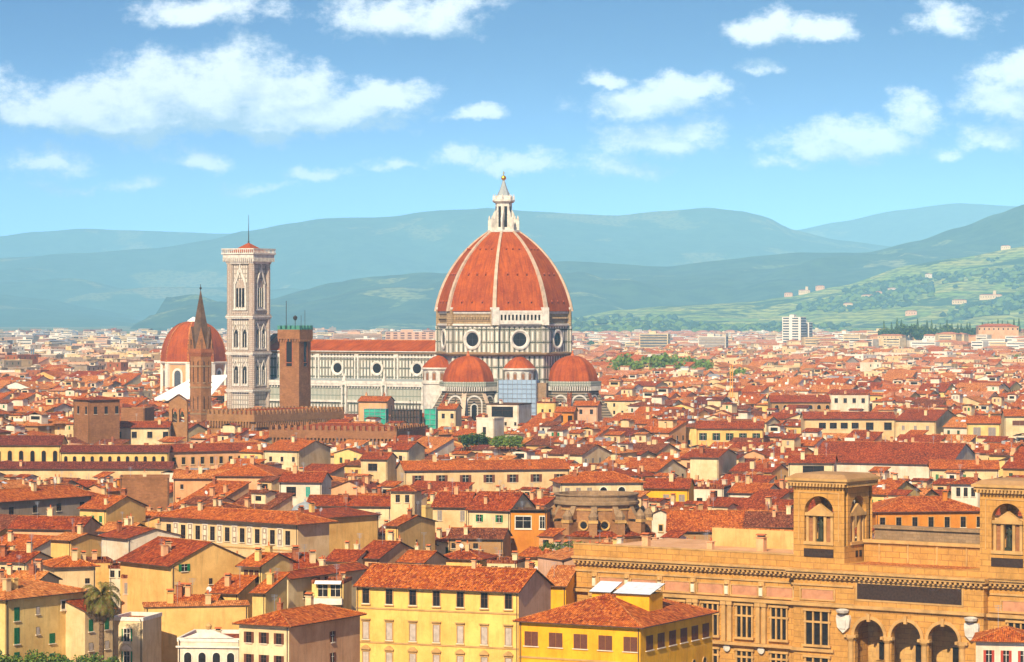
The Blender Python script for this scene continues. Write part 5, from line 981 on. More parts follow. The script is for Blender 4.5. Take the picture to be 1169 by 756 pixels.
H('yellow stairway annex between the lemon palace and the pink gable wall', 620, 668, 646, -15, 11.6, 7, 'shed', 'wall_bright_yellow', 'tile_pale', vb=690, chim=0)
H('cream house with arched windows rising behind the round brick church', 640, 551, 734, 8, 17, 12, 'hip', 'wall_ivory', 'tile_orange', wins=[('f','closed_grey',1.1,1.8,2.1,3,.08,.35),('f','arch_x_white',1.6,2.0,2.1,2,.52,.74)], vb=562)
H('long cream house with seven dark shuttered windows under one broad red roof', 462, 537, 650, 12, 15, 12, 'gx', 'wall_cream', 'tile_orange', wins=[('f','open_brown',1.6,2.0,2.4,7,.08,.94)], vb=558, chim=4)
H('ivory house with a dark square window and a blue shutter, right of the white cube', 319, 550, 367, -8, 15, 12, 'gx', 'wall_white', 'tile_red', wins=[('f','plain_brown',2.4,2.4,2.4,1,.28,.28),('f','closed_bluegreen',1.1,2.4,2.4,1,.68,.68)], vb=576)
H('cream cube house with a wide grey gabled side, below the battlements', 301, 514, 341, -24, 16, 20, 'gx', 'wall_ivory', 'tile_orange', wins=[('f','plain_brown',.9,1.4,2.5,3,.2,.85)], vb=532, pitch=.25)
H('broad orange hipped roof building below the fortress palace', 246, 543, 312, -6, 14, 22, 'hip', 'wall_peach', 'tile_orange', vb=552)
H('windowless old brown brick block, left of centre', 137, 545, 193, 6, 16, 10, 'flat', 'brick_brown', 'tile_brown', parapet='brick_brown', vb=576, chim=1)
H('low cream house with a long tiled roof, right of the brown brick block', 198, 546, 262, 0, 13.2, 10, 'gx', 'wall_peach', 'tile_pale', wins=[('f','plain_brown',.8,1.2,2.2,2,.15,.6)], vb=562)
H('long yellow monastery range with five tall narrow windows, left edge', -18, 508, 69, 0, 15, 14, 'gx', 'wall_pale_yellow', 'tile_dark', wins=[('f','arch_brown_stone',1.3,3.6,3.6,7,.04,.93)], vb=528, pitch=.36, chim=0)
H('long low yellow monastery wing with a row of twelve small arched windows', 69, 516, 192, 0, 14.2, 11, 'gx', 'wall_pale_yellow', 'tile_dark', wins=[('f','arch_brown_stone',1.0,2.6,2.6,12,.05,.95)], vb=531, pitch=.3, chim=0)
H('long pinkish monastery wing bending away to the right with ten windows', 192, 516, 300, 28, 14, 12, 'gx', 'wall_peach', 'tile_red', wins=[('f','plain_brown_stone',1.1,2.1,2.8,10,.06,.95)], vb=530, pitch=.32, chim=1)
H('low lean-to range with a dark red roof along the foot of the yellow monastery', -20, 535, 196, 0, 9.6, 5, 'shed', 'wall_cream', 'tile_dark', vb=545, pitch=.3, chim=1)
H('cream building with five square windows just above the yellow monastery roof', 111, 488, 193, 0, 16, 11, 'gx', 'wall_ivory', 'tile_red', wins=[('f','plain_brown',1.8,2.2,2.6,5,.08,.95)], vb=505, chim=1)
H('dark brown block-like tower house with a low hipped roof, upper left', 84, 456, 102, -52, 26, 12, 'hip', 'brick_brown', 'tile_red', wins=[('f','plain_brown',1.2,2.6,3.6,2,.3,.8),('r','plain_brown',1.2,2.6,3.6,3,.2,.9)], vb=476, pitch=.2)
H('plain brown masonry block just right of the dark tower house', 138, 466, 165, -10, 22, 12, 'flat', 'brick_brown', 'tile_brown', parapet='brick_brown', vb=478, chim=0)
# centre, in front of the cathedral
H('white modern house with a broad dark glazed loggia, in front of the cathedral', 555, 461, 592, -20, 22, 14, 'flat', 'wall_white', 'tile_brown', wins=[('f','plain_brown',8.5,4.0,3.0,1,.5,.5),('f','plain_grey',.9,1.3,7.4,3,.3,.9)], vb=484, parapet='wood_dark')
H('pale grey square tower house below the white modern house', 544, 477, 564, -25, 20, 8, 'flat', 'wall_white', 'tile_brown', wins=[('f','plain_brown',1.2,2.6,4.4,1,.45,.45)], vb=494, parapet='wall_white')
H('small yellow house with a row of chimney pots, right of the white modern house', 613, 459, 634, -10, 21, 8, 'flat', 'wall_pale_yellow', 'tile_brown', wins=[('f','plain_brown',.9,1.2,3.4,2,.3,.7)], vb=471, chim=5)
H('pale house with two windows at the foot of the right side dome', 655, 463, 682, -12, 20, 9, 'gx', 'wall_pink', 'tile_orange', wins=[('f','plain_brown',1.2,1.8,2.4,2,.3,.75)], vb=476)
H('yellow house with a flat tile roof at the foot of the scaffolding', 634, 470, 655, -10, 20, 9, 'gx', 'wall_orange', 'tile_orange', wins=[('f','plain_brown',1.6,2.4,2.6,2,.3,.8)], vb=484)
H('cream house with two windows, between the green netting and the side dome', 500, 467, 520, -12, 20, 10, 'gx', 'wall_ivory', 'tile_orange', wins=[('f','plain_brown',1.2,1.8,2.6,2,.3,.8)], vb=484)
H('cream rooftop block above the left green netting', 409, 458, 442, -14, 21, 10, 'gx', 'wall_peach', 'tile_orange', vb=464)
H('cream house with a small gabled porch, under the dark wall corner', 437, 513, 466, -22, 16, 12, 'gx', 'wall_ivory', 'tile_red', wins=[('f','plain_brown',1.0,1.7,2.6,2,.25,.7)], vb=522)
H('gabled beige house with a wide dark attic window, left of the seven window house', 412, 524, 442, -14, 16.5, 9, 'gx', 'wall_cream', 'tile_red', wins=[('f','plain_brown',2.6,2.0,2.2,1,.45,.45)], vb=542)
H('yellow-brown house with two tall windows left of the long white loggia block', 795, 489, 871, -6, 17, 13, 'gx', 'wall_yellow', 'tile_red', wins=[('f','open_darkgreen',1.4,2.4,2.8,5,.1,.9)], vb=506, chim=3)
H('tall blank cream wall block with a long brown gabled side, centre right', 788, 522, 820, -20, 17, 18, 'gx', 'wall_ivory', 'tile_red', vb=545, pitch=.2)
H('white house with a dark doorway below the blank cream block', 787, 556, 826, -14, 14, 10, 'flat', 'wall_white', 'tile_red', wins=[('f','plain_brown',1.4,2,3.6,1,.3,.3),('f','plain_brown',1.2,2,1.8,1,.75,.75)], vb=571)
H('white house with two small windows and an orange roof, right of the white doorway house', 832, 562, 874, -24, 13, 11, 'gx', 'wall_white', 'tile_orange', wins=[('f','plain_grey',1.1,1.5,2.0,2,.2,.75)], vb=574)
H('bright yellow house partly hidden behind the round church, left of the white doorway house', 735, 557, 786, -10, 15, 11, 'gx', 'wall_bright_yellow', 'tile_red', wins=[('f','closed_grey',1.4,1.8,2.4,2,.5,.85)], vb=572)
H('broad weathered orange roof just above the library left wing', 762, 606, 884, -4, 11.6, 19, 'gx', 'wall_tan', 'tile_orange', vb=612, pitch=.36, chim=3)
H('brown-walled house with a heavy overhanging roof, left of the left corner tower', 850, 600, 912, -8, 12.6, 14, 'gx', 'wall_tan', 'tile_brown', wins=[('f','plain_brown',2.0,1.6,2.2,3,.2,.8)], vb=618, over=1.2)
# right side
H('long orange-yellow house with seven dark windows between the two corner towers', 1000, 584, 1124, 8, 14, 15, 'hip', 'wall_orange', 'tile_orange', wins=[('f','plain_brown_stone',1.1,2.2,2.4,7,.06,.95)], vb=612, chim=1)
H('huge deep red hall roof with a pale gabled end, above the two corner towers', 922, 527, 1085, -24, 14, 30, 'gx', 'wall_white', 'tile_red', wins=[('r','plain_grey',1.6,2.4,1.2,2,.35,.65)], vb=540, pitch=.34, chim=2)
H('cream house with an open wooden loggia right behind the left corner tower', 900, 528, 952, -10, 18, 10, 'gx', 'wall_ivory', 'tile_red', wins=[('f','plain_brown',5.4,2.2,1.9,1,.55,.55)], vb=545)
H('white rooftop tower with three dark openings, between the corner towers', 1086, 552, 1118, -16, 17, 8, 'hip', 'wall_white', 'tile_red', wins=[('f','plain_brown',.9,2.0,1.9,3,.25,.78)], vb=570)
H('long white house with small green windows, below the pale gabled end', 1062, 535, 1140, -6, 15, 11, 'gx', 'wall_ivory', 'tile_orange', wins=[('f','closed_green',.8,1.4,2.2,3,.1,.5)], vb=549)
H('long cream house with dark loggia windows and a white lower storey, right middle', 918, 478, 1022, 0, 17, 13, 'gx', 'wall_cream', 'tile_red', wins=[('f','plain_brown',2.6,2.2,2.6,4,.2,.56),('f','plain_grey',2.8,2.8,2.8,2,.72,.92)], vb=494)
H('beige house with a broad lilac-grey gable side, right of the loggia house', 1022, 480, 1068, -22, 17, 34, 'gx', 'wall_cream', 'tile_red', wins=[('f','closed_grey',1.1,1.6,2.6,3,.2,.8)], vb=500, pitch=.2)
H('yellow house with pale double windows near the right edge', 1104, 483, 1142, -8, 17, 13, 'gx', 'wall_pale_yellow', 'tile_orange', wins=[('f','closed_grey',2.6,3,3,2,.3,.75)], vb=497)
H('cream house with a wide brown shutter band at the right edge', 1147, 475, 1190, -5, 17.5, 13, 'gx', 'wall_ivory', 'tile_orange', wins=[('f','closed_brown',5.4,1.8,2.6,1,.4,.4)], vb=503)
H('long dark red roof with scalloped shadow eaves, upper right', 880, 459, 948, 0, 17, 16, 'gx', 'wall_tan', 'tile_red', vb=466, wins=[('f','arch_brown',1.6,1.8,2.2,7,.1,.95)])  # dark arched panes draw the scalloped shadow under the eave
H('white terraced house with small dark windows below the long dark red roof', 948, 450, 992, -8, 18, 15, 'flat', 'wall_white', 'tile_brown', wins=[('f','plain_grey',1.6,2.2,3,4,.15,.85)], vb=470)
# green netting and dark scaffolds in front of the nave
def netting(label, px, ptop, pbot, w_, d_, Y):
    X = (px-CX)*Y/FPX; z0, z1 = zof(pbot, Y), zof(ptop, Y); r_ = thing('scaffold', label, 'scaffold', (X, Y, 0), rad(-10), 'netted scaffolds by the cathedral'); q = MB(); q.box(-w_/2, 0, z0-14, w_/2, d_, z1, 'net_green'); q.build('netting', r_)
    q = MB(); n = int(w_/1.8)
    for i in range(n+1): x = -w_/2+w_*i/n; q.box(x-.07, -.25, z0-14, x+.07, -.12, z1+1.2, 'metal_grey')
    for k in range(4): z = lerp(z0, z1, k/3); q.box(-w_/2, -.34, z-.06, w_/2, -.26, z+.06, 'metal_grey')
    q.build('scaffold_pole', r_); blocker(X-w_/2, Y, 1, 0, w_, d_, px-w_*1.5, px+w_*1.5, ptop, pbot, Y)
netting('wide bright green netted scaffold above the dark battlemented wall', 428, 467, 478, 8.5, 5, 1170); netting('narrow bright green netted scaffold just left of the cathedral side dome', 491, 467, 485, 4.5, 4, 1180)
Y_ = 1175.; X_ = (463-CX)*Y_/FPX; sf = thing('scaffold', 'dark open pole scaffold between the two green netted ones', 'scaffold', (X_, Y_, 0), rad(-10), 'netted scaffolds by the cathedral'); q = MB(); q.box(-5.5, .6, 0, 5.5, 5, zof(468, Y_), 'stone_dark'); q.build('platform', sf); q = MB(); rr = random.Random(4)
for i in range(10): x = -5.5+i*1.22; q.box(x-.1, -.2, 0, x+.1, 0, zof(462, Y_)+rr.uniform(-1, 2), 'metal_dark')
for k in range(6): q.box(-5.7, -.35, 6+k*2.6, 5.7, -.21, 6.2+k*2.6, 'metal_dark')
q.build('scaffold_pole', sf); blocker(X_-6, Y_, 1, 0, 12, 5, 446, 480, 460, 482, Y_)
# ---------------------------------------------------------------- round brick church, small dome, glass cone
Y_ = 645.; X_ = (681-CX)*Y_/FPX; rc = thing('round_church', 'round brown brick church drum with stone buttresses and a broken parapet', 'church', (X_, Y_, 0), rad(10)); zt = zof(564, Y_); zl = zof(586, Y_)
def npts(R, n, a0=0): return [(R*math.cos(a0+2*math.pi*i/n), R*math.sin(a0+2*math.pi*i/n)) for i in range(n)]
m = MB(); m.prism(npts(8.4, 20), 0, zt-1.6, 'church_brick'); m.build('drum', rc); m = MB(); m.lathe(0, 0, [(8.3, zt-2.4), (9.1, zt-1.9), (9.1, zt-1.4), (8.7, zt-1.2), (8.7, zt-.2), (9.0, zt), (9.0, zt+.2), (8.0, zt+.2), (8.0, zt-1)], 20, 'stone_grey'); m.build('cornice', rc)
m = MB(); m.lathe(0, 0, [(12.2, 0), (12.2, zl-4.6), (12.5, zl-4.3), (8.4, zl-3.4)], 20, 'church_brick'); m.build('ambulatory', rc)
for i in range(12):
    a = 2*math.pi*(i+.5)/12; q = MB(); q.box(8.2, -.8, 0, 11.6, .8, zl-1.4, 'church_brick'); q.box(10.4, -1.0, zl-1.4, 11.8, 1.0, zl-.8, 'stone_tan'); q.lathe(10.9, 0, [(.9, zl-.8), (1.1, zl), (.5, zl+1.0), (.15, zl+1.3)], 8, 'stone_grey')
    q.face([(8.2,-.6,zl-.8),(10.4,-.6,zl-.8),(9.6,-.6,zl+.4),(8.2,-.6,zl+2.8)], 'church_brick'); q.face([(8.2,.6,zl-.8),(8.2,.6,zl+2.8),(9.6,.6,zl+.4),(10.4,.6,zl-.8)], 'church_brick'); q.face([(10.4,-.6,zl-.8),(10.4,.6,zl-.8),(9.6,.6,zl+.4),(9.6,-.6,zl+.4)], 'stone_grey'); q.face([(9.6,-.6,zl+.4),(9.6,.6,zl+.4),(8.2,.6,zl+2.8),(8.2,-.6,zl+2.8)], 'stone_grey'); q.build('buttress', rc, (0, 0, 0), a)
    a2 = 2*math.pi*i/12; q = MB(); disc(q, 0, -.05, 0, .75, 'glass_dark', 14); o = q.build('round_window', rc, (8.45*math.cos(a2), 8.45*math.sin(a2), zl-2.0), a2+math.pi/2); q = MB(); ring_frame(q, 0, 0, 0, .75, 1.1, .2, 'stone_tan', 14); q.build('frame', o)
    q = MB(); q.box(-2.1, -.1, zl-1.0+.5, -1.9, .05, zt-2.6, 'stone_tan'); q.box(1.9, -.1, zl-.5, 2.1, .05, zt-2.6, 'stone_tan'); q.box(-1.9, -.1, zt-3.0, 1.9, .05, zt-2.7, 'stone_tan'); q.build('blind_panel', rc, (8.38*math.cos(a2), 8.38*math.sin(a2), 0), a2+math.pi/2)
    q = MB(); q.face([(-3,-4.0,zl-4.1),(3,-4.0,zl-4.1),(2.1,-.4,zl-3.2),(-2.1,-.4,zl-3.2)], 'tile_red'); q.build('lean_to_roof', rc, (8.3*math.cos(a2), 8.3*math.sin(a2), 0), a2+math.pi/2)
blocker(X_-12, Y_-12, 1, 0, 24, 24, 620, 748, 560, 614, Y_-12)
Y_ = 640.; X_ = (348-CX)*Y_/FPX; sdm = thing('small_dome', 'small grey lead dome on a low drum, right of the painted palazzo roof', 'dome', (X_, Y_, 0)); zt = zof(573, Y_)
m = MB(); m.lathe(0, 0, [(3.2, 0), (3.2, zt-2.6), (3.0, zt-2.1), (2.4, zt-1.1), (1.3, zt-.35), (.3, zt), (.1, zt+.7)], 16, 'lead'); m.build('cupola', sdm); m = MB(); m.lathe(0, 0, [(3.25, 0), (3.4, zt-2.9), (3.6, zt-2.7), (3.3, zt-2.6)], 16, 'stone_grey'); m.build('drum', sdm)
Y_ = 700.; X_ = (848-CX)*Y_/FPX; cn = thing('glass_cone', 'white ribbed conical skylight standing on a flat roof, right of the round church', 'skylight', (X_, Y_, 0)); zt = zof(567, Y_)
m = MB(); m.prism(npts(2.4, 12), 0, zt-3.4, 'wall_grey'); m.build('base', cn); m = MB(); m.lathe(0, 0, [(2.3, zt-3.4), (1.2, zt-1.8), (.35, zt-.5), (.3, zt-.1), (.05, zt)], 12, 'metal_grey'); m.build('cone', cn)
for i in range(12): a = i*math.pi/6; q = MB(); q.tube((2.35*math.cos(a), 2.35*math.sin(a), zt-3.35), (.35*math.cos(a), .35*math.sin(a), zt-.4), .09, 'white_sheet', 4); q.build('rib', cn)
# painted panels of the palazzo, pediment of the villa, skylights of the corner building
for i in range(10):
    W_ = 37.; 
pw = [c for c in pal.children if c.name.startswith('wall')][0]; Wp = max(v.co.x for v in pw.data.vertices)-.08
for i in range(10):
    x = Wp*(.07+.86*(i-.5)/8) if 0 < i < 9 else (Wp*.02 if i == 0 else Wp*.985)
    if i in (0, 9): continue
    q = MB(); q.box(x-.75, -.09, 11.2, x+.75, -.01, 14.9, 'stone_pale'); q.box(x-.55, -.12, 11.5, x+.55, -.095, 14.6, 'wall_grey'); q.lathe(0, 0, [(.42, 0), (.42, .03), (.25, .05)], 10, 'stone_pale'); q.box(x-.38, -.15, 12.6, x+.38, -.125, 13.6, 'stone_pale'); q.box(x-.2, -.15, 11.7, x+.2, -.125, 12.3, 'stone_pale'); q.box(x-.2, -.15, 13.8, x+.2, -.125, 14.4, 'stone_pale')
    q.v = [v for v in q.v]; q.build('painted_panel', pal)
for o in list(C.objects):
    if o.get('label', '').startswith('ornate white villa'):
        q = MB(); q.face([(.9,-.25,8.33),(8.3,-.25,8.33),(4.6,-.25,9.7)], 'trim_white'); q.face([(.9,-.25,8.33),(4.6,-.25,9.7),(4.6,.3,9.7),(.9,.3,8.33)], 'trim_white'); q.face([(4.6,-.25,9.7),(8.3,-.25,8.33),(8.3,.3,8.33),(4.6,.3,9.7)], 'trim_white'); q.lathe(4.6, 0, [(.35, 9.6), (.5, 10.1), (.1, 10.6)], 8, 'stone_trim'); q.build('pediment', o)
        q = MB(); q.box(-.25, -.3, 6.9, 9.6, -.12, 7.15, 'trim_white'); q.build('cornice', o)
    if o.get('label', '').startswith('bright yellow corner'):
        for (x, y, ww, dd, nm) in ((6.6, 9.5, 2.8, 3.2, 's'), (10.6, 9.0, 5.2, 4.4, 'b')):
            q = MB(); q.box(x, y, 14.0, x+ww, y+dd, 16.5, 'wall_bright_yellow'); dr = q.build('roof_light_box', o)
            q = MB(); slab(q, [(x-.3, y-.4, 16.55), (x+ww+.3, y-.4, 16.55), (x+ww+.3, y+dd+.2, 17.75), (x-.3, y+dd+.2, 17.75)], .12, 'skylight', 'metal_dark'); q.build('skylight', dr)
    if o.get('label', '').startswith('small house with a white balcony'):
        q = MB(); q.box(.0, -1.1, 8.2, 5.2, -.02, 9.2, 'trim_white'); q.build('balcony', o); q = MB(); slab(q, [(.6, -1.0, 11.6), (5, -1.0, 11.6), (5, 0, 12.1), (.6, 0, 12.1)], .06, 'white_sheet', 'white_sheet'); q.build('awning', o)
    if o.get('label', '').startswith('orange block'):
        q = MB(); q.box(-.4, -.8, 15.15, 7.4, 0, 15.35, 'wood_dark'); q.build('eave_board', o)
# ---------------------------------------------------------------- cranes
def crane(label, px, ptop, Y, mt, jib=True):
    X = (px-CX)*Y/FPX; zt = zof(ptop, Y); r_ = thing('crane', label, 'crane', (X, Y, 0)); q = MB(); e = .55*Y/1400
    for (a, b) in ((-e, -e), (e, -e), (e, e), (-e, e)): q.box(a-.12, b-.12, 0, a+.12, b+.12, zt, mt)
    n = int(zt/(2*e))
    for i in range(n):
        z = zt*i/n; q.tube((-e, -e, z), (e, -e, z+zt/n), .07, mt, 4); q.tube((e, -e, z), (e, e, z+zt/n), .07, mt, 4)
    q.build('mast', r_)
    if jib: q = MB(); q.box(-16, -.3, zt-1.4, 5, .3, zt-.9, mt); q.tube((-15, 0, zt-1), (0, 0, zt+2.5), .1, mt, 4); q.tube((5, 0, zt-1), (0, 0, zt+2.5), .1, mt, 4); q.box(3, -.6, zt-3, 5, .6, zt-1.4, 'stone_grey'); q.build('jib', r_)
    return r_
crane('slender orange lattice crane mast among the rooftops right of the cathedral', 835, 417, 1350, 'crane_orange', False); crane('dark blue lattice tower among the far flats at left', 37, 398, 2300, 'crane_blue', False)

# ---------------------------------------------------------------- the town that fills the plain
RR = random.Random(42)
WALLN = ['wall_cream']*4+['wall_ivory']*4+['wall_pale_yellow']*4+['wall_white']*3+['wall_peach']*4+['wall_pink']*2+['wall_sand']*2+['wall_yellow']*2+['wall_grey', 'wall_tan', 'wall_orange']
TILEN = ['tile_orange']*6+['tile_red']*8+['tile_brown']*4+['tile_pale']*2+['tile_dark']
CN = {'wall_cream': 'cream', 'wall_ivory': 'ivory', 'wall_pale_yellow': 'pale yellow', 'wall_white': 'white', 'wall_peach': 'peach', 'wall_pink': 'pink', 'wall_sand': 'sand coloured', 'wall_yellow': 'ochre', 'wall_grey': 'grey', 'wall_tan': 'brown', 'wall_orange': 'orange'}
TN = {'tile_orange': 'orange', 'tile_red': 'red', 'tile_brown': 'brown', 'tile_pale': 'faded', 'tile_dark': 'dark'}
def in_rect(px, py, h, g): dx, dy = px-h[0], py-h[1]; u = dx*h[2]+dy*h[3]; v = -dx*h[3]+dy*h[2]; return -g < u < h[4]+g and -g < v < h[5]+g
def split(x0, y0, x1, y1, mn, mx, r, out):
    w, d = x1-x0, y1-y0
    if max(w, d) <= mx and (max(w, d) < mn*1.7 or r.random() < .5): out.append((x0, y0, x1, y1)); return
    f = r.uniform(.36, .64)
    if w > d: split(x0, y0, x0+w*f, y1, mn, mx, r, out); split(x0+w*f, y0, x1, y1, mn, mx, r, out)
    else: split(x0, y0, x1, y0+d*f, mn, mx, r, out); split(x0, y0+d*f, x1, y1, mn, mx, r, out)
lots = []
def district(Ya, Yb, ang, bw, bd, st, mn, mx, hmin, hmax, marg=1.14):
    c, s = math.cos(rad(ang)), math.sin(rad(ang)); hw = Yb*CX/FPX*marg+60; R_ = math.hypot(hw, Yb)
    n0 = int(-R_/bw)-2; n1 = int(R_/bw)+2
    for i in range(n0, n1):
        for j in range(n0, int(R_/bd)+2):
            u0, v0 = i*(bw+st), j*(bd+st); cx, cy = (u0+bw/2)*c-(v0+bd/2)*s, (u0+bw/2)*s+(v0+bd/2)*c
            if not (Ya-50 < cy < Yb+50) or abs(cx) > cy*CX/FPX*marg+45: continue
            base = RR.uniform(hmin, hmax); out = []; split(u0, v0, u0+bw*RR.uniform(.93, 1), v0+bd*RR.uniform(.93, 1), mn, mx, RR, out)
            court = RR.random() < .3
            for (a, b, d, e) in out:
                if court and a > u0+4 and b > v0+4 and d < u0+bw-4 and e < v0+bd-4: continue
                W, D = d-a-.06, e-b-.06; x, y = a*c-b*s, a*s+b*c; mx_, my_ = x+W/2*c-D/2*s, y+W/2*s+D/2*c
                if not (Ya <= my_ < Yb) or abs(mx_) > my_*CX/FPX*marg: continue
                if my_ < 560 and False: continue
                h = base+RR.uniform(-2.2, 2.6)
                cs = [(x, y), (x+W*c, y+W*s), (x+W*c-D*s, y+W*s+D*c), (x-D*s, y+D*c), (mx_, my_)]; ok = True
                q0 = min(px_of(*p) for p in cs); q1 = max(px_of(*p) for p in cs)
                for hr in HEROES:
                    if any(in_rect(p[0], p[1], hr, 1.2) for p in cs): ok = False; break
                    if any(in_rect(hr[0]+hr[4]*fu*hr[2]-hr[5]*fv*hr[3], hr[1]+hr[4]*fu*hr[3]+hr[5]*fv*hr[2], (x, y, c, s, W, D), .5) for fu in (0, .5, 1) for fv in (0, .5, 1)): ok = False; break
                    if my_ < hr[10] and q1 > hr[6]+2 and q0 < hr[7]-2:
                        lim = EYE-(hr[9]-HOR)*min(p[1] for p in cs)/FPX-1.6
                        if h > lim-min(W, D)*.17-.8: h = lim-min(W, D)*.17-.8
                        if h < 5.5: ok = False; break
                if ok: lots.append([my_, x, y, rad(ang), W, D, h, mx_])
district(505, 1180, -32, 44, 38, 4.5, 9, 19, 11.5, 15.5)
district(1180, 2050, -27, 54, 44, 5.5, 11, 23, 12, 16)
district(2050, 3300, -34, 62, 50, 7, 11, 24, 11, 16, 1.06)
lots.sort(key=lambda t: t[0])
def vis(l):
    return -30 < px_of(l[7], l[0]) < 1199 and py_of(l[6]+2, l[0]) < 760
# names of landmarks one can find, for the labels of the individual fill-in houses
LMK = [('lemon yellow palace', 500, 690), ('bright yellow corner building', 700, 720), ('round brick church', 681, 590), ('left corner tower of the library', 952, 590), ('right corner tower of the library', 1150, 600), ('painted palazzo', 262, 600),
       ('palm tree', 115, 690), ('white gabled house', 175, 625), ('ochre gable with green shutters', 240, 650), ('brown brick block', 165, 558), ('small grey dome', 348, 578), ('orange block', 603, 595), ('seven window house', 556, 540), ('cream cube house below the battlements', 321, 520),
       ('yellow monastery', 110, 520), ('pinkish monastery wing', 246, 518), ('huge red hall roof', 1005, 515), ('white conical skylight', 848, 575), ('blank cream wall block', 804, 530), ('rooftop tower with three openings', 1102, 560), ('long orange-yellow house', 1060, 595), ('slim cream tower house', 458, 570),
       ('dark battlemented wall', 400, 492), ('loggia house', 970, 485), ('yellow-brown shuttered house', 833, 495), ('hall at the left edge', 40, 575), ('small pyramid-roofed cube house', 88, 655), ('low mottled shed', 543, 618)]
USED = {}
def mk_label(px, py, wall, tile, roof, nw, W, D, extra):
    L_ = sorted(LMK, key=lambda t: math.hypot(px-t[1], py-t[2])); rn = {'gx': 'pitched', 'gy': 'gabled', 'hip': 'hipped', 'shed': 'sloping', 'flat': 'flat'}[roof]
    for ref in L_[:8]:
        dx, dy = px-ref[1], py-ref[2]; d = []
        if abs(dy) > 8: d.append('above' if dy < 0 else 'below')
        if abs(dx) > 14: d.append('left' if dx < 0 else 'right')
        far = 'just' if math.hypot(dx, dy) < 38 else ('well' if math.hypot(dx, dy) > 95 else '')
        pos = ' and '.join(d) or 'beside'
        pos = {'above': 'above', 'below': 'below', 'left': 'left of', 'right': 'right of', 'beside': 'beside', 'above and left': 'above and left of', 'above and right': 'above and right of', 'below and left': 'below and left of', 'below and right': 'below and right of'}[pos]
        for ex in ('', extra):
            t = '%s house%s, %s %s roof, %s %s the %s' % (CN[wall], ex, TN[tile], rn, far, pos, ref[0]); t = ' '.join(t.split())
            if t not in USED and len(t.split()) <= 16: USED[t] = 1; return t
    i = 2; o_ = ['', '', 'second', 'third', 'fourth', 'fifth', 'sixth', 'seventh']
    while True:
        t = '%s %s house with %s %s roof, %s nearest %s the %s' % (o_[min(i, 7)], CN[wall], TN[tile], rn, '', pos, ref[0]); t = ' '.join(t.split()[:16])
        if t not in USED or i > 7: USED[t] = 1; return t
        i += 1
MAXI = 300-sum(1 for o in C.objects if o.get('category') == 'house'); cnt = 0; rest = []
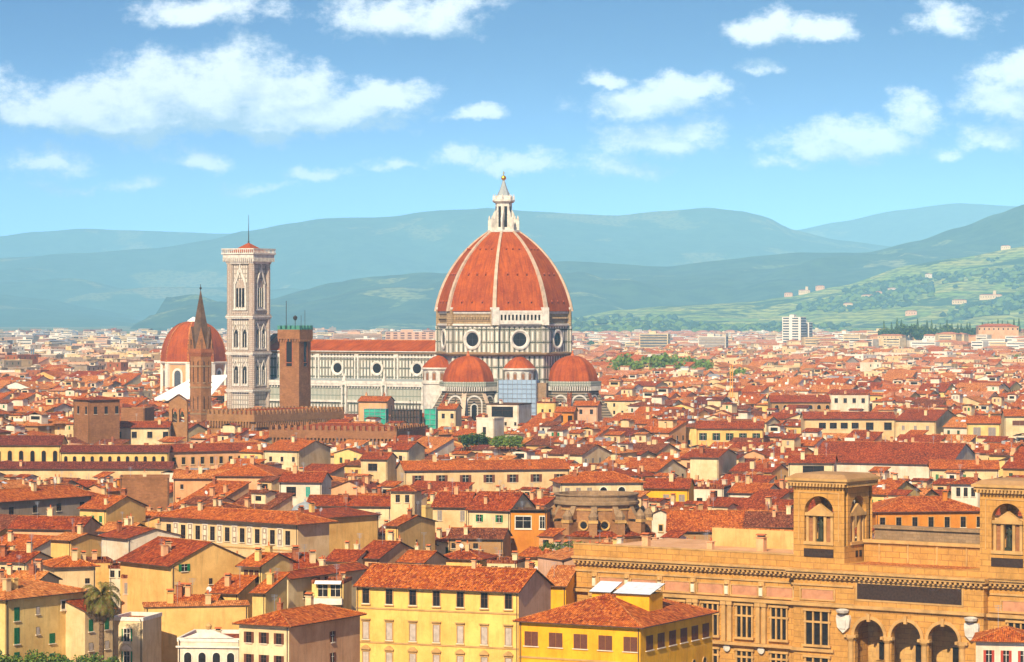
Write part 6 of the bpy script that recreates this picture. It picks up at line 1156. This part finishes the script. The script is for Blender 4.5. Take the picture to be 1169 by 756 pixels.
for l in lots:
    if cnt < MAXI and vis(l):
        Ym, x, y, a, W, D, h, mx_ = l; cnt += 1
        roof = RR.choice(['gx']*5+['gy']*3+['hip']*4+['shed', 'flat']); wall = RR.choice(WALLN); tile = RR.choice(TILEN); pitch = RR.uniform(.28, .40); r = random.Random(int(Ym*100))
        root = thing('house', 'x', 'house', (x, y, 0), a, G)
        q = MB(); emit_walls(q, W, D, h, roof, pitch, wall); q.build('wall', root)
        q = MB(); emit_roof(q, W, D, h, roof, pitch, tile, r.uniform(.45, .85), parapet=wall); ro = q.build('roof', root)
        st = r.choice(['closed_green', 'closed_brown', 'plain_brown', 'open_brown', 'open_green', 'closed_grey', 'plain_grey', 'curtain_brown', 'plain_brown_stone', 'closed_darkgreen']); nw = 0; ww, hh = r.choice([.9, 1.0, 1.2]), r.choice([1.3, 1.6, 1.9])
        for face, Ls in (('f', W), ('r', D)):
            if face == 'r' and r.random() < .4: continue
            n = max(1, int(Ls/r.uniform(3, 4.4)))
            for k in range(n):
                if r.random() < .12: continue
                put_window(root, face, Ls*(k+.5)/n, h-1.9, W, D, st, ww, hh); nw += 1
                if r.random() < .75: put_window(root, face, Ls*(k+.5)/n, h-5.2, W, D, st, ww, hh); nw += 1
        nch = r.randint(1, 4)
        for k in range(nch):
            cx, cy = W*r.uniform(.1, .9), D*r.uniform(.1, .9); q = MB(); emit_chimney(q, 0, 0, 0, r.uniform(.6, 1.2), r.choice(['wall_cream', 'wall_peach', 'wall_ivory', 'brick_red', 'wall_white', wall]), r); q.build('chimney', ro, (cx, cy, roof_z(W, D, h, roof, pitch, cx, cy)))
        ex = ''
        if r.random() < .5: cx, cy = W*r.uniform(.1, .9), D*r.uniform(.3, .7); q = MB(); emit_aerial(q, 0, 0, 0, r.uniform(1.6, 3.4), r); q.build('aerial', ro, (cx, cy, roof_z(W, D, h, roof, pitch, cx, cy)))
        if r.random() < .35: cx, cy = W*r.uniform(.1, .9), D*r.uniform(.1, .5); q = MB(); emit_dish(q, 0, 0, 0, r); q.build('satellite_dish', ro, (cx, cy, roof_z(W, D, h, roof, pitch, cx, cy))); ex = ' with a white dish'
        if r.random() < .30 and W > 8 and D > 8:
            sx_, sy_ = r.uniform(3, 4.5), r.uniform(3, 4); cx, cy = r.uniform(1, W-sx_-1), r.uniform(2, D-sy_-1); zz = roof_z(W, D, h, roof, pitch, cx, cy)-1.2; wm = r.choice(['wall_ivory', 'wall_white', 'wall_cream', 'wall_peach'])
            q = MB(); q.xf((cx, cy, zz)); emit_walls(q, sx_, sy_, 3.6, 'gx', .3, wm); emit_roof(q, sx_, sy_, 3.6, r.choice(['gx', 'shed']), .28, tile, .35, cap=False); q.box(sx_*.3, -.06, 1.9, sx_*.7, -.005, 3.0, 'glass_dark'); q.build('dormer', ro); ex = ' with a rooftop room'
        if r.random() < .14 and roof != 'flat':
            cx, cy = W*r.uniform(.25, .6), D*.22; z1, z2 = (roof_z(W, D, h, roof, pitch, cx, cy), roof_z(W, D, h, roof, pitch, cx, cy+1.2)); q = MB(); q.face([(cx,cy,z1+.08),(cx+1.4,cy,roof_z(W,D,h,roof,pitch,cx+1.4,cy)+.08),(cx+1.4,cy+1.2,roof_z(W,D,h,roof,pitch,cx+1.4,cy+1.2)+.08),(cx,cy+1.2,z2+.08)], 'skylight'); q.build('skylight', ro); ex = ex or ' with a skylight'
        root['label'] = mk_label(px_of(mx_, Ym), py_of(h, y), wall, tile, roof, nw, W, D, ex)
    else: rest.append(l)
# the rest of the town, too many to tell apart, as one body of rooftops
big = MB()
def cheap_windows(mb, W, D, h, r, mat='glass_dark', s=3.6, fl=2):
    for face, Ls in (('f', W), ('r', D)):
        n = int(Ls/s)
        for k in range(n):
            for f in range(fl):
                if r.random() < .15: continue
                t = Ls*(k+.5)/n; z = h-2.0-3.3*f
                if face == 'f': mb.face([(t-.5,-.04,z-.8),(t+.5,-.04,z-.8),(t+.5,-.04,z+.8),(t-.5,-.04,z+.8)], mat)
                else: mb.face([(W+.04,t-.5,z-.8),(W+.04,t+.5,z-.8),(W+.04,t+.5,z+.8),(W+.04,t-.5,z+.8)], mat)
for l in rest:
    Ym, x, y, a, W, D, h, mx_ = l
    if px_of(mx_, Ym) < -90 or px_of(mx_, Ym) > 1260: 
        if Ym > 2000: continue
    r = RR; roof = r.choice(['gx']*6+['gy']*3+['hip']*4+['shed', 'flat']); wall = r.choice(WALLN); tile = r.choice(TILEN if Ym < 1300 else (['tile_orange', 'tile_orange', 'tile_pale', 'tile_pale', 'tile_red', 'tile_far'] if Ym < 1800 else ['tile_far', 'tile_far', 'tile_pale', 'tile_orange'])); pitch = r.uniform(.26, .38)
    lf = px_of(mx_, Ym) < 470
    if Ym > 1500 and r.random() < .45: wall = r.choice(['trim_white', 'wall_white', 'wall_ivory', 'trim_white'])
    if Ym > 1900 and r.random() < (.42 if lf else .16): roof = 'flat'; h += r.uniform(0, 9 if lf else 5); wall = r.choice(['trim_white', 'wall_ivory', 'wall_cream', 'wall_white'] + (['wall_grey', 'wall_pink', 'brick_red'] if lf else [])); tile = 'stone_grey' if r.random() < .5 else 'wall_white'
    big.xf((x, y, 0), a); emit_walls(big, W, D, h, roof, pitch, wall); emit_roof(big, W, D, h, roof, pitch, tile, .6, cap=Ym < 1150, parapet=wall)
    cheap_windows(big, W, D, h, r, r.choice(['glass_dark', 'glass_dark', 'shutter_brown', 'shutter_darkgreen', 'shutter_grey']), 3.6 if Ym < 2000 else 4.4, 2 if Ym < 1700 else 1)
    for k in range(r.choice([1, 2, 3, 3]) if Ym < 2000 else r.choice([0, 1])):
        cx, cy = W*r.uniform(.1, .9), D*r.uniform(.1, .9); z = roof_z(W, D, h, roof, pitch, cx, cy); s = r.uniform(.4, .7); big.box(cx-s, cy-s*.7, z-.8, cx+s, cy+s*.7, z+r.uniform(.8, 1.8), r.choice(['wall_cream', 'wall_ivory', 'wall_white', 'wall_peach', 'brick_red']))
    if r.random() < .24 and W > 9 and D > 8:
        sx_, sy_ = r.uniform(3, 6), r.uniform(3, 5); cx, cy = r.uniform(1, W-sx_-1), r.uniform(1.5, max(1.6, D-sy_-1)); zz = roof_z(W, D, h, roof, pitch, cx, cy)-1.0; c, s = math.cos(a), math.sin(a)
        big.xf((x+cx*c-cy*s, y+cx*s+cy*c, zz), a); wm = r.choice(['wall_ivory', 'wall_white', 'wall_cream', 'wall_white']); emit_walls(big, sx_, sy_, 3.6, 'gx', .3, wm); emit_roof(big, sx_, sy_, 3.6, r.choice(['gx', 'shed', 'hip', 'gy']), .28, tile, .35, cap=False); k_ = r.random()
        if k_ < .3: big.face([(.8,-.04,1.9),(sx_-.8,-.04,1.9),(sx_-.8,-.04,3.1),(.8,-.04,3.1)], 'glass_dark')
        elif k_ < .75:
            for f_ in ((.3, .7) if k_ < .55 else (.5,)): big.face([(sx_*f_-.4,-.04,1.7),(sx_*f_+.4,-.04,1.7),(sx_*f_+.4,-.04,3.0),(sx_*f_-.4,-.04,3.0)], r.choice(['glass_dark', 'shutter_brown', 'shutter_grey', 'shutter_green']))
    big.xf((x, y, 0), a)
    if Ym < 2000:
        for k in range(r.choice([1, 2, 3, 4])):
            cx, cy = W*r.uniform(.05, .95), D*r.uniform(.05, .7); z = roof_z(W, D, h, roof, pitch, cx, cy); s = r.uniform(.18, .5); big.box(cx-s*1.4, cy-s, z-.3, cx+s*1.4, cy+s, z+r.uniform(.3, 1.0), r.choice(['white_sheet', 'trim_white', 'metal_grey', 'lead', 'terracotta']))
        if r.random() < .16: cx, cy = W*.15, D*.15; z = h+.5; w2, d2 = W*r.uniform(.3, .5), D*.3; big.box(cx, cy, h-1, cx+w2, cy+d2, z+.9, wall, top='wall_peach'); big.box(cx+.1, cy-.05, z+.9, cx+w2-.1, cy, z+1.9, 'metal_grey' if r.random() < .5 else 'trim_white')
    if r.random() < .10 and Ym < 2200: cx, cy = W*.4, D*.25; z = roof_z(W, D, h, roof, pitch, cx, cy); big.xf((x, y, 0), a); big.face([(cx,cy,z+.1),(cx+2.4,cy,z+.1),(cx+2.4,cy+1.6,z+.1+1.6*pitch),(cx,cy+1.6,z+.1+1.6*pitch)], 'skylight')
    if Ym < 1250 and r.random() < .5: big.xf((x, y, 0), a); cx, cy = W*r.uniform(.2, .8), D*.5; z = roof_z(W, D, h, roof, pitch, cx, cy); big.box(cx-.05, cy-.05, z, cx+.05, cy+.05, z+r.uniform(1.5, 3.2), 'metal_grey'); big.box(cx-.5, cy-.04, z+1.4, cx+.5, cy+.04, z+1.47, 'metal_grey')
print('LOTS', len(lots), 'indiv', cnt, 'rest', len(rest), 'faces', len(big.f))
# the outer suburbs thin out to blocks of flats and sheds
Ys = 3300.
while Ys < 7300:
    step = 34+(Ys-3300)*.012; X = -Ys*CX/FPX*1.06
    while X < Ys*CX/FPX*1.06:
        w = RR.uniform(14, 34); dpt = RR.uniform(10, 18); px = px_of(X, Ys); y = Ys+RR.uniform(-14, 14); left = px < 640; t = RR.random()
        dens = .82 if Ys < 5600 else .55
        if RR.random() < dens and not (noise.noise(Vector((X*.004, y*.004, 5))) > .33):
            big.xf((X, y, zM(X, y)), rad(RR.choice([-34, -20, 8, -34])))
            if t < (.62 if left else .25):
                h = RR.uniform(11, 22 if left else 17); wl = RR.choice(['trim_white', 'wall_ivory', 'trim_white', 'wall_pink', 'wall_white'] + (['wall_grey', 'shutter_grey', 'brick_red', 'metal_grey'] if left else ['wall_cream'])); big.box(0, 0, 0, w, dpt, h, wl, top=RR.choice(['wall_white', 'stone_grey', 'tile_pale']))
                for f in range(int(h/3.2)): z = h-1.6-3.2*f; big.face([(1,-.08,z-.6),(w-1,-.08,z-.6),(w-1,-.08,z+.6),(1,-.08,z+.6)], RR.choice(['glass_grey', 'shutter_grey', 'glass_dark']))
                if RR.random() < .4: big.box(w*.4, dpt*.3, h, w*.6, dpt*.7, h+3, wl)
            elif t < .07+(.62 if left else .25): big.box(0, 0, 0, w*1.8, dpt*2, RR.uniform(7, 10), 'wall_white', top='white_sheet')
            else:
                h = RR.uniform(8, 14); emit_walls(big, w, dpt, h, 'hip', .3, RR.choice(['trim_white', 'wall_ivory', 'wall_cream', 'wall_peach', 'wall_white'])); big.face([(-.6,-.6,h),(w+.6,-.6,h),(w-dpt/2,dpt/2,h+dpt*.16),(dpt/2,dpt/2,h+dpt*.16)], 'tile_far'); big.face([(w+.6,-.6,h),(w+.6,dpt+.6,h),(w-dpt/2,dpt/2,h+dpt*.16)], 'tile_far'); big.face([(-.6,dpt+.6,h),(-.6,-.6,h),(dpt/2,dpt/2,h+dpt*.16)], 'tile_far')
                cheap_windows(big, w, dpt, h, RR, 'glass_grey', 5, 1)
        X += w+RR.uniform(4, 22)
    Ys += step
big.xf(); tag(big.build('distant_rooftops'), 'mass of distant red rooftops and pale flats filling the plain to the hills', None, None, 'stuff')
# ---------------------------------------------------------------- far landmarks
def flats(label, px0, px1, ptop, Y, D, rot, wall='wall_white', bandm='glass_grey', roofm='stone_grey', vert=False, grp='blocks of flats beyond the old town'):
    X0, X1 = (px0-CX)*Y/FPX, (px1-CX)*Y/FPX; h = zof(ptop, Y); W = (X1-X0)/math.cos(rad(rot)); r_ = thing('apartment_block', label, 'flats', (X0, Y, 0), rad(rot), grp); q = MB(); q.box(0, 0, 0, W, D, h, wall, top=roofm); q.build('wall', r_)
    n = max(2, int(h/3.3))
    for f in range(n):
        z = h-1.8-3.3*f
        if z < 2.5: break
        q = MB()
        if vert:
            k = max(2, int(W/9))
            for i in range(k): q.box(W*i/k+1.2, -.25, z-.9, W*(i+1)/k-3.2, -.02, z+.9, bandm)
        else: q.box(1, -.4, z-.8, W-1, -.02, z+.8, bandm); q.box(.6, -1.0, z-1.6, W-.6, -.01, z-1.2, wall)
        if abs(math.sin(rad(rot))) > .1: q.box(W+.02, 1, z-.8, W+.3, D-1, z+.8, bandm) if rot < 0 else q.box(-.3, 1, z-.8, -.02, D-1, z+.8, bandm)
        q.build('window_band', r_)
    q = MB(); q.box(W*.3, D*.3, h, W*.55, D*.7, h+3, wall); q.build('stair_head', r_); return r_
flats('tall white block of flats standing alone at right, highest of all', 893, 913, 362, 3900, 18, -28, 'trim_white', vert=True); 
fl = flats('white lower shoulder block attached right of the tall white flats', 913, 923, 368, 3920, 12, -28, 'trim_white', vert=True)
flats('cream flats with brown stripes, left of the tall white flats', 730, 762, 381, 3700, 14, -15, 'wall_ivory'); flats('grey-white flats above the light green tree row', 797, 828, 384, 3500, 14, -15, 'wall_white', 'shutter_grey')
flats('long pink-brown flats behind the nave roof, left half', 380, 436, 381, 4300, 12, 0, 'wall_pink', 'wall_grey'); flats('long purplish flats behind the nave roof, right half', 440, 497, 379, 4200, 12, 0, 'wall_pink', 'shutter_brown', vert=True)
flats('mauve flats with pale vertical stair towers, left of the orange chapel dome', 117, 164, 413, 2500, 12, 0, 'wall_white', 'shutter_brown', vert=True)
flats('white stepped flats near the dark blue lattice tower', 44, 66, 404, 2650, 13, -20, 'wall_white'); flats('red-brown flats at the far left edge', -8, 8, 402, 2450, 13, -10, 'wall_pink', 'shutter_brown'); flats('beige flats just right of the dark blue lattice tower', 66, 92, 399, 2900, 12, -10, 'wall_cream')
flats('long cream flats on the horizon, left of the chapel dome', 88, 128, 388, 4200, 12, 0, 'wall_cream'); flats('grey striped flats above the chapel-side trees', 150, 172, 398, 3400, 12, -10, 'wall_grey'); flats('pink flats with a red roof, right of the far grove at left', 96, 114, 403, 2750, 12, -15, 'wall_peach', roofm='tile_orange')
def longroof(label, px0, px1, peave, Y, D, wall='wall_cream', tile='tile_pale', zb=0.):
    h = zof(peave, Y)-zb; return house(label, px0, peave, px1, 0, h, D, 'hip', wall, tile, wins=[('f', 'plain_brown', 1.6, 2.4, 3.0, int((px1-px0)/5), .03, .97)], name='civic_hall', cat='hall', group='long halls in the right distance', chim=0, aer=0, zb=zb)
longroof('long pale hall with a row of dark windows below the tall white flats', 908, 988, 408, 2850, 22); longroof('second long pale hall, right of the first and nearer the grove', 1018, 1082, 407, 2900, 22); longroof('long salmon hall below the cypress grove', 1020, 1062, 386, 4700, 22, 'wall_peach'); longroof('terracotta barracks at the right edge beside the grove', 1117, 1163, 373, 3780, 20, 'wall_peach', 'tile_orange', zb=17)
def villa(label, px, py, w, Y, wall, tower=True, n=2):
    z = EYE+(HOR-py)*Y/FPX; X = (px-CX)*Y/FPX; z = zE(X, Y); r_ = thing('villa', label, 'villa', (X, Y, z-3), rad(-15), 'villas on the hillside'); q = MB(); q.box(-w/2, 0, 0, w/2, 12, 15, wall); q.build('wall', r_)
    q = MB(); q.xf((-w/2, 0, 0)); emit_roof(q, w, 12, 15, 'hip', .3, 'tile_pale', .8, cap=False); q.build('roof', r_)
    if tower: q = MB(); q.box(w*.1, 3, 15, w*.1+8, 10, 27, wall); q.build('tower', r_)
    for i in range(int(w/7)): q = MB(); q.box(-w/2+3+i*7, -.2, 8, -w/2+5+i*7, -.02, 11, 'glass_dark'); q.build('window', r_)
def yhill(px, py):
    Y = 7500.
    while Y < 9900:
        if py_of(zE((px-CX)*Y/FPX, Y), Y) <= py: return Y
        Y += 20
    return 9850.
for (label, px, py, w, wall, tw) in (('large cream villa with a square tower on the right slope', 1131, 343, 62, 'wall_cream', True), ('pale hilltop village church with a small tower, centre of the slope', 918, 328, 36, 'wall_cream', True), ('low peach farmhouse left of the hilltop church', 900, 334, 26, 'wall_peach', False), ('ochre farmhouse right of the hilltop church', 936, 331, 28, 'wall_peach', False),
    ('long white farmhouse midway along the slope', 990, 342, 34, 'wall_ivory', False), ('white villa just right of the midway farmhouse', 1018, 334, 24, 'wall_white', False), ('small peach farm directly below the white villa', 1003, 338, 18, 'wall_peach', False), ('small lone farm on the green ridge at right', 1148, 286, 30, 'wall_ivory', False), ('cream house among the trees at the hill foot', 968, 352, 26, 'wall_cream', False), ('peach house at the hill foot left of the grove', 1040, 361, 30, 'wall_peach', False), ('long pale wall below the towered villa', 1095, 348, 40, 'wall_cream', False), ('tiny white farm high on the green field', 1060, 318, 20, 'wall_white', False)):
    villa(label, px, py, w, yhill(px, py), wall, tw)

# ---------------------------------------------------------------- trees and plants
def leafcloud(mb, cx, cy, cz, rx, rz_, n, size, mats, r, lump=5):
    L_ = [(r.uniform(-.55, .55)*rx, r.uniform(-.55, .55)*rx, r.uniform(-.5, .6)*rz_, r.uniform(.38, .62)) for _ in range(lump)]
    for i in range(n):
        l = L_[i % lump]; th, ph = r.uniform(0, 6.283), math.acos(r.uniform(-1, 1)); q = (r.random()**.4)*l[3]
        x, y, z = cx+l[0]+rx*q*math.sin(ph)*math.cos(th), cy+l[1]+rx*q*math.sin(ph)*math.sin(th), cz+l[2]+rz_*q*math.cos(ph); s = size*r.uniform(.6, 1.3); a, b = r.uniform(0, 6.283), r.uniform(-.9, .9)
        ux, uy, uz = math.cos(a)*s, math.sin(a)*s, b*s*.5; vx, vy, vz = -math.sin(a)*s*math.sin(b), math.cos(a)*s*math.sin(b), s*math.cos(b)*.8+.1*s
        mb.face([(x-ux,y-uy,z-uz),(x+ux*.3-vx,y+uy*.3-vy,z+uz*.3-vz),(x+ux,y+uy,z+uz),(x+vx,y+vy,z+vz)], mats[r.randrange(len(mats))])
TM = {}
def treemesh(kind, v):
    if (kind, v) in TM: return TM[(kind, v)]
    r = random.Random(v*7+len(kind)); m = MB(); t = MB()
    if kind == 'round': leafcloud(m, 0, 0, 7.5, 5.2, 4.6, 900, .55, ['leaf_light', 'leaf_yellow', 'leaf_light', 'leaf_green'], r, 9); th = 5
    elif kind == 'dark': leafcloud(m, 0, 0, 7.5, 4.6, 4.6, 900, .55, ['leaf_dark', 'leaf_dark', 'leaf_green'], r, 8); th = 5
    else:
        th = 3
        for k in range(900):
            z = 1.5+15*r.random(); rr_ = 1.7*math.sin(min(1, (17-z)/13)*math.pi/2)**.8*r.uniform(.5, 1.1); a = r.uniform(0, 6.283); x, y = rr_*math.cos(a), rr_*math.sin(a); s = r.uniform(.25, .5)
            m.face([(x-s*math.sin(a),y+s*math.cos(a),z-s),(x+s*math.sin(a),y-s*math.cos(a),z-s),(x*.8,y*.8,z+s*2.2)], r.choice(['leaf_dark', 'leaf_dark', 'leaf_green']))
    t.tube((0,0,-.5), (.1,.1,th), .38, 'bark', 7, .25)
    for k in range(4): a = k*1.6; t.tube((.1,.1,th*.8), (2*math.cos(a), 2*math.sin(a), th+2.2), .16, 'bark', 5, .06)
    a = m.build('crown'); b = t.build('trunk'); TM[(kind, v)] = (a.data, b.data); bpy.data.objects.remove(a); bpy.data.objects.remove(b); return TM[(kind, v)]
def tree(kind, label, X, Y, z, s, group, nm='tree'):
    me = treemesh(kind, RR.randrange(3)); o = thing(nm, label, 'tree', (X, Y, z), RR.uniform(0, 6), group); o.scale = (s, s, s*RR.uniform(.9, 1.15)); link('crown', me[0], o); link('trunk', me[1], o)
def trow(n, px0, px1, py0, py1, Y0, Y1, kind, s0, s1, group, lab, nm='tree', zr=None):
    for i in range(n):
        Y = RR.uniform(Y0, Y1); px = lerp(px0, px1, (i+.5)/n)+RR.uniform(-2, 2); X = (px-CX)*Y/FPX; zt = zof(RR.uniform(py0, py1), Y); zg = zM(X, Y) if zr is None else zr
        tree(kind, lab, X, Y, zg-.1, max(.35, min(2.4, (zt-zg)/(17. if kind == 'cyp' else 12.3))), group, nm)
trow(8, 688, 812, 402, 411, 2120, 2280, 'round', 1.25, 1.75, 'light green trees right of the cathedral', 'light green tree in the row right of the great dome'); trow(5, 700, 806, 408, 413, 1980, 2100, 'round', .8, 1.1, 'light green trees right of the cathedral', 'light green tree in the row right of the great dome')
trow(10, 48, 84, 415, 424, 2350, 2450, 'dark', 1.2, 1.7, 'trees by the flats at left', 'dark tree in the grove right of the blue lattice tower'); trow(12, 118, 178, 424, 433, 2050, 2200, 'dark', 1.0, 1.5, 'trees left of the chapel dome', 'dark tree in the long clump left of the orange chapel dome')
trow(18, 1008, 1112, 364, 371, 3900, 4050, 'cyp', 1.1, 1.7, 'cypresses in the grove at right', 'dark pointed cypress in the grove on the right horizon', 'cypress_tree'); trow(30, 1006, 1116, 372, 378, 3750, 3850, 'dark', 1.3, 2.0, 'round trees of the grove at right', 'dark round tree in the grove on the right horizon')
trow(9, 1120, 1172, 364, 371, 3900, 4000, 'cyp', 1.0, 1.6, 'cypresses behind the barracks', 'pointed cypress behind the terracotta barracks at right edge', 'cypress_tree')
trow(4, 1132, 1166, 401, 407, 2600, 2700, 'round', 1.0, 1.5, 'trees near the right edge', 'light green tree near the right edge above the rooftops'); trow(1, 1118, 1119, 404, 405, 2600, 2610, 'cyp', .9, .95, None, 'single dark cypress standing among houses near the right edge', 'cypress_tree')
trow(1, 864, 866, 397, 398, 3500, 3520, 'dark', 1.2, 1.3, None, 'round dark tree left of the long pale hall'); trow(1, 755, 756, 384, 385, 4300, 4310, 'cyp', 1.2, 1.3, None, 'lone cypress between the cream flats and the grey-white flats', 'cypress_tree'); trow(3, 832, 856, 419, 423, 1900, 1950, 'round', .8, 1.1, 'trees by the orange crane', 'green tree near the orange lattice crane mast'); trow(2, 896, 905, 402, 404, 2900, 2950, 'round', .9, 1.2, 'trees by the pale hall', 'light green tree beside the long pale hall')
trow(5, 528, 556, 493, 497, 1000, 1010, 'dark', .42, .55, 'roof garden bushes', 'dark green roof garden bush below the white modern house', zr=10.7); trow(5, 562, 594, 492, 499, 1000, 1010, 'round', .42, .55, 'sunlit roof garden bushes', 'yellow-green roof garden bush below the white modern house', zr=10.7)
# woodland on the lower slope and plain edge
wd = MB(); r = random.Random(9)
def clump(X, Y, z, s):
    n = 7; R = []; a0 = r.uniform(0, 6)
    for (q, k) in ((.55, 0), (1, .35), (.85, .75), (.3, 1.05)): R.append([(X+s*q*(1+r.uniform(-.25, .25))*math.cos(a0+6.283*i/n), Y+s*q*math.sin(a0+6.283*i/n), z+s*1.1*k*(1+r.uniform(-.15, .15))) for i in range(n)])
    wd.rings(R, r.choice(['leaf_dark', 'leaf_green', 'leaf_dark', 'leaf_green', 'leaf_dark']))
for i in range(9000):
    Y = r.uniform(7450, 9700); px = r.uniform(590, 1260); X = (px-CX)*Y/FPX; n_ = noise.fractal(Vector((X/420, Y/800, 2.)), 1., 2., 3); z = zE(X, Y)
    lowz = (Y-7450)/2250
    if n_+.32-lowz*.55 > r.random()*.5: clump(X, Y, z-1, r.uniform(6, 13))
for i in range(5200):
    Y = r.uniform(2500, 7400); px = r.uniform(-20, 1190) if i % 2 else r.uniform(-20, 600); X = (px-CX)*Y/FPX
    if noise.noise(Vector((X*.004, Y*.004, 5))) > (.2 if px > 600 else .02) and (Y > 3400 or r.random() < .35): clump(X, Y, 0, r.uniform(5, 10))
tag(wd.build('woodland'), 'dark green woods and hedges scattered over the lower hill slopes', None, None, 'stuff')
# palm
Y_ = 452.; X_ = (116-CX)*Y_/FPX; zc = zof(681, Y_); pm = thing('palm_tree', 'tall single palm tree with a shaggy drooping crown, bottom left', 'tree', (X_, Y_, 0)); q = MB()
for k in range(14): z0, z1 = zc*k/14, zc*(k+1)/14; q.lathe(0, 0, [(.42, z0), (.34, z1-.1), (.42, z1)], 9, 'bark')
q.build('trunk', pm); q = MB(); r = random.Random(3)
for k in range(96):
    a = r.uniform(0, 6.283); el = r.uniform(-.8, 1.35); Lf = r.uniform(3.4, 4.5); P = []; x = y = 0.; z = 0.; e = el
    for i in range(9): P.append((x, y, z)); st = Lf/8; x += math.cos(a)*math.cos(e)*st; y += math.sin(a)*math.cos(e)*st; z += math.sin(e)*st; e -= .17+.04*i*(.4 if el < 0 else 1)
    for i in range(8):
        p0, p1 = Vector(P[i]), Vector(P[i+1]); sd_v = Vector((-math.sin(a), math.cos(a), 0)); 
        q.face([tuple(p0+sd_v*.03), tuple(p1+sd_v*.03), tuple(p1-sd_v*.03), tuple(p0-sd_v*.03)], 'leaf_palm')
        if i < 1: continue
        for j in range(4):
            pp = p0.lerp(p1, j/4); lw = .75*math.sin(math.pi*(i+j/4)/8.6)+.12; fw = (p1-p0).normalized()
            for sg in (-1, 1): tip = pp+sd_v*sg*lw*.8+fw*lw*.55-Vector((0, 0, lw*.38)); q.face([tuple(pp), tuple(pp+fw*.09), tuple(tip)], r.choice(['leaf_palm', 'leaf_palm', 'leaf_yellow']) if el > -.2 else 'bark')
cr = q.build('crown', pm, (0, 0, zc)); blocker(X_-3, Y_-3, 1, 0, 6, 6, 93, 140, 664, 745, Y_-3)
# clipped treetops at the bottom left edge
Y_ = 440.
for i in range(9):
    px = -8+i*16.5; X_ = (px-CX)*Y_/FPX; b = thing('garden_tree', ['leftmost', 'second', 'third', 'fourth', 'fifth', 'sixth', 'seventh', 'eighth', 'rightmost'][i]+' of the dense clipped green treetops along the bottom left edge', 'tree', (X_, Y_-(i % 2)*2, 0), 0, 'clipped treetops'); q = MB(); zt = zof(742+(i % 3)*2, Y_); leafcloud(q, 0, 0, zt-2.2, 2.4, 2.2, 1300, .17, ['leaf_yellow', 'leaf_green', 'leaf_green', 'leaf_dark'], r, 7); q.build('crown', b); q = MB(); q.tube((0, 0, 0), (0, 0, zt-2), .2, 'bark', 6); q.build('trunk', b)
# planters of the roof garden
Y_ = 556.
for i in range(11):
    px = 619+i*4.7; X_ = (px-CX)*Y_/FPX; s = r.uniform(.8, 1.3); b = thing('potted_plant', 'potted plant on the yellow roof terrace, %s from the left' % ['first', 'second', 'third', 'fourth', 'fifth', 'sixth', 'seventh', 'eighth', 'ninth', 'tenth', 'last'][i], 'plant', (X_, Y_, 12.15), 0, 'potted plants on the roof terrace'); q = MB(); q.lathe(0, 0, [(.22, 0), (.34, .6), (.36, .6)], 8, 'terracotta'); q.build('pot', b); q = MB(); leafcloud(q, 0, 0, .6+.8*s, .75*s, .9*s, 160, .13, ['leaf_green', 'leaf_yellow', 'leaf_dark'], r, 4); q.build('foliage', b)
